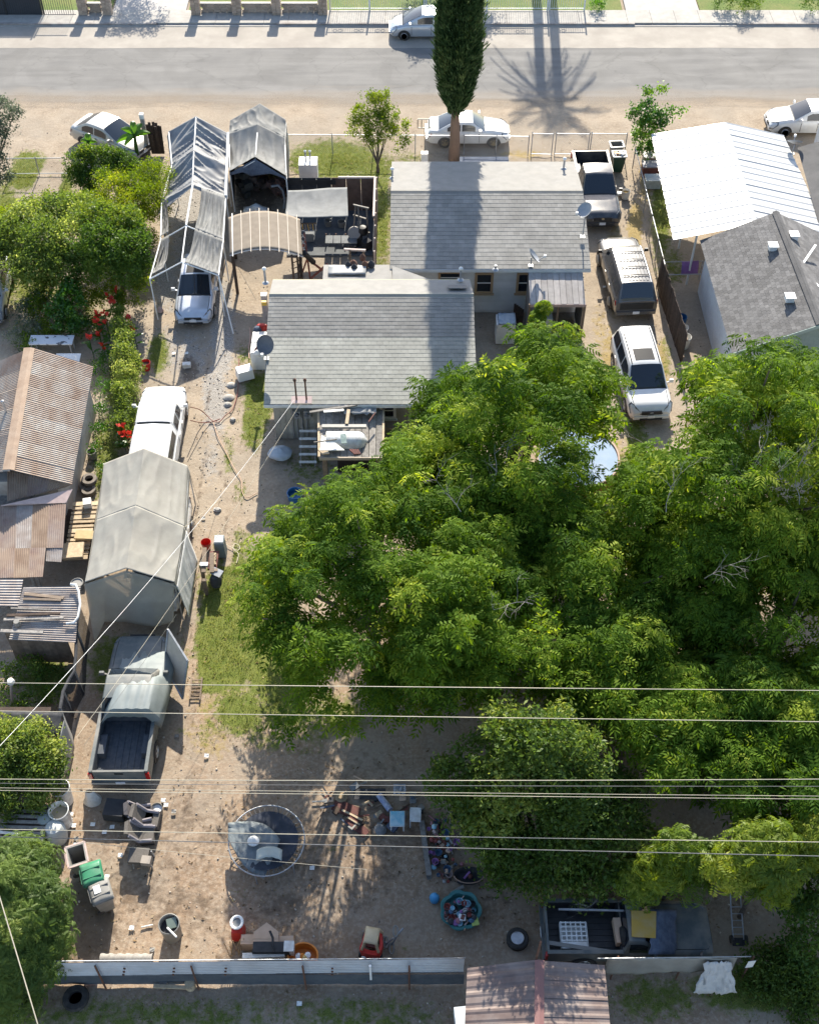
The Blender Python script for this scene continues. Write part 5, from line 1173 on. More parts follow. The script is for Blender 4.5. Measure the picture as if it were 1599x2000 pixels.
def left_sheds():
 rs = [mat('rusty_pale_corrugated', (.43, .38, .32), (.31, .225, .165), rough=.75, scale=2.2, metal=.1, dirt=(.26, .16, .10), dscale=1.5, damt=.7, stretch=(1, .35, 1)), mat('pale_corrugated_rust_spots', (.46, .42, .36), (.36, .28, .215), rough=.75, scale=2.6, metal=.1, dirt=(.30, .2, .13), dscale=1.1, damt=.6, stretch=(1, .4, 1))]
 rd = [mat('brown_rust_corrugated', (.265, .19, .135), (.19, .125, .085), rough=.75, metal=.1, scale=2, dirt=(.35, .29, .23), dscale=1.2, damt=.35), mat('dark_rust_corrugated', (.19, .125, .10), (.27, .2, .15), rough=.75, metal=.1, scale=1.6, dirt=(.33, .31, .3), dscale=1., damt=.4)]
 gr = [mat('gray_corrugated', (.34, .31, .285), (.27, .235, .21), rough=.6, metal=.2, scale=2.4, dirt=(.2, .14, .11), damt=.5)]
 t = thing('shed', 'long shed with a rust streaked corrugated gable roof at the left edge', 'shed', P(70, 830, 0))
 zr, ze = 3.3, 2.5
 rT, rB = P(60, 680, zr), P(20, 918, zr); eT, eB = P(183, 718, ze), P(141, 946, ze); lT, lB = P(-70, 735, ze), P(-115, 930, ze)
 corr_roof(t, eB, eT, rT, rB, 9, 8, .018, rs); corr_roof(t, lT, lB, rB, rT, 6, 12, .018, rs)
 b = MB(); z = Vector((0, 0, .04))
 o = Vector((.17, 0, -.05)); mb = MB(); mb.grid([[rT-o-Vector((0, 0, .05))+z+Vector((-.1, 0, -.02)), rT+z, rT+o+z], [rB-o-Vector((0, 0, .05))+z+Vector((-.1, 0, -.02)), rB+z, rB+o+z]]); mb.build('ridge_cap', rd[0], t, solid=.006)
 w = MB(); w.box(((lT.x+eT.x)/2-.1, (eT.y+eB.y)/2, 1.24), (eT.x-lT.x-.5, eT.y-eB.y-.3, 2.48)); w.build('wall', mat('pale_shed_wall', (.42, .4, .37), (.33, .315, .29), rough=.85, scale=3, dirt=(.22, .19, .16), damt=.5), t)
 q = P(15, 812, 2.95); b = MB(); b.tube([q, q+Vector((0, 0, .75))], .05, 8); b.lathe([(.055, .74), (.07, .8), (.001, .84)], q, 8); b.build('flue_pipe', M['galv'], t)
 # lower hipped corner and lean-to roofs
 t = thing('shed', 'low rusty corrugated lean to joined to the south end of the shed', 'shed', P(60, 1040, 0))
 corr_roof(t, P(15, 980, 2.3), P(128, 952, 2.35), P(141, 946, 2.52), P(15, 919, 2.75), 3, 9, .016, rd, name='hip_panel')
 b = MB(); b.slab([P(3, 987, 2.28), P(130, 980, 2.28), P(142, 955, 2.42), P(18, 984, 2.42)], .04); b.build('flashing', M['pink'], t)
 corr_roof(t, P(-30, 1072, 1.95), P(122, 1070, 1.95), P(128, 985, 2.25), P(-30, 988, 2.25), 5, 8, .014, rd+[gr[0]])
 corr_roof(t, P(-30, 1130, 1.85), P(83, 1127, 1.85), P(89, 1070, 1.97), P(-30, 1072, 1.97), 4, 8, .014, rd)
 corr_roof(t, P(90, 1096, 1.8), P(120, 1098, 1.8), P(123, 1070, 1.93), P(92, 1069, 1.93), 1, 9, .012, gr)
 w = MB(); c = P(55, 1040, 0); w.box((c.x-1, c.y+1.1, .85), (4.6, 2.3, 1.7)); w.build('wall', M['wood_gray'], t)
 for px in (70, 80): b = MB(); p = P(px, 1150, 0); b.beam(p, p+Vector((-.05, .3, 1.8)), .09); b.build('post', M['wood_gray'], t)
 # wall stretch right of the rusty shed, tubs
 t = thing('shed', 'small shed with gray corrugated roof loaded with lumber and a white pipe', 'shed', P(90, 1270, 0))
 corr_roof(t, P(18, 1249, 1.9), P(148, 1255, 1.9), P(158, 1149, 2.05), P(48, 1150, 2.05), 3, 1, .0, gr) if False else None
 a, b_, c, d = P(18, 1249, 1.9), P(148, 1255, 1.9), P(158, 1149, 2.08), P(46, 1150, 2.08)
 for i in range(3):
  f = lambda u, v: lerp(lerp(a, b_, u), lerp(d, c, u), v); v0, v1 = i/3, (i+1)/3+.03; z = Vector((0, 0, .012*i))
  corr(f(0, v0)+z, f(0, v1)+z, f(1, v1)+z, f(1, v0)+z, 9, .016).build('roof_panel', gr[0], t, smooth=60)
 a, b_, c, d = P(-30, 1183, 1.95), P(37, 1184, 1.95), P(46, 1131, 2.05), P(-30, 1131, 2.05)
 corr(a, d, c, b_, 10, .016).build('roof_panel', gr[0], t, smooth=60)
 q0, q1 = P(40, 1296, 0), P(140, 1300, 0)
 for k in range(9): x = lerp(q0.x, q1.x, k/8); b = MB().box((x, lerp(q0.y, q1.y, k/8)+.12, .92), (.27, .03, 1.84+R.uniform(-.1, .03))); b.build('wall_board', M['wood'], t)
 for px in (50, 145): b = MB(); p = P(px, 1200, 0); b.beam((p.x, p.y-.3, 0), (p.x, p.y-.3, 1.98), .1); b.build('post', M['wood_gray'], t)
 z = 2.10
 B = lambda x0, y0, x1, y1, w=.10, h=.05, zz=z: (P(x0, y0, zz), P(x1, y1, zz), w, h)
 for l, bd, mm in (('long gray plank lying lowest on the small shed roof', B(2, 1232, 85, 1235, .12), M['wood_gray']), ('dark plank lying across the left edge of the small shed roof', B(14, 1202, 118, 1198, .10, .05, z+.05), M['wood_dark']), ('weathered plank sticking out left below the dark plank', B(8, 1210, 125, 1206), M['wood_gray']),
                      ('short brown plank along the top of the small shed roof', B(48, 1160, 125, 1168, .12), M['wood']), ('thin stick lying across the middle of the small shed roof', B(22, 1188, 100, 1191, .06), M['wood_gray']), ('brown plank second from the top on the small shed roof', B(46, 1170, 120, 1172, .09), M['wood'])):
  solo('plank', MB().beam(*bd), mm, l, 'plank', 'planks on the small shed roof')
 b = MB(); b.tube([P(x, y, zz) for x, y, zz in ((138, 1141, 2.3), (148, 1142, 2.3), (154, 1155, 2.28), (157, 1180, 2.2), (153, 1205, 2.15), (145, 1216, 2.1), (130, 1218, 2.08))], .045, 8); solo('plastic_pipe', b, M['white_plastic'], 'curved white plastic pipe on the small shed roof', 'pipe', smooth=True)
 b = MB(); b.lathe([(.001, .02), (.19, .02), (.21, .06), (.23, .05), (.2, -.25), (.001, -.25)], P(151, 1140, 1.9), 18); solo('tub', b, M['gray_bin'], 'round tub standing at the upper corner of the small shed', 'tub', smooth=True)
 b = MB(); b.lathe([(.001, .26), (.10, .26), (.11, .02), (.001, 0)], P(36, 1222, 2.0), 12); solo('bucket', b, M['gray_bin'], 'small gray pail standing on the small shed roof', 'bucket', smooth=True)
 # pallets and lumber beside the canopy
 t = thing('lumber_stack', 'stack of pale pallets and boards between the rusty lean to and the mesh canopy', 'lumber', P(155, 1090, 0))
 for k in range(13):
  v = k/12; p, q = P(lerp(143, 125, v), lerp(985, 1090, v), .9-.25*v), P(lerp(192, 172, v), lerp(983, 1088, v), .9-.25*v); b = MB(); b.beam(p, q, .12 if k % 3 else .2, .04); b.build('slat', M['wood_pale'], t)
 for u in (.1, .5, .9):
  b = MB(); b.beam(lerp(P(143, 985, .8), P(192, 983, .8), u), lerp(P(125, 1090, .55), P(172, 1088, .55), u), .07, .1); b.build('bearer', M['wood_pale'], t)
 c = P(158, 1050, 0); MB().box((c.x, c.y, .25), (1.3, 2.1, .5)).build('crate_base', M['wood_dark'], t)
 for px, py, w, d, rz, mm, l in ((143, 1075, .8, .75, .1, M['wood_pale'], 'square tan board lying on the lumber stack'), (167, 1045, .8, .42, -.05, mat('yellow_foam', (.48, .37, .2), (.42, .31, .17), rough=.9), 'yellowed foam slab on the lumber stack'), (172, 985, .32, .35, .2, M['white_plastic'], 'white jug sitting at the top of the lumber stack')):
  solo('board' if mm != M['white_plastic'] else 'jug', MB().box(P(px, py, .95-.2*(mm == M['white_plastic'])*0), (w, d, .07 if mm != M['white_plastic'] else .4), rz=rz, taper=.96), mm, l, 'board' if mm != M['white_plastic'] else 'jug')
 for px, py, r, h, l, mm in ((182, 893, .19, .36, 'dusty tan pail standing beside the shed wall above the tires', M['gray_bin']), (175, 962, .3, .22, 'old tire lying against the shed wall by the lumber', M['rubber'])):
  b = MB(); b.lathe([(.001, .03), (r*.86, .03), (r*.92, h), (r, h), (r*.95, 0), (.001, 0)] if h > .3 else [(r*.55, 0), (r*.95, .02), (r, h*.5), (r*.95, h), (r*.55, h), (r*.55, 0)], P(px, py, 0), 18); solo('bucket' if h > .3 else 'tire', b, mm if h > .3 else mat('dusty_tire', (.22, .19, .16), (.15, .13, .11), rough=.9), l, 'bucket' if h > .3 else 'tire', smooth=True)
 for k, (px, py) in enumerate(((176, 940), (172, 952))): b = MB(); b.lathe([(.17, 0), (.3, .02), (.33, .1), (.3, .18), (.17, .18), (.17, 0)], P(px, py, .2*(1-k)), 18); solo('tire', b, mat('dusty_tire', (.22, .19, .16)), ('upper dusty tire stacked by the shed corner', 'lower dusty tire stacked by the shed corner')[k], 'tire', smooth=True)
 # white board bench above the rusty shed
 c = P(108, 688, 0); t = thing('bench_table', 'white table with dark stains standing behind the rusty shed', 'table', c)
 MB().box(c+Vector((0, 0, .72)), (1.95, .62, .05)).build('tabletop', mat('stained_white_board', (.52, .55, .58), (.08, .08, .09), rough=.6, scale=3.2, lo=.54, hi=.6), t)
 for sx in (-1, 1):
  for sy in (-1, 1): MB().beam(c+Vector((sx*.85, sy*.25, 0)), c+Vector((sx*.85, sy*.25, .7)), .06).build('leg', M['galv'], t)
 solo('board', MB().box(P(133, 699, .45), (1.1, .5, .04), rx=.1), M['white'], 'pale board leaning below the stained white table', 'board')
 # black tarp shack at lower left
 t = thing('shack', 'low shack roofed with black tarp and hung with gray cloth at the lower left', 'shack', P(60, 1460, 0))
 a, b_, c, d = P(-40, 1432, 1.7), P(114, 1436, 1.7), P(122, 1392, 1.9), P(-40, 1388, 1.9)
 mb = MB(); mb.grid([[lerp(lerp(d, c, i/24), lerp(a, b_, i/24), j/6)+Vector((0, 0, .05*nz3(i*.5, j*.7, 6))) for i in range(25)] for j in range(7)]); mb.build('roof_tarp', M['dark'], t, smooth=True, solid=.012)
 mb = MB(); tp = [P(122, 1392, 1.9), P(126, 1405, 1.7), P(118, 1436, 1.7), P(112, 1470, 1.6)]; bt = [P(143, 1440, .1), P(146, 1460, .1), P(138, 1500, .1), P(120, 1522, .1)]
 mb.grid(sheet_between(tp, bt, 24, 12, 0, .08, 5., 201)); mb.build('cloth_wall', M['gray_tarp'], t, smooth=True, solid=.01)
 c = P(50, 1490, 0); MB().box((c.x-.6, c.y+.5, .8), (3.2, 1.4, 1.6)).build('wall', M['wood_dark'], t)
 # brushy fence line beside small shed
 t = thing('rope_fence', 'dark twisted rope of vines hanging along the property line by the small shed', 'fence', P(140, 1330, 0))
 pts = [P(x, y, z) for x, y, z in ((156, 1180, 1.8), (150, 1230, 1.7), (149, 1280, 1.6), (146, 1310, 1.55), (136, 1325, 1.6), (124, 1350, 1.6), (118, 1385, 1.65))]
 for s in range(3): b = MB(); b.tube([p+Vector((.05*nz3(i*1.3, s*5), .05*nz3(i, s*7, 3), .06*nz3(i*2, s))) for i, p in enumerate(pts)], .05, 6); b.build('vine_rope', M['dark'], t, smooth=True)
 for i in (1, 3, 5, 6): b = MB(); b.tube([(pts[i].x, pts[i].y, 0), pts[i]], .05, 6); b.build('post', M['wood_gray'], t)
 mb = MB(); mb.grid(sheet_between([p-Vector((0, 0, .1)) for p in pts], [Vector((p.x+.05, p.y-.05, .1)) for p in pts], 30, 6, 0, .05, 6, 211)); mb.build('black_cloth', mat('black_mesh_cloth', (.035, .035, .038), rough=.9, alpha=.8), t, smooth=True)
 # bottom right brown shed
 t = thing('shed', 'small shed with brown ribbed metal gable roof crossing the bottom fence', 'shed', P(1050, 1990, 0))
 zr, ze = 2.75, 2.2; rT, rB = P(1053, 1876, zr), P(1052, 2060, zr); lT, lB = P(912, 1893, ze), P(905, 2060, ze); qT, qB = P(1180, 1885, ze), P(1196, 2060, ze)
 for s, (a, b_, c, d) in enumerate(((lB, lT, rT, rB), (qT, qB, rB, rT))):
  for i in range(5):
   f = lambda u, v: lerp(lerp(a, b_, u), lerp(d, c, u), v); u0, u1 = i/5, (i+1)/5+.01; rows = []; z = Vector((0, 0, .003*(i % 2)))
   for v in (0, .5, 1): rows.append([f(lerp(u0, u1, k/8), v)+z+Vector((0, 0, .022 if k in (3, 4, 7, 8) else 0)) for k in range(9)])
   MB().grid(rows).build('roof_panel', M['brown_metal'], t, solid=.005)
 mb = MB(); o = Vector((.13, 0, -.01)); z = Vector((0, 0, .06)); mb.grid([[rT-o+z*.6, rT+z, rT+o+z*.6], [rB-o+z*.6, rB+z, rB+o+z*.6]]); mb.build('ridge_cap', mat('dark_red_ridge', (.2, .1, .09), rough=.5), t, solid=.006)
 MB().box(((lT.x+qT.x)/2, rT.y-1.6, 1.1), (qT.x-lT.x-.3, 3., 2.2)).build('wall', M['wood_red'], t)
 p = P(900, 1990, 1.9); MB().box(p, (.35, .5, .5), rz=.1).build('side_box', mat('pale_gray_box', (.5, .53, .54), rough=.6), t)
 b = MB(); p = P(1046, 1876, 2.6); b.tube([p, p+Vector((.08, .2, .85))], .035, 8); solo('iron_pipe', b, M['rust'], 'rusty iron pipe sticking up behind the brown shed ridge', 'pipe')
left_sheds()

def workshop():
 wp = mat('brown_plywood', (.16, .10, .075), (.11, .07, .05), rough=.85, scale=4, rnd=.1); pal = mat('pale_stud', (.50, .42, .38), (.42, .35, .31), rough=.8, rnd=.1)
 t = thing('workshop_pen', 'roofless fenced work pen with black tarp walls beside the gray carport', 'pen', P(650, 440, 0))
 h = 2.0; NL, NR, SR = P(560, 347, h), P(733, 346, h), P(731, 490, h)
 x0, x1, yn, ys = NL.x, NR.x, NR.y, P(731, 490, h).y
 for k in range(6):
  a, b_ = lerp(x0, x1, k/6), lerp(x0, x1, (k+1)/6); MB().box(((a+b_)/2, yn, h/2), (b_-a-.02, .03, h-.06)).build('wall_panel', wp if k > 2 else M['dark'], t)
 for k in range(5):
  a, b_ = lerp(yn, ys, k/5), lerp(yn, ys, (k+1)/5); MB().box((x1, (a+b_)/2, h/2), (.03, abs(b_-a)-.02, h-.06)).build('wall_panel', wp if k < 3 else M['dark'], t)
 b = MB(); b.beam((lerp(x0, x1, .58), yn-.02, h), (x1, yn-.02, h), .09, .09); b.build('top_plate', pal, t)
 b = MB(); b.beam((x1-.02, yn-.06, h), (x1-.02, lerp(yn, ys, .55), h), .10, .09); b.build('top_plate', pal, t)
 for k in range(7): y = lerp(yn, ys, k/6); b = MB(); b.beam((x1+.06, y, 0), (x1+.06, y, h), .07); b.build('stud', pal, t)
 b = MB(); b.beam((x0, yn-.03, h-.25), (lerp(x0, x1, .55), yn-.03, h-.25), .05, .3); b.build('black_plastic_strip', M['black'], t)
 # concrete pad
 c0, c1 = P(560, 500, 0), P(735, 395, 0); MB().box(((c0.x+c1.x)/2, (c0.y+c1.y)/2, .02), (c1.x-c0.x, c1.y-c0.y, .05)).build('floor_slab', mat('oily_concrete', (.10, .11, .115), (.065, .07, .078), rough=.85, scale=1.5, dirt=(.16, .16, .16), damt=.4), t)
 # tarp roof
 A = [P(562, 372, 2.25), P(600, 371, 2.2), P(640, 367, 2.2), P(678, 366, 2.25)]; B = [P(556, 424, 2.2), P(600, 425, 2.15), P(640, 424, 2.15), P(680, 423, 2.25)]
 mb = MB(); mb.grid(sheet_between(A, B, 40, 16, .12, .04, 4., 231)); solo('shade_tarp', mb, mat('charcoal_tarp', (.145, .15, .15), (.115, .12, .12), rough=.75, scale=4), 'charcoal shade tarp tied over the left half of the work pen', 'tarp', smooth=True, solid=.01)
 # machine with wheel (weight machine / grinder)
 t = thing('exercise_machine', 'tall dusty steel frame machine with a wheel at the right of the work pen', 'machine', P(705, 470, 0))
 fr = mat('dusty_steel', (.22, .2, .17), (.15, .135, .12), rough=.7)
 for a, b_ in (((690, 400, 1.9), (720, 407, 1.9)), ((694, 402, 1.9), (690, 455, .4)), ((716, 406, 1.9), (718, 462, .3)), ((690, 420, 1.4), (716, 428, 1.4)), ((698, 432, 1.2), (702, 450, .9)), ((692, 450, .5), (722, 455, .5)), ((699, 405, 1.85), (702, 440, 1.0))):
  b = MB(); b.beam(P(*a), P(*b_), .07); b.build('frame_bar', fr, t)
 c = P(692, 455, .75); b = MB(); b.lathe([(.001, .06), (.30, .06), (.33, .0), (.30, -.06), (.001, -.06)], c, 20, M=Matrix.Rotation(rad(55), 3, 'X')); b.build('wheel', mat('pale_disc', (.30, .28, .26), rough=.6), t, smooth=True)
 b = MB(); b.lathe([(.001, .25), (.18, .2), (.26, 0), (.2, -.2), (.001, -.25)], P(708, 450, .8), 14); b.build('motor', M['black'], t, smooth=True)
 for k, (px, py) in enumerate(((700, 470), (716, 478), (690, 484))): b = MB().box(P(px, py, .25), (.4, .35, .5), rz=k*.7); b.build('weight_block', M['dark'], t)
 # workbench and small things
 t = thing('workbench', 'gray workbench of joined panels on the floor of the work pen', 'workbench', P(668, 470, 0))
 for k in range(4): MB().box(P(643+k*15.5, 468, .55), (.36, .62, .05), rz=.02*k).build('top_panel', M['gray_cloth'], t)
 for k in range(4): p = P(638+k*19, 474, 0); MB().beam(p, p+Vector((0, 0, .53)), .06).build('leg', M['rust'], t)
 for k, (px, py, s, l) in enumerate(((641, 440, .2, 'left gray pail on the work pen floor'), (667, 442, .2, 'right gray pail on the work pen floor'))): b = MB(); b.lathe([(.001, .02), (s*.8, .02), (s*.85, .32), (s, .32), (s*.8, 0), (.001, 0)], P(px, py, .05), 14); solo('bucket', b, M['gray_bin'], l, 'bucket', smooth=True)
 t = thing('chair', 'low gray chair at the left inside the work pen', 'chair', P(605, 462, 0)); MB().box(P(605, 455, .45), (.45, .42, .06)).build('seat', M['gray_cloth'], t); MB().box(P(604, 464, .3), (.42, .05, .45)).build('backrest', M['gray_cloth'], t)
 for sx in (-1, 1):
  for sy in (-1, 1): p = P(605, 459, 0)+Vector((sx*.18, sy*.17, 0)); MB().beam(p, p+Vector((0, 0, .43)), .035).build('leg', M['galv'], t)
 b = MB(); 
 p0, p1 = P(574, 437, 1.6), P(618, 436, 1.6); t = thing('tool_rack', 'row of hanging tools on a rail under the charcoal tarp', 'tool rack', p0); b.beam(p0, p1, .04, .06); b.build('rail', M['wood'], t)
 for k in range(9): q = lerp(p0, p1, (k+.5)/9); MB().beam(q+Vector((0, -.05, 0)), q+Vector((.02*(k % 3), -.05, -.3-.05*(k % 3))), .05, .02).build('tool', M['mustard'] if k % 2 else M['wood_gray'], t)
 # posts with bags / lifting frame on the flat roof
 t = thing('hoist_frame', 'rusty engine hoist frame with chain blocks above the flat roof edge', 'hoist', P(690, 515, 0))
 b = MB(); b.beam(P(672, 487, 2.3), P(714, 489, 2.3), .09, .09); b.build('cross_beam', pal, t)
 for px in (683, 710): b = MB(); q = P(px, 488, 2.3); b.beam((q.x, q.y, 0), q, .09); b.build('upright', M['wood'], t)
 for k, (px, py, s) in enumerate(((680, 520, .14), (690, 517, .17), (692, 525, .15), (713, 519, .15), (725, 518, .15), (708, 505, .13))):
  b = MB(); b.lathe([(.001, -.1), (s, -.06), (s*1.1, .08), (s*.6, .2), (.001, .28)], P(px, py, 2.9), 10); b.build('chain_block', M['rust'] if k % 2 else M['dark'], t, smooth=True)
 # bench posts + log (punch bag)
 b = MB(); b.tube([P(594, 494, 2.0), P(612, 512, .9)], .13, 12); solo('punch_bag', b, M['black'], 'black cylindrical bag leaning below the gazebo corner', 'bag', smooth=True)
 t = thing('rust_frame', 'bent red rusty steel frame standing at the gazebo right side', 'frame', P(597, 540, 0))
 for a, b_ in (((594, 455, 2.), (600, 500, 1.2)), ((600, 500, 1.2), (606, 545, 0)), ((588, 540, 0), (600, 505, 1.1)), ((600, 505, 1.1), (630, 528, .5)), ((606, 545, .1), (640, 515, .8)), ((596, 470, 1.7), (590, 490, 1.5))): b = MB(); b.beam(P(*a), P(*b_), .08); b.build('bar', mat('red_rust', (.28, .09, .06), (.18, .07, .05), rough=.8), t)
 for k in range(4): b = MB(); b.tube([P(592, 455+k*12, 2.0-.1*k)+Vector((.1*math.cos(a), 0, .14*math.sin(a))) for a in np.linspace(0, 6.28, 10)], .015, 5); b.build('hoop', M['galv'], t)
 # AC unit on the lawn
 c = P(604, 352, 0); t = thing('cooler_unit', 'white evaporative cooler box with two pipes behind the work pen', 'cooler', c); MB().box(c+Vector((0, .1, .55)), (.95, .8, 1.1)).build('cabinet', M['white'], t)
 for dx in (-.12, .12): b = MB(); b.tube([c+Vector((dx, .1, 1.1)), c+Vector((dx, .1, 1.65))], .045, 8); b.build('pipe', M['galv'], t); b = MB(); b.lathe([(.06, 1.62), (.08, 1.68), (.001, 1.74)], c+Vector((dx, .1, 0)), 8); b.build('pipe_cap', M['white'], t)
workshop()

def rear_leanto():
 t = thing('plank_shed', 'plank roofed shed behind the rear house with junk lying on its roof', 'shed', P(690, 930, 0))
 z = 2.15; a, b_, c, d = P(623, 893, z), P(748, 893, z), P(749, 800, z+.15), P(622, 803, z+.15)
 for k in range(9):
  u, v = k/9+.004, (k+1)/9-.004; dz = Vector((0, 0, R.uniform(0, .015))); MB().slab([lerp(a, b_, u)+dz, lerp(a, b_, v)+dz, lerp(d, c, v)+dz, lerp(d, c, u)+dz], .03).build('roof_board', M['wood_gray'], t)
 mb = MB(); mb.beam(a-Vector((0, .02, .06)), b_-Vector((0, .02, .06)), .05, .14); mb.build('fascia', mat('tan_fascia', (.42, .35, .28), rough=.8), t)
 for p, q in ((a, d), (b_, c)): mb = MB(); mb.beam(p+Vector((0, 0, .02)), q+Vector((0, 0, .02)), .08, .06); mb.build('edge_board', M['wood_pale'], t)
 for q in (a, b_): mb = MB(); mb.beam((q.x+.2*(1 if q is a else -1), q.y+.1, 0), (q.x+.2*(1 if q is a else -1), q.y+.1, 2.0), .18); mb.build('post', M['wood'], t)
 mb = MB(); mb.box(((a.x+b_.x)/2+.3, (a.y+d.y)/2+.6, .9), (1.9, 1.2, 1.8)); mb.build('back_wall', M['wood_dark'], t)
 # things on its roof
 p, q = P(637, 851, z+.35), P(718, 851, z+.35); mb = MB(); rows = []
 for i in range(13):
  e = min(1, (12-i)/3, 1); e = math.sqrt(max(.0, 1-(1-min(1, (12-i)/3))**2)); rows.append([lerp(p, q, i/12)+Vector((0, .34*math.cos(k*.2617)*1.25*e, -.30+.38*math.sin(k*.2617)*e)) for k in range(13)])
 mb.grid(rows); mb.f.append(tuple(range(13))); solo('water_heater_tank', mb, M['white_plastic'], 'white metal tank lying on its side on the plank shed roof', 'tank', smooth=40)
 mb = MB(); mb.box(P(672, 833, z+.42), (1.75, .16, .1), rz=.0); solo('gray_rail', mb, M['gray_bin'], 'gray rail lying behind the white tank', 'rail')
 mb = MB(); mb.slab([P(625, 879, z+.28), P(673, 879, z+.28), P(655, 865, z+.3), P(628, 850, z+.32)], .04); solo('sheet_metal', mb, M['white'], 'pointed white sheet panel lying at the left of the plank shed roof', 'panel')
 mb = MB(); mb.box(P(671, 857, z+.80), (.22, .42, .05), rz=.12, rx=.3); solo('framed_glass', mb, mat('green_gray_glass', (.25, .32, .28), (.4, .46, .42), rough=.3, scale=8), 'small greenish framed pane lying on the white tank', 'pane')
 zz = z+.2
 for l, x0, y0, x1, y1, w, m in (('long gray plank running up over the eave of the rear house', 605, 805, 740, 784, .1, M['wood_gray']), ('short pale stud pointing down the plank shed roof', 681, 800, 677, 828, .13, M['wood_pale']), ('thin gray pipe along the back of the plank shed roof', 632, 804, 671, 801, .1, M['white_plastic']), ('red brown stick lying at the right of the plank shed roof', 733, 806, 720, 824, .05, M['wood_red']), ('thin rod sticking out left of the plank shed', 613, 864, 658, 858, .035, M['wood_gray'])):
  solo('plank', MB().beam(P(x0, y0, zz+.35), P(x1, y1, zz+.3), w, .05), m, l, 'plank', 'planks and rods on the plank shed roof')
 mb = MB(); mb.grid([[P(672, 800, zz+.15)+Vector((i*.13, j*.13-.3, .14*nz3(i*.8, j*.8, 4)+.05)) for i in range(11)] for j in range(5)]); solo('gray_sheet', mb, M['gray_tarp'], 'crumpled gray sheet at the back of the plank shed roof', 'sheet', smooth=True, solid=.01)
 for k, (px, py, m, l) in enumerate(((630, 882, M['wood_pale'], 'tan box at the front left corner of the plank shed roof'), (691, 882, M['wood_red'], 'tangle of red slats at the front of the white tank'))):
  mb = MB()
  for q in range(4): mb.beam(P(px-8+5*q, py-4, z+.25), P(px+3+3*q, py+5, z+.22), .07, .06)
  solo('slat_bundle', mb, m, l, 'slats')
 # bench to the right, items
 mb = MB(); mb.box(P(760, 832, 1.2), (.5, .35, .1)); solo('shelf_box', mb, M['pink'], 'pinkish board shelf between the plank shed and the leaves', 'shelf')
 # ladder-like pallet and sack
 p = P(603, 890, 0); t = thing('pallet', 'pale slatted pallet leaning against the plank shed post', 'pallet', p)
 for k in range(5): MB().box(p+Vector((.0, .5-.25*k, .95-.2*k)), (.72, .10, .03), rx=rad(38)).build('slat', M['white_plastic'], t)
 for dx in (-.3, 0.3): MB().beam(p+Vector((dx, .62, .98)), p+Vector((dx, -.62, .0)), .05, .06).build('bearer', M['wood_gray'], t)
 c = P(548, 893, 0); mb = MB(); rows = []
 for j in range(9):
  v = j/8; rr = .52*math.sin(math.pi*min(1, .12+.88*v)) if v < .75 else .52*math.sin(math.pi*.78)*(1-(v-.75)*3.9)
  rows.append([c+Vector((rr*(1+.22*nz3(math.cos(a)*1.5, math.sin(a)*1.5, v*3))*math.cos(a), rr*.75*(1+.22*nz3(math.cos(a)*1.5+4, math.sin(a)*1.5, v*3))*math.sin(a), .02+.55*v+.06*nz3(a, v*4))) for a in np.linspace(0, 6.2832, 25)])
 solo('woven_sack', mb.grid(rows), mat('white_woven_plastic', (.46, .50, .54), (.38, .42, .46), rough=.55), 'bulging white woven sack on the dirt beside the rear house', 'sack', smooth=True)
 b = MB(); b.lathe([(.001, .04), (.27, .04), (.29, .3), (.33, .3), (.30, 0), (.001, 0)], P(577, 972, 0), 20); solo('tub', b, M['blue'], 'blue tub half hidden under the walnut leaves', 'tub', smooth=True)
 b = MB()
 for k in range(7): b.box(P(690, 955, .3+.12*k)+Vector((R.uniform(-.5, .5), R.uniform(-.3, .3), 0)), (R.uniform(.3, .7), R.uniform(.2, .5), .16), rz=R.uniform(0, 3), rx=R.uniform(-.5, .5))
 solo('scrap_pile', b, M['wood_dark'], 'pile of dark scrap under the plank shed by the leaves', 'scrap')
rear_leanto()
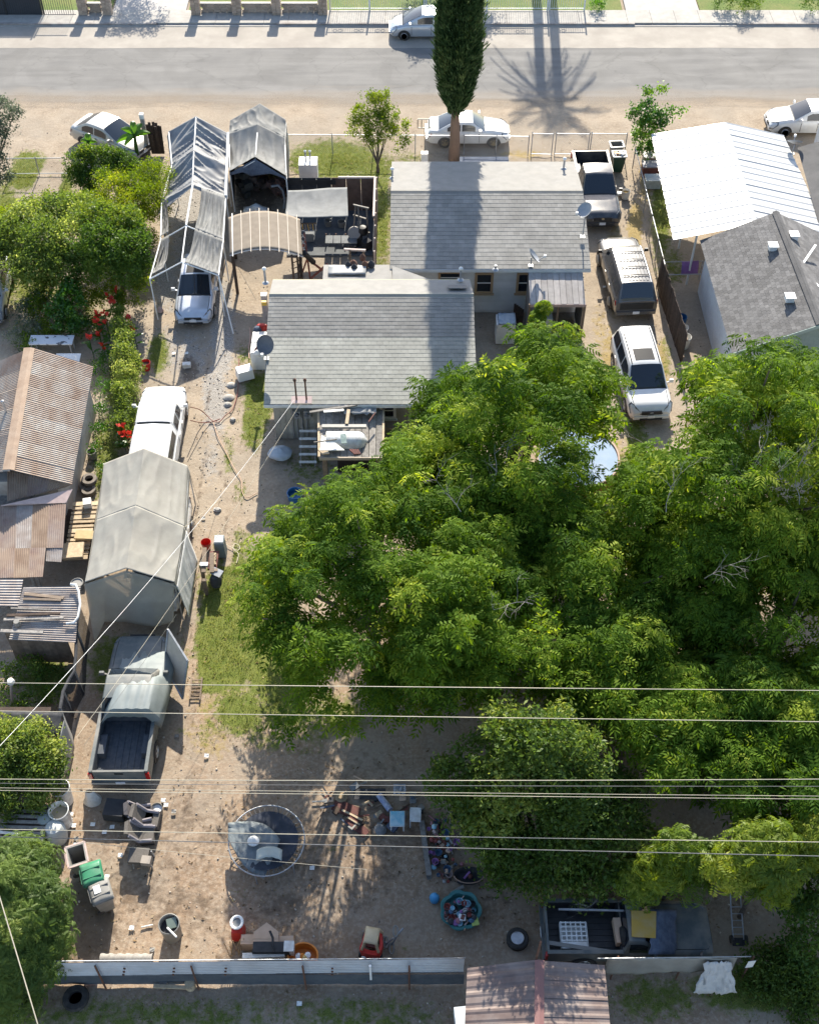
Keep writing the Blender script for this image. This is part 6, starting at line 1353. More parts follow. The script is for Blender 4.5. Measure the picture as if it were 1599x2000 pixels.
# ------------------------------------------------------------------ yard things
def bin_(label, top, z, rz, m, lid=None, fill=None, group=None, lidm=None, z0=0.):
 p = P(*top, z); p.z = z0; t = thing('wheelie_bin', label, 'bin', (0, 0, 0), 0, group); h = z
 b = MB(); lo, hi = (.40, .46), (.56, .66)
 pts = lambda s, zz, d=0: [(-s[0]/2+d, -s[1]/2+d, zz), (s[0]/2-d, -s[1]/2+d, zz), (s[0]/2-d, s[1]/2-d, zz), (-s[0]/2+d, s[1]/2-d, zz)]
 v = pts(lo, .06)+pts(hi, h)+pts(hi, h, .04)+pts(lo, .12, .03)
 b.add(v, [(3, 2, 1, 0)]+[(i, (i+1) % 4, 4+(i+1) % 4, 4+i) for i in range(4)]+[(4+i, 4+(i+1) % 4, 8+(i+1) % 4, 8+i) for i in range(4)]+[(8+i, 8+(i+1) % 4, 12+(i+1) % 4, 12+i) for i in range(4)]+[(12, 13, 14, 15)])
 b.build('tub', m, t)
 b = MB()
 for k in range(4): a, c = pts((hi[0]+.05, hi[1]+.05), h-.02)[k], pts((hi[0]+.05, hi[1]+.05), h-.02)[(k+1) % 4]; b.beam(a, c, .05, .05)
 b.build('rim', lidm or m, t)
 b = MB(); b.tube([(-hi[0]/2-.07, -.24, h-.03), (-hi[0]/2-.07, .24, h-.03)], .018, 6); b.build('handle', lidm or m, t)
 for s in (-1, 1): b = MB(); b.lathe([(.001, .03), (.11, .03), (.12, 0), (.11, -.03), (.001, -.03)], (-.22, s*.22, .12), 12, M=Matrix.Rotation(rad(90), 3, 'X')); b.build('wheel', M['rubber'], t)
 if lid:
  b = MB(); L_ = [[(-.31+.63*i/8, -.37+.74*j/6, h+.03+.05*math.sin(math.pi*i/8)*math.sin(math.pi*j/6)**.5) for i in range(9)] for j in range(7)]; b.grid(L_); b.build('lid', lidm or m, t, smooth=True, solid=.02)
  for s in (-.14, .14): b = MB(); b.beam((-.28, s, h+.07), (.28, s, h+.09), .03, .03); b.build('lid_rib', lidm or m, t)
 if fill:
  for k in range(7): b = MB(); b.box((R.uniform(-.17, .17), R.uniform(-.2, .2), h-.08+R.uniform(0, .1)), (R.uniform(.15, .32), R.uniform(.15, .3), .1), rz=R.uniform(0, 3), rx=R.uniform(-.4, .4)); b.build('rubbish', [M['orange'], M['white'], M['card'], M['white_plastic']][k % 4], t)
 t.location = p; t.rotation_euler = (0, 0, rz); return t
def barrel(label, top, z, r, m, open_=True, group=None, cat='barrel', name='barrel', fill=None, base=.85):
 p = P(*top, z); p.z = 0; t = thing(name, label, cat, p, 0, group)
 b = MB()
 if open_: b.lathe([(.001, .05), (r*base*.95, .05), (r*.93, z-.02), (r*.97, z), (r*1.04, z-.01), (r*1.04, z-.06), (r, z-.08), (r*base, 0), (.001, 0)], p, 22)
 else: b.lathe([(.001, 0), (r*base, 0), (r, z*.3), (r, z*.8), (r*.72, z*.96), (r*.3, z), (.001, z)], p, 22)
 b.build('body', m, t, smooth=38)
 if fill: b = MB(); b.lathe([(.001, z*.72), (r*.9, z*.70)], p, 18); b.build('contents', fill, t)
 return t
def yard_things():
 # bins
 bin_('open gray bin without lid, topmost of the three bins at the lower left', (150, 1669), 1.02, rad(20), M['gray_bin'], lidm=M['pink'])
 bin_('green lidded bin between two gray bins at the lower left', (180, 1706), 1.05, rad(20), M['green_bin'], lid=True)
 t = bin_('closed gray bin with a paper label, lowest of the three bins', (197, 1741), 1.03, rad(24), M['gray_bin'], lid=True)
 o = MB().box((-.08, .06, 1.13), (.2, .26, .006)).build('lid_label', M['white'], None); o.parent = t
 bin_('dark green bin overflowing with orange and white rubbish beside the black pickup', (1209, 300), 1.05, rad(-88), M['dkgreen_bin'], fill=True, lidm=mat('pale_bin_edge', (.4, .42, .42), rough=.5))
 bin_('pale gray open bin behind the overflowing dark green bin', (1204, 281), 1.02, rad(-85), M['gray_bin'], lidm=M['white_plastic'])
 barrel('white paint pail with a yellow stain beside the black pickup', (1222, 372), .45, .22, M['white_plastic'], True, cat='pail', name='pail', fill=M['mustard'])
 b = MB(); b.box(P(1208, 378, .1), (.5, .22, .15), rz=.3); solo('step_block', b, M['white_plastic'], 'pale block lying between the black pickup and the white pail', 'block')
 # lower left barrels and pallets
 g = 'white plastic barrels at the lower left'
 barrel('open white barrel nearest the gray pickup tailgate', (117, 1538), .9, .31, M['white_plastic'], group=g, fill=mat('barrel_sand', (.33, .28, .2)))
 barrel('open white barrel in front of the topmost white barrel', (114, 1582), .92, .32, M['white_plastic'], group=g, fill=mat('barrel_sand', (.33, .28, .2)))
 barrel('closed pale barrel lowest of the group beside the pallets', (104, 1614), .85, .34, mat('pale_gray_barrel', (.48, .49, .47), (.4, .41, .39), rough=.5), False, group=g)
 barrel('gray green drum squeezed between the pallets and the white barrels', (86, 1597), .85, .28, mat('gray_green_drum', (.3, .33, .31), (.25, .28, .26), rough=.6), False)
 barrel('gray round pot under the bush below the barrels', (78, 1668), .4, .26, M['gray_bin'], False, cat='pot', name='pot')
 t = thing('pallet_stack', 'stack of weathered wooden pallets left of the barrels', 'pallets', P(50, 1640, 0))
 c = P(50, 1605, .8)
 for k in range(7): MB().beam(c+Vector((-.75, -.55+k*.19, 0)), c+Vector((.7, -.6+k*.19, 0)), .11, .03).build('slat', M['wood_gray'], t)
 for lv in range(4):
  MB().box(c+Vector((0, 0, -.08-.2*lv)), (1.35, 1.2, .1), rz=.03*lv).build('bearer', M['wood_dark'], t)
 b = MB(); b.tube([P(0, 1625, 1.0), P(70, 1634, 1.0)], .05, 8); solo('pole', b, M['white_plastic'], 'white pole laid across the front of the weathered pallets', 'pole')
 # bag, box, seats, bench
 c = P(182, 1563, 0); mb = MB(); rows = [[c+Vector((.30*(1-.6*v)*math.cos(a)*(1+.2*nz3(a, v*3, 2)), .26*(1-.75*v)*math.sin(a), .62*v)) for a in np.linspace(0, 6.283, 17)] for v in np.linspace(0, 1, 7)]
 solo('sack', mb.grid(rows), M['white_plastic'], 'white sack standing behind the gray pickup at its left corner', 'sack', smooth=True)
 mb = MB(); mb.box(P(226, 1582, .22), (.68, .62, .4), rz=rad(-6), taper=.96); solo('black_box', mb, M['dark'], 'black padded box lying on the dirt behind the gray pickup', 'box')
 MBb = MB(); MBb.box(P(258, 1586, .12), (.42, .45, .22), rz=rad(-6)); solo('black_box', MBb, M['black'], 'smaller black box pushed against the padded box', 'box')
 def carseat(label, px, py, rz, m):
  c = P(px, py, 0); t = thing('car_seat', label, 'car seat', (0, 0, 0)); 
  b = MB(); b.box((0, 0, .32), (.5, .52, .2), taper=.92); b.build('cushion', m, t, smooth=30)
  b = MB(); b.add([(-.26, -.2, .38), (.26, -.2, .38), (.24, -.48, .98), (-.24, -.48, .98), (-.24, -.34, .4), (.24, -.34, .4), (.2, -.60, .95), (-.2, -.60, .95)], [(0, 1, 2, 3), (5, 4, 7, 6), (0, 3, 7, 4), (1, 5, 6, 2), (3, 2, 6, 7), (0, 4, 5, 1)]); b.build('backrest', m, t)
  for s in (-1, 1): b = MB(); b.tube([(s*.25, .2, .45), (s*.27, -.2, .47), (s*.25, -.46, .9)], .06, 7); b.build('bolster', mat('pale_seat_bolster', (.22, .20, .21), rough=.9), t, smooth=True)
  b = MB(); b.box((0, 0, .12), (.42, .44, .2)); b.build('seat_base', M['black'], t)
  t.location = (c.x, c.y, 0); t.rotation_euler = (0, 0, rz)
 sm = mat('gray_seat_cloth', (.085, .078, .082), (.06, .056, .06), rough=.95, scale=20); sm2 = mat('taupe_seat_cloth', (.125, .112, .10), (.095, .085, .076), rough=.95, scale=20)
 carseat('charcoal car seat facing right, upper left of the three loose seats', 288, 1600, rad(-78), sm); carseat('taupe car seat with pale bolsters, upper right of the loose seats', 300, 1612, rad(-95), sm2); carseat('taupe car seat lying below the charcoal one', 290, 1640, rad(-85), sm2)
 c = P(281, 1690, 0); t = thing('truck_bench', 'brown folded truck bench seat standing on metal legs', 'seat', c); MB().box(c+Vector((-.1, .12, .42)), (.62, .5, .14), rz=-.05).build('cushion', sm2, t); MB().box(c+Vector((.18, -.08, .5)), (.3, .26, .2), rz=-.1).build('headrest', mat('pale_taupe_cloth', (.3, .26, .22), rough=.9), t)
 for sx in (-1, 1):
  for sy in (-.1, .3): MB().beam(c+Vector((sx*.3, sy, 0)), c+Vector((sx*.26, sy, .38)), .04).build('leg', M['galv'], t)
 barrel('small pail full of scraps beside the loose car seats', (306, 1578), .32, .19, M['gray_bin'], True, cat='pail', name='pail', fill=M['white'])
 barrel('tall gray trash can holding a lid and a white pipe', (330, 1804), .85, .31, M['gray_bin'], True, cat='trash can', name='trash_can', base=.9, fill=M['dark'])
 b = MB(); b.box(P(336, 1803, .72), (.3, .3, .05), rz=.3, rx=.3); solo('round_lid', b, mat('green_gray_lid', (.16, .2, .17), rough=.5), 'green gray lid lying inside the tall trash can', 'lid')
 b = MB(); b.tube([P(327, 1812, .82), P(345, 1830, 1.0)], .03, 7); solo('white_pipe', b, M['white_plastic'], 'white pipe sticking out of the tall trash can', 'pipe')
 b = MB(); c = P(248, 1873, .16); b.tube([c+Vector(((k-12)*.064, 0, .012*nz3(k*.4, 1))) for k in range(25)], [.17 if k % 4 < 2 else .145 for k in range(25)], 12)
 solo('ribbed_roll', b, mat('dusty_tread', (.3, .28, .25), (.22, .2, .18), rough=.9), 'ribbed gray roll lying against the bottom fence left of the trash can', 'roll', smooth=40)
 # cardboard, suitcase, high chair, tub
 c = P(467, 1826, 0); t = thing('high_chair', 'red and white plastic toddler chair by the bottom fence', 'chair', c)
 MB().box(c+Vector((0, 0, .3)), (.4, .42, .55), taper=.8).build('base', M['red'], t)
 b = MB(); q = c+Vector((0, .1, .72)); b.tube([q+Vector((.17*math.cos(a), .19*math.sin(a), 0)) for a in np.linspace(0, 6.283, 15)], .045, 7); b.build('seat_ring', M['white'], t, smooth=True); MB().box(q-Vector((0, 0, .03)), (.24, .26, .03)).build('seat_pad', M['gray_cloth'], t)
 for k, (px, py, w, d, z, rz, m, l) in enumerate(((491, 1833, .62, .2, .55, -.03, M['card'], 'long cardboard flap left of the pointed cardboard box'), (520, 1824, .75, .42, .62, .0, M['card'], 'pointed open cardboard box by the bottom fence'), (550, 1836, .7, .22, .52, .05, M['card'], 'pale cardboard flap right of the pointed box'))):
  mb = MB()
  if k == 1: a = P(px, py, z); mb.slab([a+Vector((-w/2, -.15, 0)), a+Vector((w/2, -.15, 0)), a+Vector((w/2, .05, .03)), a+Vector((0, .32, .08)), a+Vector((-w/2, .05, .03))], .015); mb.box(a-Vector((0, .2, z/2)), (w, .4, z-.02))
  else: mb.box(P(px, py, z), (w, d, .02), rz=rz, rx=.15); q = P(px, py, z/2); mb.box((q.x, q.y-.12, z/2), (w*.9, .3, z-.03))
  solo('cardboard_box', mb, m, l, 'box')
 mb = MB(); mb.box(P(530, 1853, .5), (1.15, .34, .3), taper=.94); o = solo('cooler_box', mb, M['dark'], 'dark cooler box with pale ends beside the cardboard', 'cooler')
 mb = MB(); mb.box(P(515, 1866, .45), (1.25, .16, .12), rz=.05); solo('pale_board', mb, M['white_plastic'], 'pale rounded board leaning in front of the dark cooler', 'board')
 mb = MB(); mb.box(P(565, 1852, .5), (.3, .32, .35)); solo('white_box', mb, M['white_plastic'], 'white box at the right end of the dark cooler', 'box')
 mb = MB(); mb.tube([P(527, 1818, .9), P(533, 1832, .85), P(533, 1848, .8), P(536, 1858, .75)], .035, 6); solo('strap', mb, M['black'], 'black strap lying over the cooler and cardboard', 'strap')
 b = MB(); b.lathe([(.001, .06), (.34, .06), (.37, .4), (.41, .4), (.38, 0), (.001, 0)], P(593, 1876, .05), 20, sx=1.15); solo('orange_tub', b, M['orange'], 'orange tub against the bottom fence', 'tub', smooth=38)
 for k in range(4): b = MB(); b.lathe([(.001, -.08), (.09, -.04), (.1, .03), (.001, .1)], P(583+6*k, 1868+R.uniform(-3, 3), .3), 8); solo('toy', b, [M['white'], M['orange'], M['yellow'], M['white']][k], ('white toy at the left in the orange tub', 'orange toy in the orange tub', 'yellow toy in the orange tub', 'white toy at the right in the orange tub')[k], 'toy', smooth=True)
 for k in range(9): b = MB(); x = 448+R.uniform(0, 20); b.tube([P(x, 1858+R.uniform(0, 18), .1), P(x+R.uniform(-14, 14), 1838+R.uniform(-6, 12), R.uniform(.5, .9))], .012, 4); solo('dry_stalk', b, mat('straw', (.4, .27, .14), rough=.9), 'thin dry stalk leaning by the toddler chair', 'stalk', 'dry stalks by the toddler chair')
 # toddler car
 c = P(727, 1852, 0); t = thing('toy_car', 'red toddler ride in car with a cream roof and an open front', 'toy car', (0, 0, 0))
 mb = MB(); rows = []
 for v, s in ((.08, .9), (.2, 1.), (.42, 1.02), (.5, .96)): rows.append([(.40*s*math.copysign(abs(math.cos(a))**.6, math.cos(a)), .30*s*math.copysign(abs(math.sin(a))**.6, math.sin(a))*(1.15 if math.cos(a) > 0 else 1), v) for a in np.linspace(0, 6.283, 25)])
 rows.append([(x*.74-.03, y*.74, .5) for x, y, z in rows[-1]]); rows.append([(x*.9, y*.9, .2) for x, y, z in rows[-1]]); mb.grid(rows); mb.build('body', M['red'], t, smooth=50)
 cr = mat('cream_plastic', (.62, .48, .30), (.56, .43, .26), rough=.45)
 mb = MB(); mb.grid([[(-.27+.5*i/6, -.21+.42*j/5, .93+.07*math.sin(math.pi*i/6)*math.sin(math.pi*j/5)) for i in range(7)] for j in range(6)]); mb.build('roof', cr, t, smooth=True, solid=.04)
 for sx in (-1, 1):
  for sy in (-1, 1): mb = MB(); mb.tube([(sx*.30-.03, sy*.25, .5), (sx*.25-.03, sy*.2, .75), (sx*.22-.02, sy*.18, .94)], .045, 7); mb.build('roof_pillar', cr, t, smooth=True)
 for sx in (-1, 1):
  for sy in (-1, 1): mb = MB(); mb.lathe([(.001, .04), (.1, .04), (.11, 0), (.1, -.04), (.001, -.04)], (sx*.27, sy*.31, .11), 14, M=Matrix.Rotation(rad(90), 3, 'X')); mb.build('wheel', M['black'], t)
 MB().box((-.05, 0, .3), (.3, .34, .1)).build('seat', M['wood_red'], t)
 for s in (-1, 1): mb = MB(); mb.lathe([(.07, 0), (.06, .03), (.001, .035)], (.42, s*.17, .3), 10, M=Matrix.Rotation(rad(90), 3, 'Y')); mb.build('headlight', M['white'], t)
 t.location = (c.x, c.y, 0); t.rotation_euler = (0, 0, rad(-100))
 c = P(765, 1848, 0); t = thing('stroller', 'overturned gray tricycle frame beside the toddler car', 'tricycle', c)
 for k, (a, b_) in enumerate((((0, 0, .1), (.2, .15, .6)), ((.2, .15, .6), (.35, .3, .65)), ((-.2, 0, .1), (.05, .05, .5)), ((0, 0, .1), (-.25, .1, .12)))): mb = MB(); mb.tube([c+Vector(a), c+Vector(b_)], .03, 6); mb.build('frame_bar', M['galv'], t)
 for q in ((.12, .2, .66), (-.18, .05, .2), (.0, -.12, .15)): mb = MB(); mb.tube([c+Vector(q)+Vector((.07*math.cos(a), .16*math.sin(a), .03*math.sin(a))) for a in np.linspace(0, 6.283, 14)], .025, 6); mb.build('wheel', M['gray_bin'], t, smooth=True)
 # trampoline
 c = P(521, 1641, .62); c0 = Vector((c.x, c.y, 0)); t = thing('trampoline', 'round trampoline with a dark mat and pale steel ring, gray tarp thrown over it', 'trampoline', c0); r = 1.2
 mb = MB(); mb.tube([c+Vector((r*math.cos(a), r*math.sin(a), 0)) for a in np.linspace(0, 6.2832, 49)], .022, 7); mb.build('ring', M['galv'], t, smooth=True)
 mb = MB(); mb.lathe([(.001, -.03), (.98, -.01), (1.0, .0)], c, 40); mb.build('mat', mat('trampoline_mat', (.035, .04, .05), (.055, .06, .075), rough=.95, spec=.1, scale=3), t, smooth=True)
 for k in range(44): a = k/44*6.2832; mb = MB(); mb.beam(c+Vector((.99*math.cos(a), .99*math.sin(a), 0)), c+Vector((r*math.cos(a), r*math.sin(a), 0)), .018, .018); mb.build('spring', M['dkwire'], t)
 for k in range(6): a = k/6*6.2832+.3; e = c+Vector((r*math.cos(a), r*math.sin(a), 0)); mb = MB(); mb.tube([(e.x, e.y, 0), e], .025, 6); mb.build('leg', M['galv'], t)
 gt = mat('blue_gray_tarp', (.17, .195, .20), (.12, .14, .148), rough=.6, scale=5, dirt=(.1, .11, .12), damt=.4)
 A = [P(446, 1608, .70), P(500, 1609, .74), P(520, 1625, .72), P(548, 1642, .72)]; B = [P(446, 1640, .66), P(475, 1668, .70), P(492, 1695, .62), P(516, 1718, .45)]; Cc = [P(448, 1640, .66)]
 mb = MB(); rows = []
 for j in range(13): rows.append([lerp(lerp(A[0], A[3], i/16), lerp(B[0], B[3], i/16), j/12)+Vector((-.0+.22*math.sin(math.pi*i/16)*(1-j/12), .30*math.sin(math.pi*i/16)*(1-2*j/12)*.9, .09*abs(nz3(i*.6, j*.7, 2))+.05*nz3(i*1.3, j*1.2, 6)+.04)) for i in range(17)])
 solo('tarp', mb.grid(rows), gt, 'blue gray tarp thrown over the left side of the trampoline', 'tarp', smooth=True, solid=.012)
 mb = MB(); q = P(528, 1665, .80); mb.grid([[q+Vector((-.42+.1*i, -.18+.09*j-.015*(i-4)**2*.5, .05*nz3(i*.9, j*.9, 6)+.06)) for i in range(9)] for j in range(5)]); solo('cloth', mb, mat('sage_cloth', (.46, .47, .41), (.4, .41, .36), rough=.9), 'pale sage cloth bunched on the trampoline tarp', 'cloth', smooth=True, solid=.012)
 mb = MB(); q = P(495, 1643, .82); mb.lathe([(.001, .1), (.09, .09), (.17, .04), (.18, 0), (.001, 0)], q, 14, sx=1.1); solo('white_cushion', mb, M['white_plastic'], 'small round white cushion on the trampoline tarp', 'cushion', smooth=True)
 # play pool with toys
 c = P(899, 1785, 0); t = thing('paddling_pool', 'turquoise scalloped plastic pool heaped with toys', 'play pool', c); mb = MB(); rows = []
 for rr, z in ((.40, .0), (.50, .05), (.54, .28), (.60, .3), (.58, .33), (.49, .31), (.46, .08), (.001, .07)): rows.append([c+Vector((rr*(1+.10*abs(math.cos(3.5*a)) if rr > .1 else rr)*math.cos(a), rr*(1+.10*abs(math.cos(3.5*a)) if rr > .1 else rr)*math.sin(a), z)) for a in np.linspace(0, 6.2832, 43)])
 mb.grid(rows); mb.build('basin', M['teal'], t, smooth=45)
 cols = [mat('dusty_red_plastic', (.27, .06, .05), (.2, .05, .04), rough=.6), mat('dusty_white_plastic', (.42, .41, .39), (.34, .33, .31), rough=.6), mat('dusty_blue_plastic', (.06, .12, .2), (.05, .1, .16), rough=.6), M['pink'], M['black'], M['wood_red'], M['purple'], M['gray_bin'], M['skyblue'], mat('dusty_pink_plastic', (.38, .16, .19), rough=.5), M['dark'], M['card']]
 nm = ['dark toy block', 'pale toy block', 'blue toy block', 'pink toy', 'black toy', 'brown toy']
 cn = ['red', 'white', 'blue', 'pale pink', 'black', 'brown', 'purple', 'gray', 'sky blue', 'dusty pink', 'charcoal', 'tan']; sn = ['block', 'rounded bottle', 'stick', 'cup']
 def toys(n, cx, cy, rx, ry, z0, zr, where, prefix):
  for k in range(n):
   a, q = R.uniform(0, 6.28), math.sqrt(R.random()); p = P(cx+rx*q*math.cos(a), cy+ry*q*math.sin(a), z0+R.uniform(0, zr)); mb = MB(); s = R.uniform(.05, .13); ty = k % 4; m = cols[(k*5+len(where)) % len(cols)]
   if ty == 0: mb.box(p, (s*1.6, s*1.1, s), rz=R.uniform(0, 3), rx=R.uniform(-.5, .5), taper=.8)
   elif ty == 1: mb.lathe([(.001, -s*.7), (s*.7, -s*.4), (s*.75, s*.3), (.001, s*.8)], p, 9)
   elif ty == 2: mb.beam(p, p+Vector((R.uniform(-.25, .25), R.uniform(-.25, .25), .06)), s*.5)
   else: mb.lathe([(s*.4, 0), (s*.8, 0), (s, s*1.1), (s*.9, s*1.1), (s*.7, .02), (.001, .02)], p, 10)
   solo('toy', mb, m, 'small %s plastic %s in the heap %s' % (cn[cols.index(m)], sn[ty], where), 'toy', prefix)
 toys(85, 899, 1783, 30, 24, .1, .32, 'inside the turquoise pool', 'toys heaped in the pool')
 toys(80, 862, 1655, 30, 62, .02, .25, 'along the gray plank under the tree', 'toys heaped along the plank')
 toys(16, 880, 1705, 50, 24, .02, .1, 'between the plank and the turquoise pool', 'toys scattered above the pool')
 mb = MB(); mb.box(P(927, 1800, .36), (.22, .24, .05), rz=.2); solo('toy_book', mb, mat('lime_card', (.38, .46, .12), rough=.6), 'lime green square panel at the right rim of the pool', 'panel')
 mb = MB(); mb.box(P(902, 1792, .42), (.22, .2, .04), rz=-.1); o = solo('toy_screen', mb, M['white'], 'white toy frame with a dark centre lying on the toys in the pool', 'toy'); 
 b = MB(); b.lathe([(.001, 0), (.14, .02), (.16, .2), (.1, .34), (.05, .38), (.001, .38)], P(848, 1758, 0), 14); solo('blue_jug', b, mat('sky_blue_plastic', (.07, .3, .55), rough=.4), 'sky blue plastic jug beside the turquoise pool', 'jug', smooth=True)
 a, b_ = P(823, 1605, .15), P(838, 1712, .15); solo('plank', MB().beam(a, b_, .16, .2), M['wood_gray'], 'long gray plank edging the toy heap under the tree', 'plank')
 c = P(915, 1715, 0); t = thing('oval_basket', 'dark oval tub with a pale rim among the toys', 'tub', c); mb = MB(); mb.lathe([(.001, .04), (.34, .04), (.44, .25), (.46, .25), (.38, 0), (.001, 0)], c, 20, sx=1.05, sy=.6); mb.build('basin', M['dark'], t, smooth=40)
 mb = MB(); mb.tube([c+Vector((.48*math.cos(a), .28*math.sin(a), .26)) for a in np.linspace(3.3, 6.1, 14)], .02, 6); mb.build('rim', mat('tan_rim', (.3, .2, .15), rough=.6), t)
 mb = MB(); mb.tube([P(880, 1746, .1), P(905, 1732, .12)], .07, 10); solo('roll', mb, M['gray_bin'], 'gray foam roll lying above the turquoise pool', 'roll')
 # debris group, tables
 c = P(776, 1613, 0); t = thing('small_table', 'small table with a sky blue and white painted top in the shade', 'table', c); MB().box(c+Vector((0, .05, .42)), (.44, .5, .04)).build('tabletop', M['skyblue'], t); MB().box(c+Vector((0, .05, .395)), (.48, .54, .02)).build('top_edge', M['white'], t)
 for sx in (-1, 1):
  for sy in (-1, 1): MB().beam(c+Vector((sx*.2, .05+sy*.22, 0)), c+Vector((sx*.2, .05+sy*.22, .39)), .04).build('leg', M['white'], t)
 c = P(811, 1608, 0); t = thing('folding_chair', 'pale folding chair beside the painted table', 'chair', c); MB().box(c+Vector((0, .12, .36)), (.36, .46, .03), rz=-.05, rx=.2).build('seat', M['white_plastic'], t)
 for sx in (-1, 1): MB().beam(c+Vector((sx*.17, -.15, 0)), c+Vector((sx*.17, .3, .42)), .03).build('leg', M['galv'], t); MB().beam(c+Vector((sx*.17, .3, 0)), c+Vector((sx*.17, -.12, .36)), .03).build('leg', M['galv'], t)
 sh = (('plank', MB().beam(P(652, 1570, .06), P(700, 1590, .06), .42, .04), M['wood_red'], 'wide red brown board lying in the shade right of the trampoline', 'board'), ('plank', MB().beam(P(680, 1598, .12), P(716, 1630, .04), .3, .04), M['wood_red'], 'second red brown board propped below the first', 'board'),
          ('stick', MB().beam(P(668, 1582, .14), P(708, 1602, .14), .06, .04), M['wood_pale'], 'pale stick lying across the red brown boards', 'stick'), ('stick', MB().beam(P(678, 1596, .18), P(704, 1612, .1), .05, .04), M['wood_pale'], 'shorter pale stick crossing below the long one', 'stick'),
          ('pillow_roll', MB().tube([P(740, 1553, .1), P(762, 1582, .1)], .11, 12), mat('white_blue_fabric', (.42, .45, .52), (.16, .2, .35), rough=.9, scale=9), 'white and blue rolled cushion lying in the dark debris', 'cushion'), ('straw_hat', MB().lathe([(.22, 0), (.20, .03), (.12, .04), (.11, .12), (.001, .13)], P(666, 1557, .05), 18), mat('straw_tan', (.3, .22, .13), rough=.9), 'round straw hat shaped lid at the top left of the debris', 'hat'),
          ('bag', MB().lathe([(.001, .22), (.14, .18), (.22, .05), (.18, 0)], P(742, 1622, 0), 12), M['gray_cloth'], 'crumpled gray bag below the rolled cushion', 'bag'), ('wood_block', MB().box(P(740, 1590, .08), (.24, .18, .06), rz=.6, rx=.2), M['wood_pale'], 'pale wedge of wood near the painted table', 'block'),
          ('branch', MB().tube([P(708, 1572, .1), P(720, 1566, .16), P(728, 1574, .1)], .05, 7), M['wood_pale'], 'bent pale branch piece in the debris', 'branch'), ('sheet', MB().grid([[P(690+i*9, 1540+j*7+4*nz3(i, j), .06+.08*abs(nz3(i*.8, j*.9, 2))) for i in range(8)] for j in range(4)]), M['dark'], 'dark crumpled plastic under the rolled cushion', 'plastic sheet'),
          ('crumpled_plastic', MB().grid([[P(768+i*4, 1531+j*5, .06+.2*abs(nz3(i*.9, j*.9, 7))) for i in range(7)] for j in range(5)]), mat('pale_crumple', (.3, .31, .33), rough=.6), 'pale crumpled plastic at the tree edge above the debris', 'plastic sheet'))
 for n, mb, m, l, ct in sh: solo(n, mb, m, l, ct, smooth=35 if ct in ('cushion', 'hat', 'bag', 'plastic sheet', 'branch') else False)
 cl2 = [M['dark'], M['wood_red'], M['gray_cloth'], M['wood_dark'], M['gray_bin'], M['blue_cloth'], M['wood'], M['card']]; nn2 = ['black', 'red brown', 'gray', 'dark brown', 'pale gray', 'dark blue', 'brown', 'tan']
 for k in range(46):
  a, q = R.uniform(0, 6.28), math.sqrt(R.random()); px, py = 722+100*q*math.cos(a), 1578+52*q*math.sin(a); mb = MB(); c = P(px, py, .05); ty = k % 3; s = R.uniform(.08, .24)
  if ty == 0: mb.beam(c, c+Vector((R.uniform(-.6, .6), R.uniform(-.5, .5), R.uniform(0, .1))), .05, .03)
  elif ty == 1: mb.grid([[c+Vector((i*s*.4, j*s*.35, .5*s*abs(nz3(i*1.1+k, j*1.1, k)))) for i in range(4)] for j in range(4)])
  else: mb.box(c, (s*1.4, s, .06+s*.3), rz=R.uniform(0, 3), rx=R.uniform(-.3, .3))
  solo('scrap', mb, cl2[k % 8], '%s %s in the debris patch right of the trampoline' % (nn2[k % 8], ('stick', 'crumpled rag', 'broken box')[ty]), 'scrap', 'scraps in the debris patch', smooth=ty == 1 and 40)
 # loose wheel, hand truck, junk in the wreck bed
 c = P(1010, 1834, .13); t = thing('loose_wheel', 'car wheel with a five spoke rim lying flat on the shaded dirt', 'wheel', (0, 0, 0)); wm = wheel_mesh(.34, .22); rm = rim_mesh(.34, .22, 1)
 for mm in (wm, rm): mm.v = [(b_, c_, a_) for a_, b_, c_ in mm.v]
 wm.build('tyre', M['rubber'], t, smooth=40); rm.build('rim', M['alu'], t); t.location = (c.x, c.y, .11)
 c = P(1120, 1824, .95); t = thing('plastic_crate', 'white plastic grid crate lying in the bed of the shaded pickup', 'crate', c)
 wp = M['white_plastic']
 for k in range(6): MB().box(c+Vector((-.37+k*.148, .06, 0)), (.035, .62, .05)).build('slat', wp, t)
 for k in range(5): MB().box(c+Vector((0, -.2+k*.135, .004)), (.76, .035, .05)).build('slat', wp, t)
 MB().box(c+Vector((0, -.34, 0)), (.78, .2, .05)).build('crate_side', wp, t)
 for sx in (-1, 1): MB().box(c+Vector((sx*.39, -.04, -.1)), (.03, .78, .25)).build('crate_side', wp, t)
 MB().box(c+Vector((0, 0, -.24)), (.76, .74, .02)).build('crate_bottom', wp, t)
 mb = MB(); mb.slab([P(1232, 1778, 1.66), P(1281, 1780, 1.66), P(1280, 1832, 1.66), P(1233, 1829, 1.66)], .035); solo('mustard_board', mb, M['mustard'], 'mustard yellow board lying on the cab roof of the shaded pickup', 'board')
 mb = MB(); mb.grid([[P(lerp(1268, 1320, i/12)+6*nz3(j*.4, 3), lerp(1776, 1864, j/14), lerp(1.62, 1.15, max(0, (i-4)/8))+.05*nz3(i*.7, j*.5, 8)) for i in range(13)] for j in range(15)]); solo('blanket', mb, M['blue_cloth'], 'dark blue blanket draped over the windscreen of the shaded pickup', 'blanket', smooth=True, solid=.015)
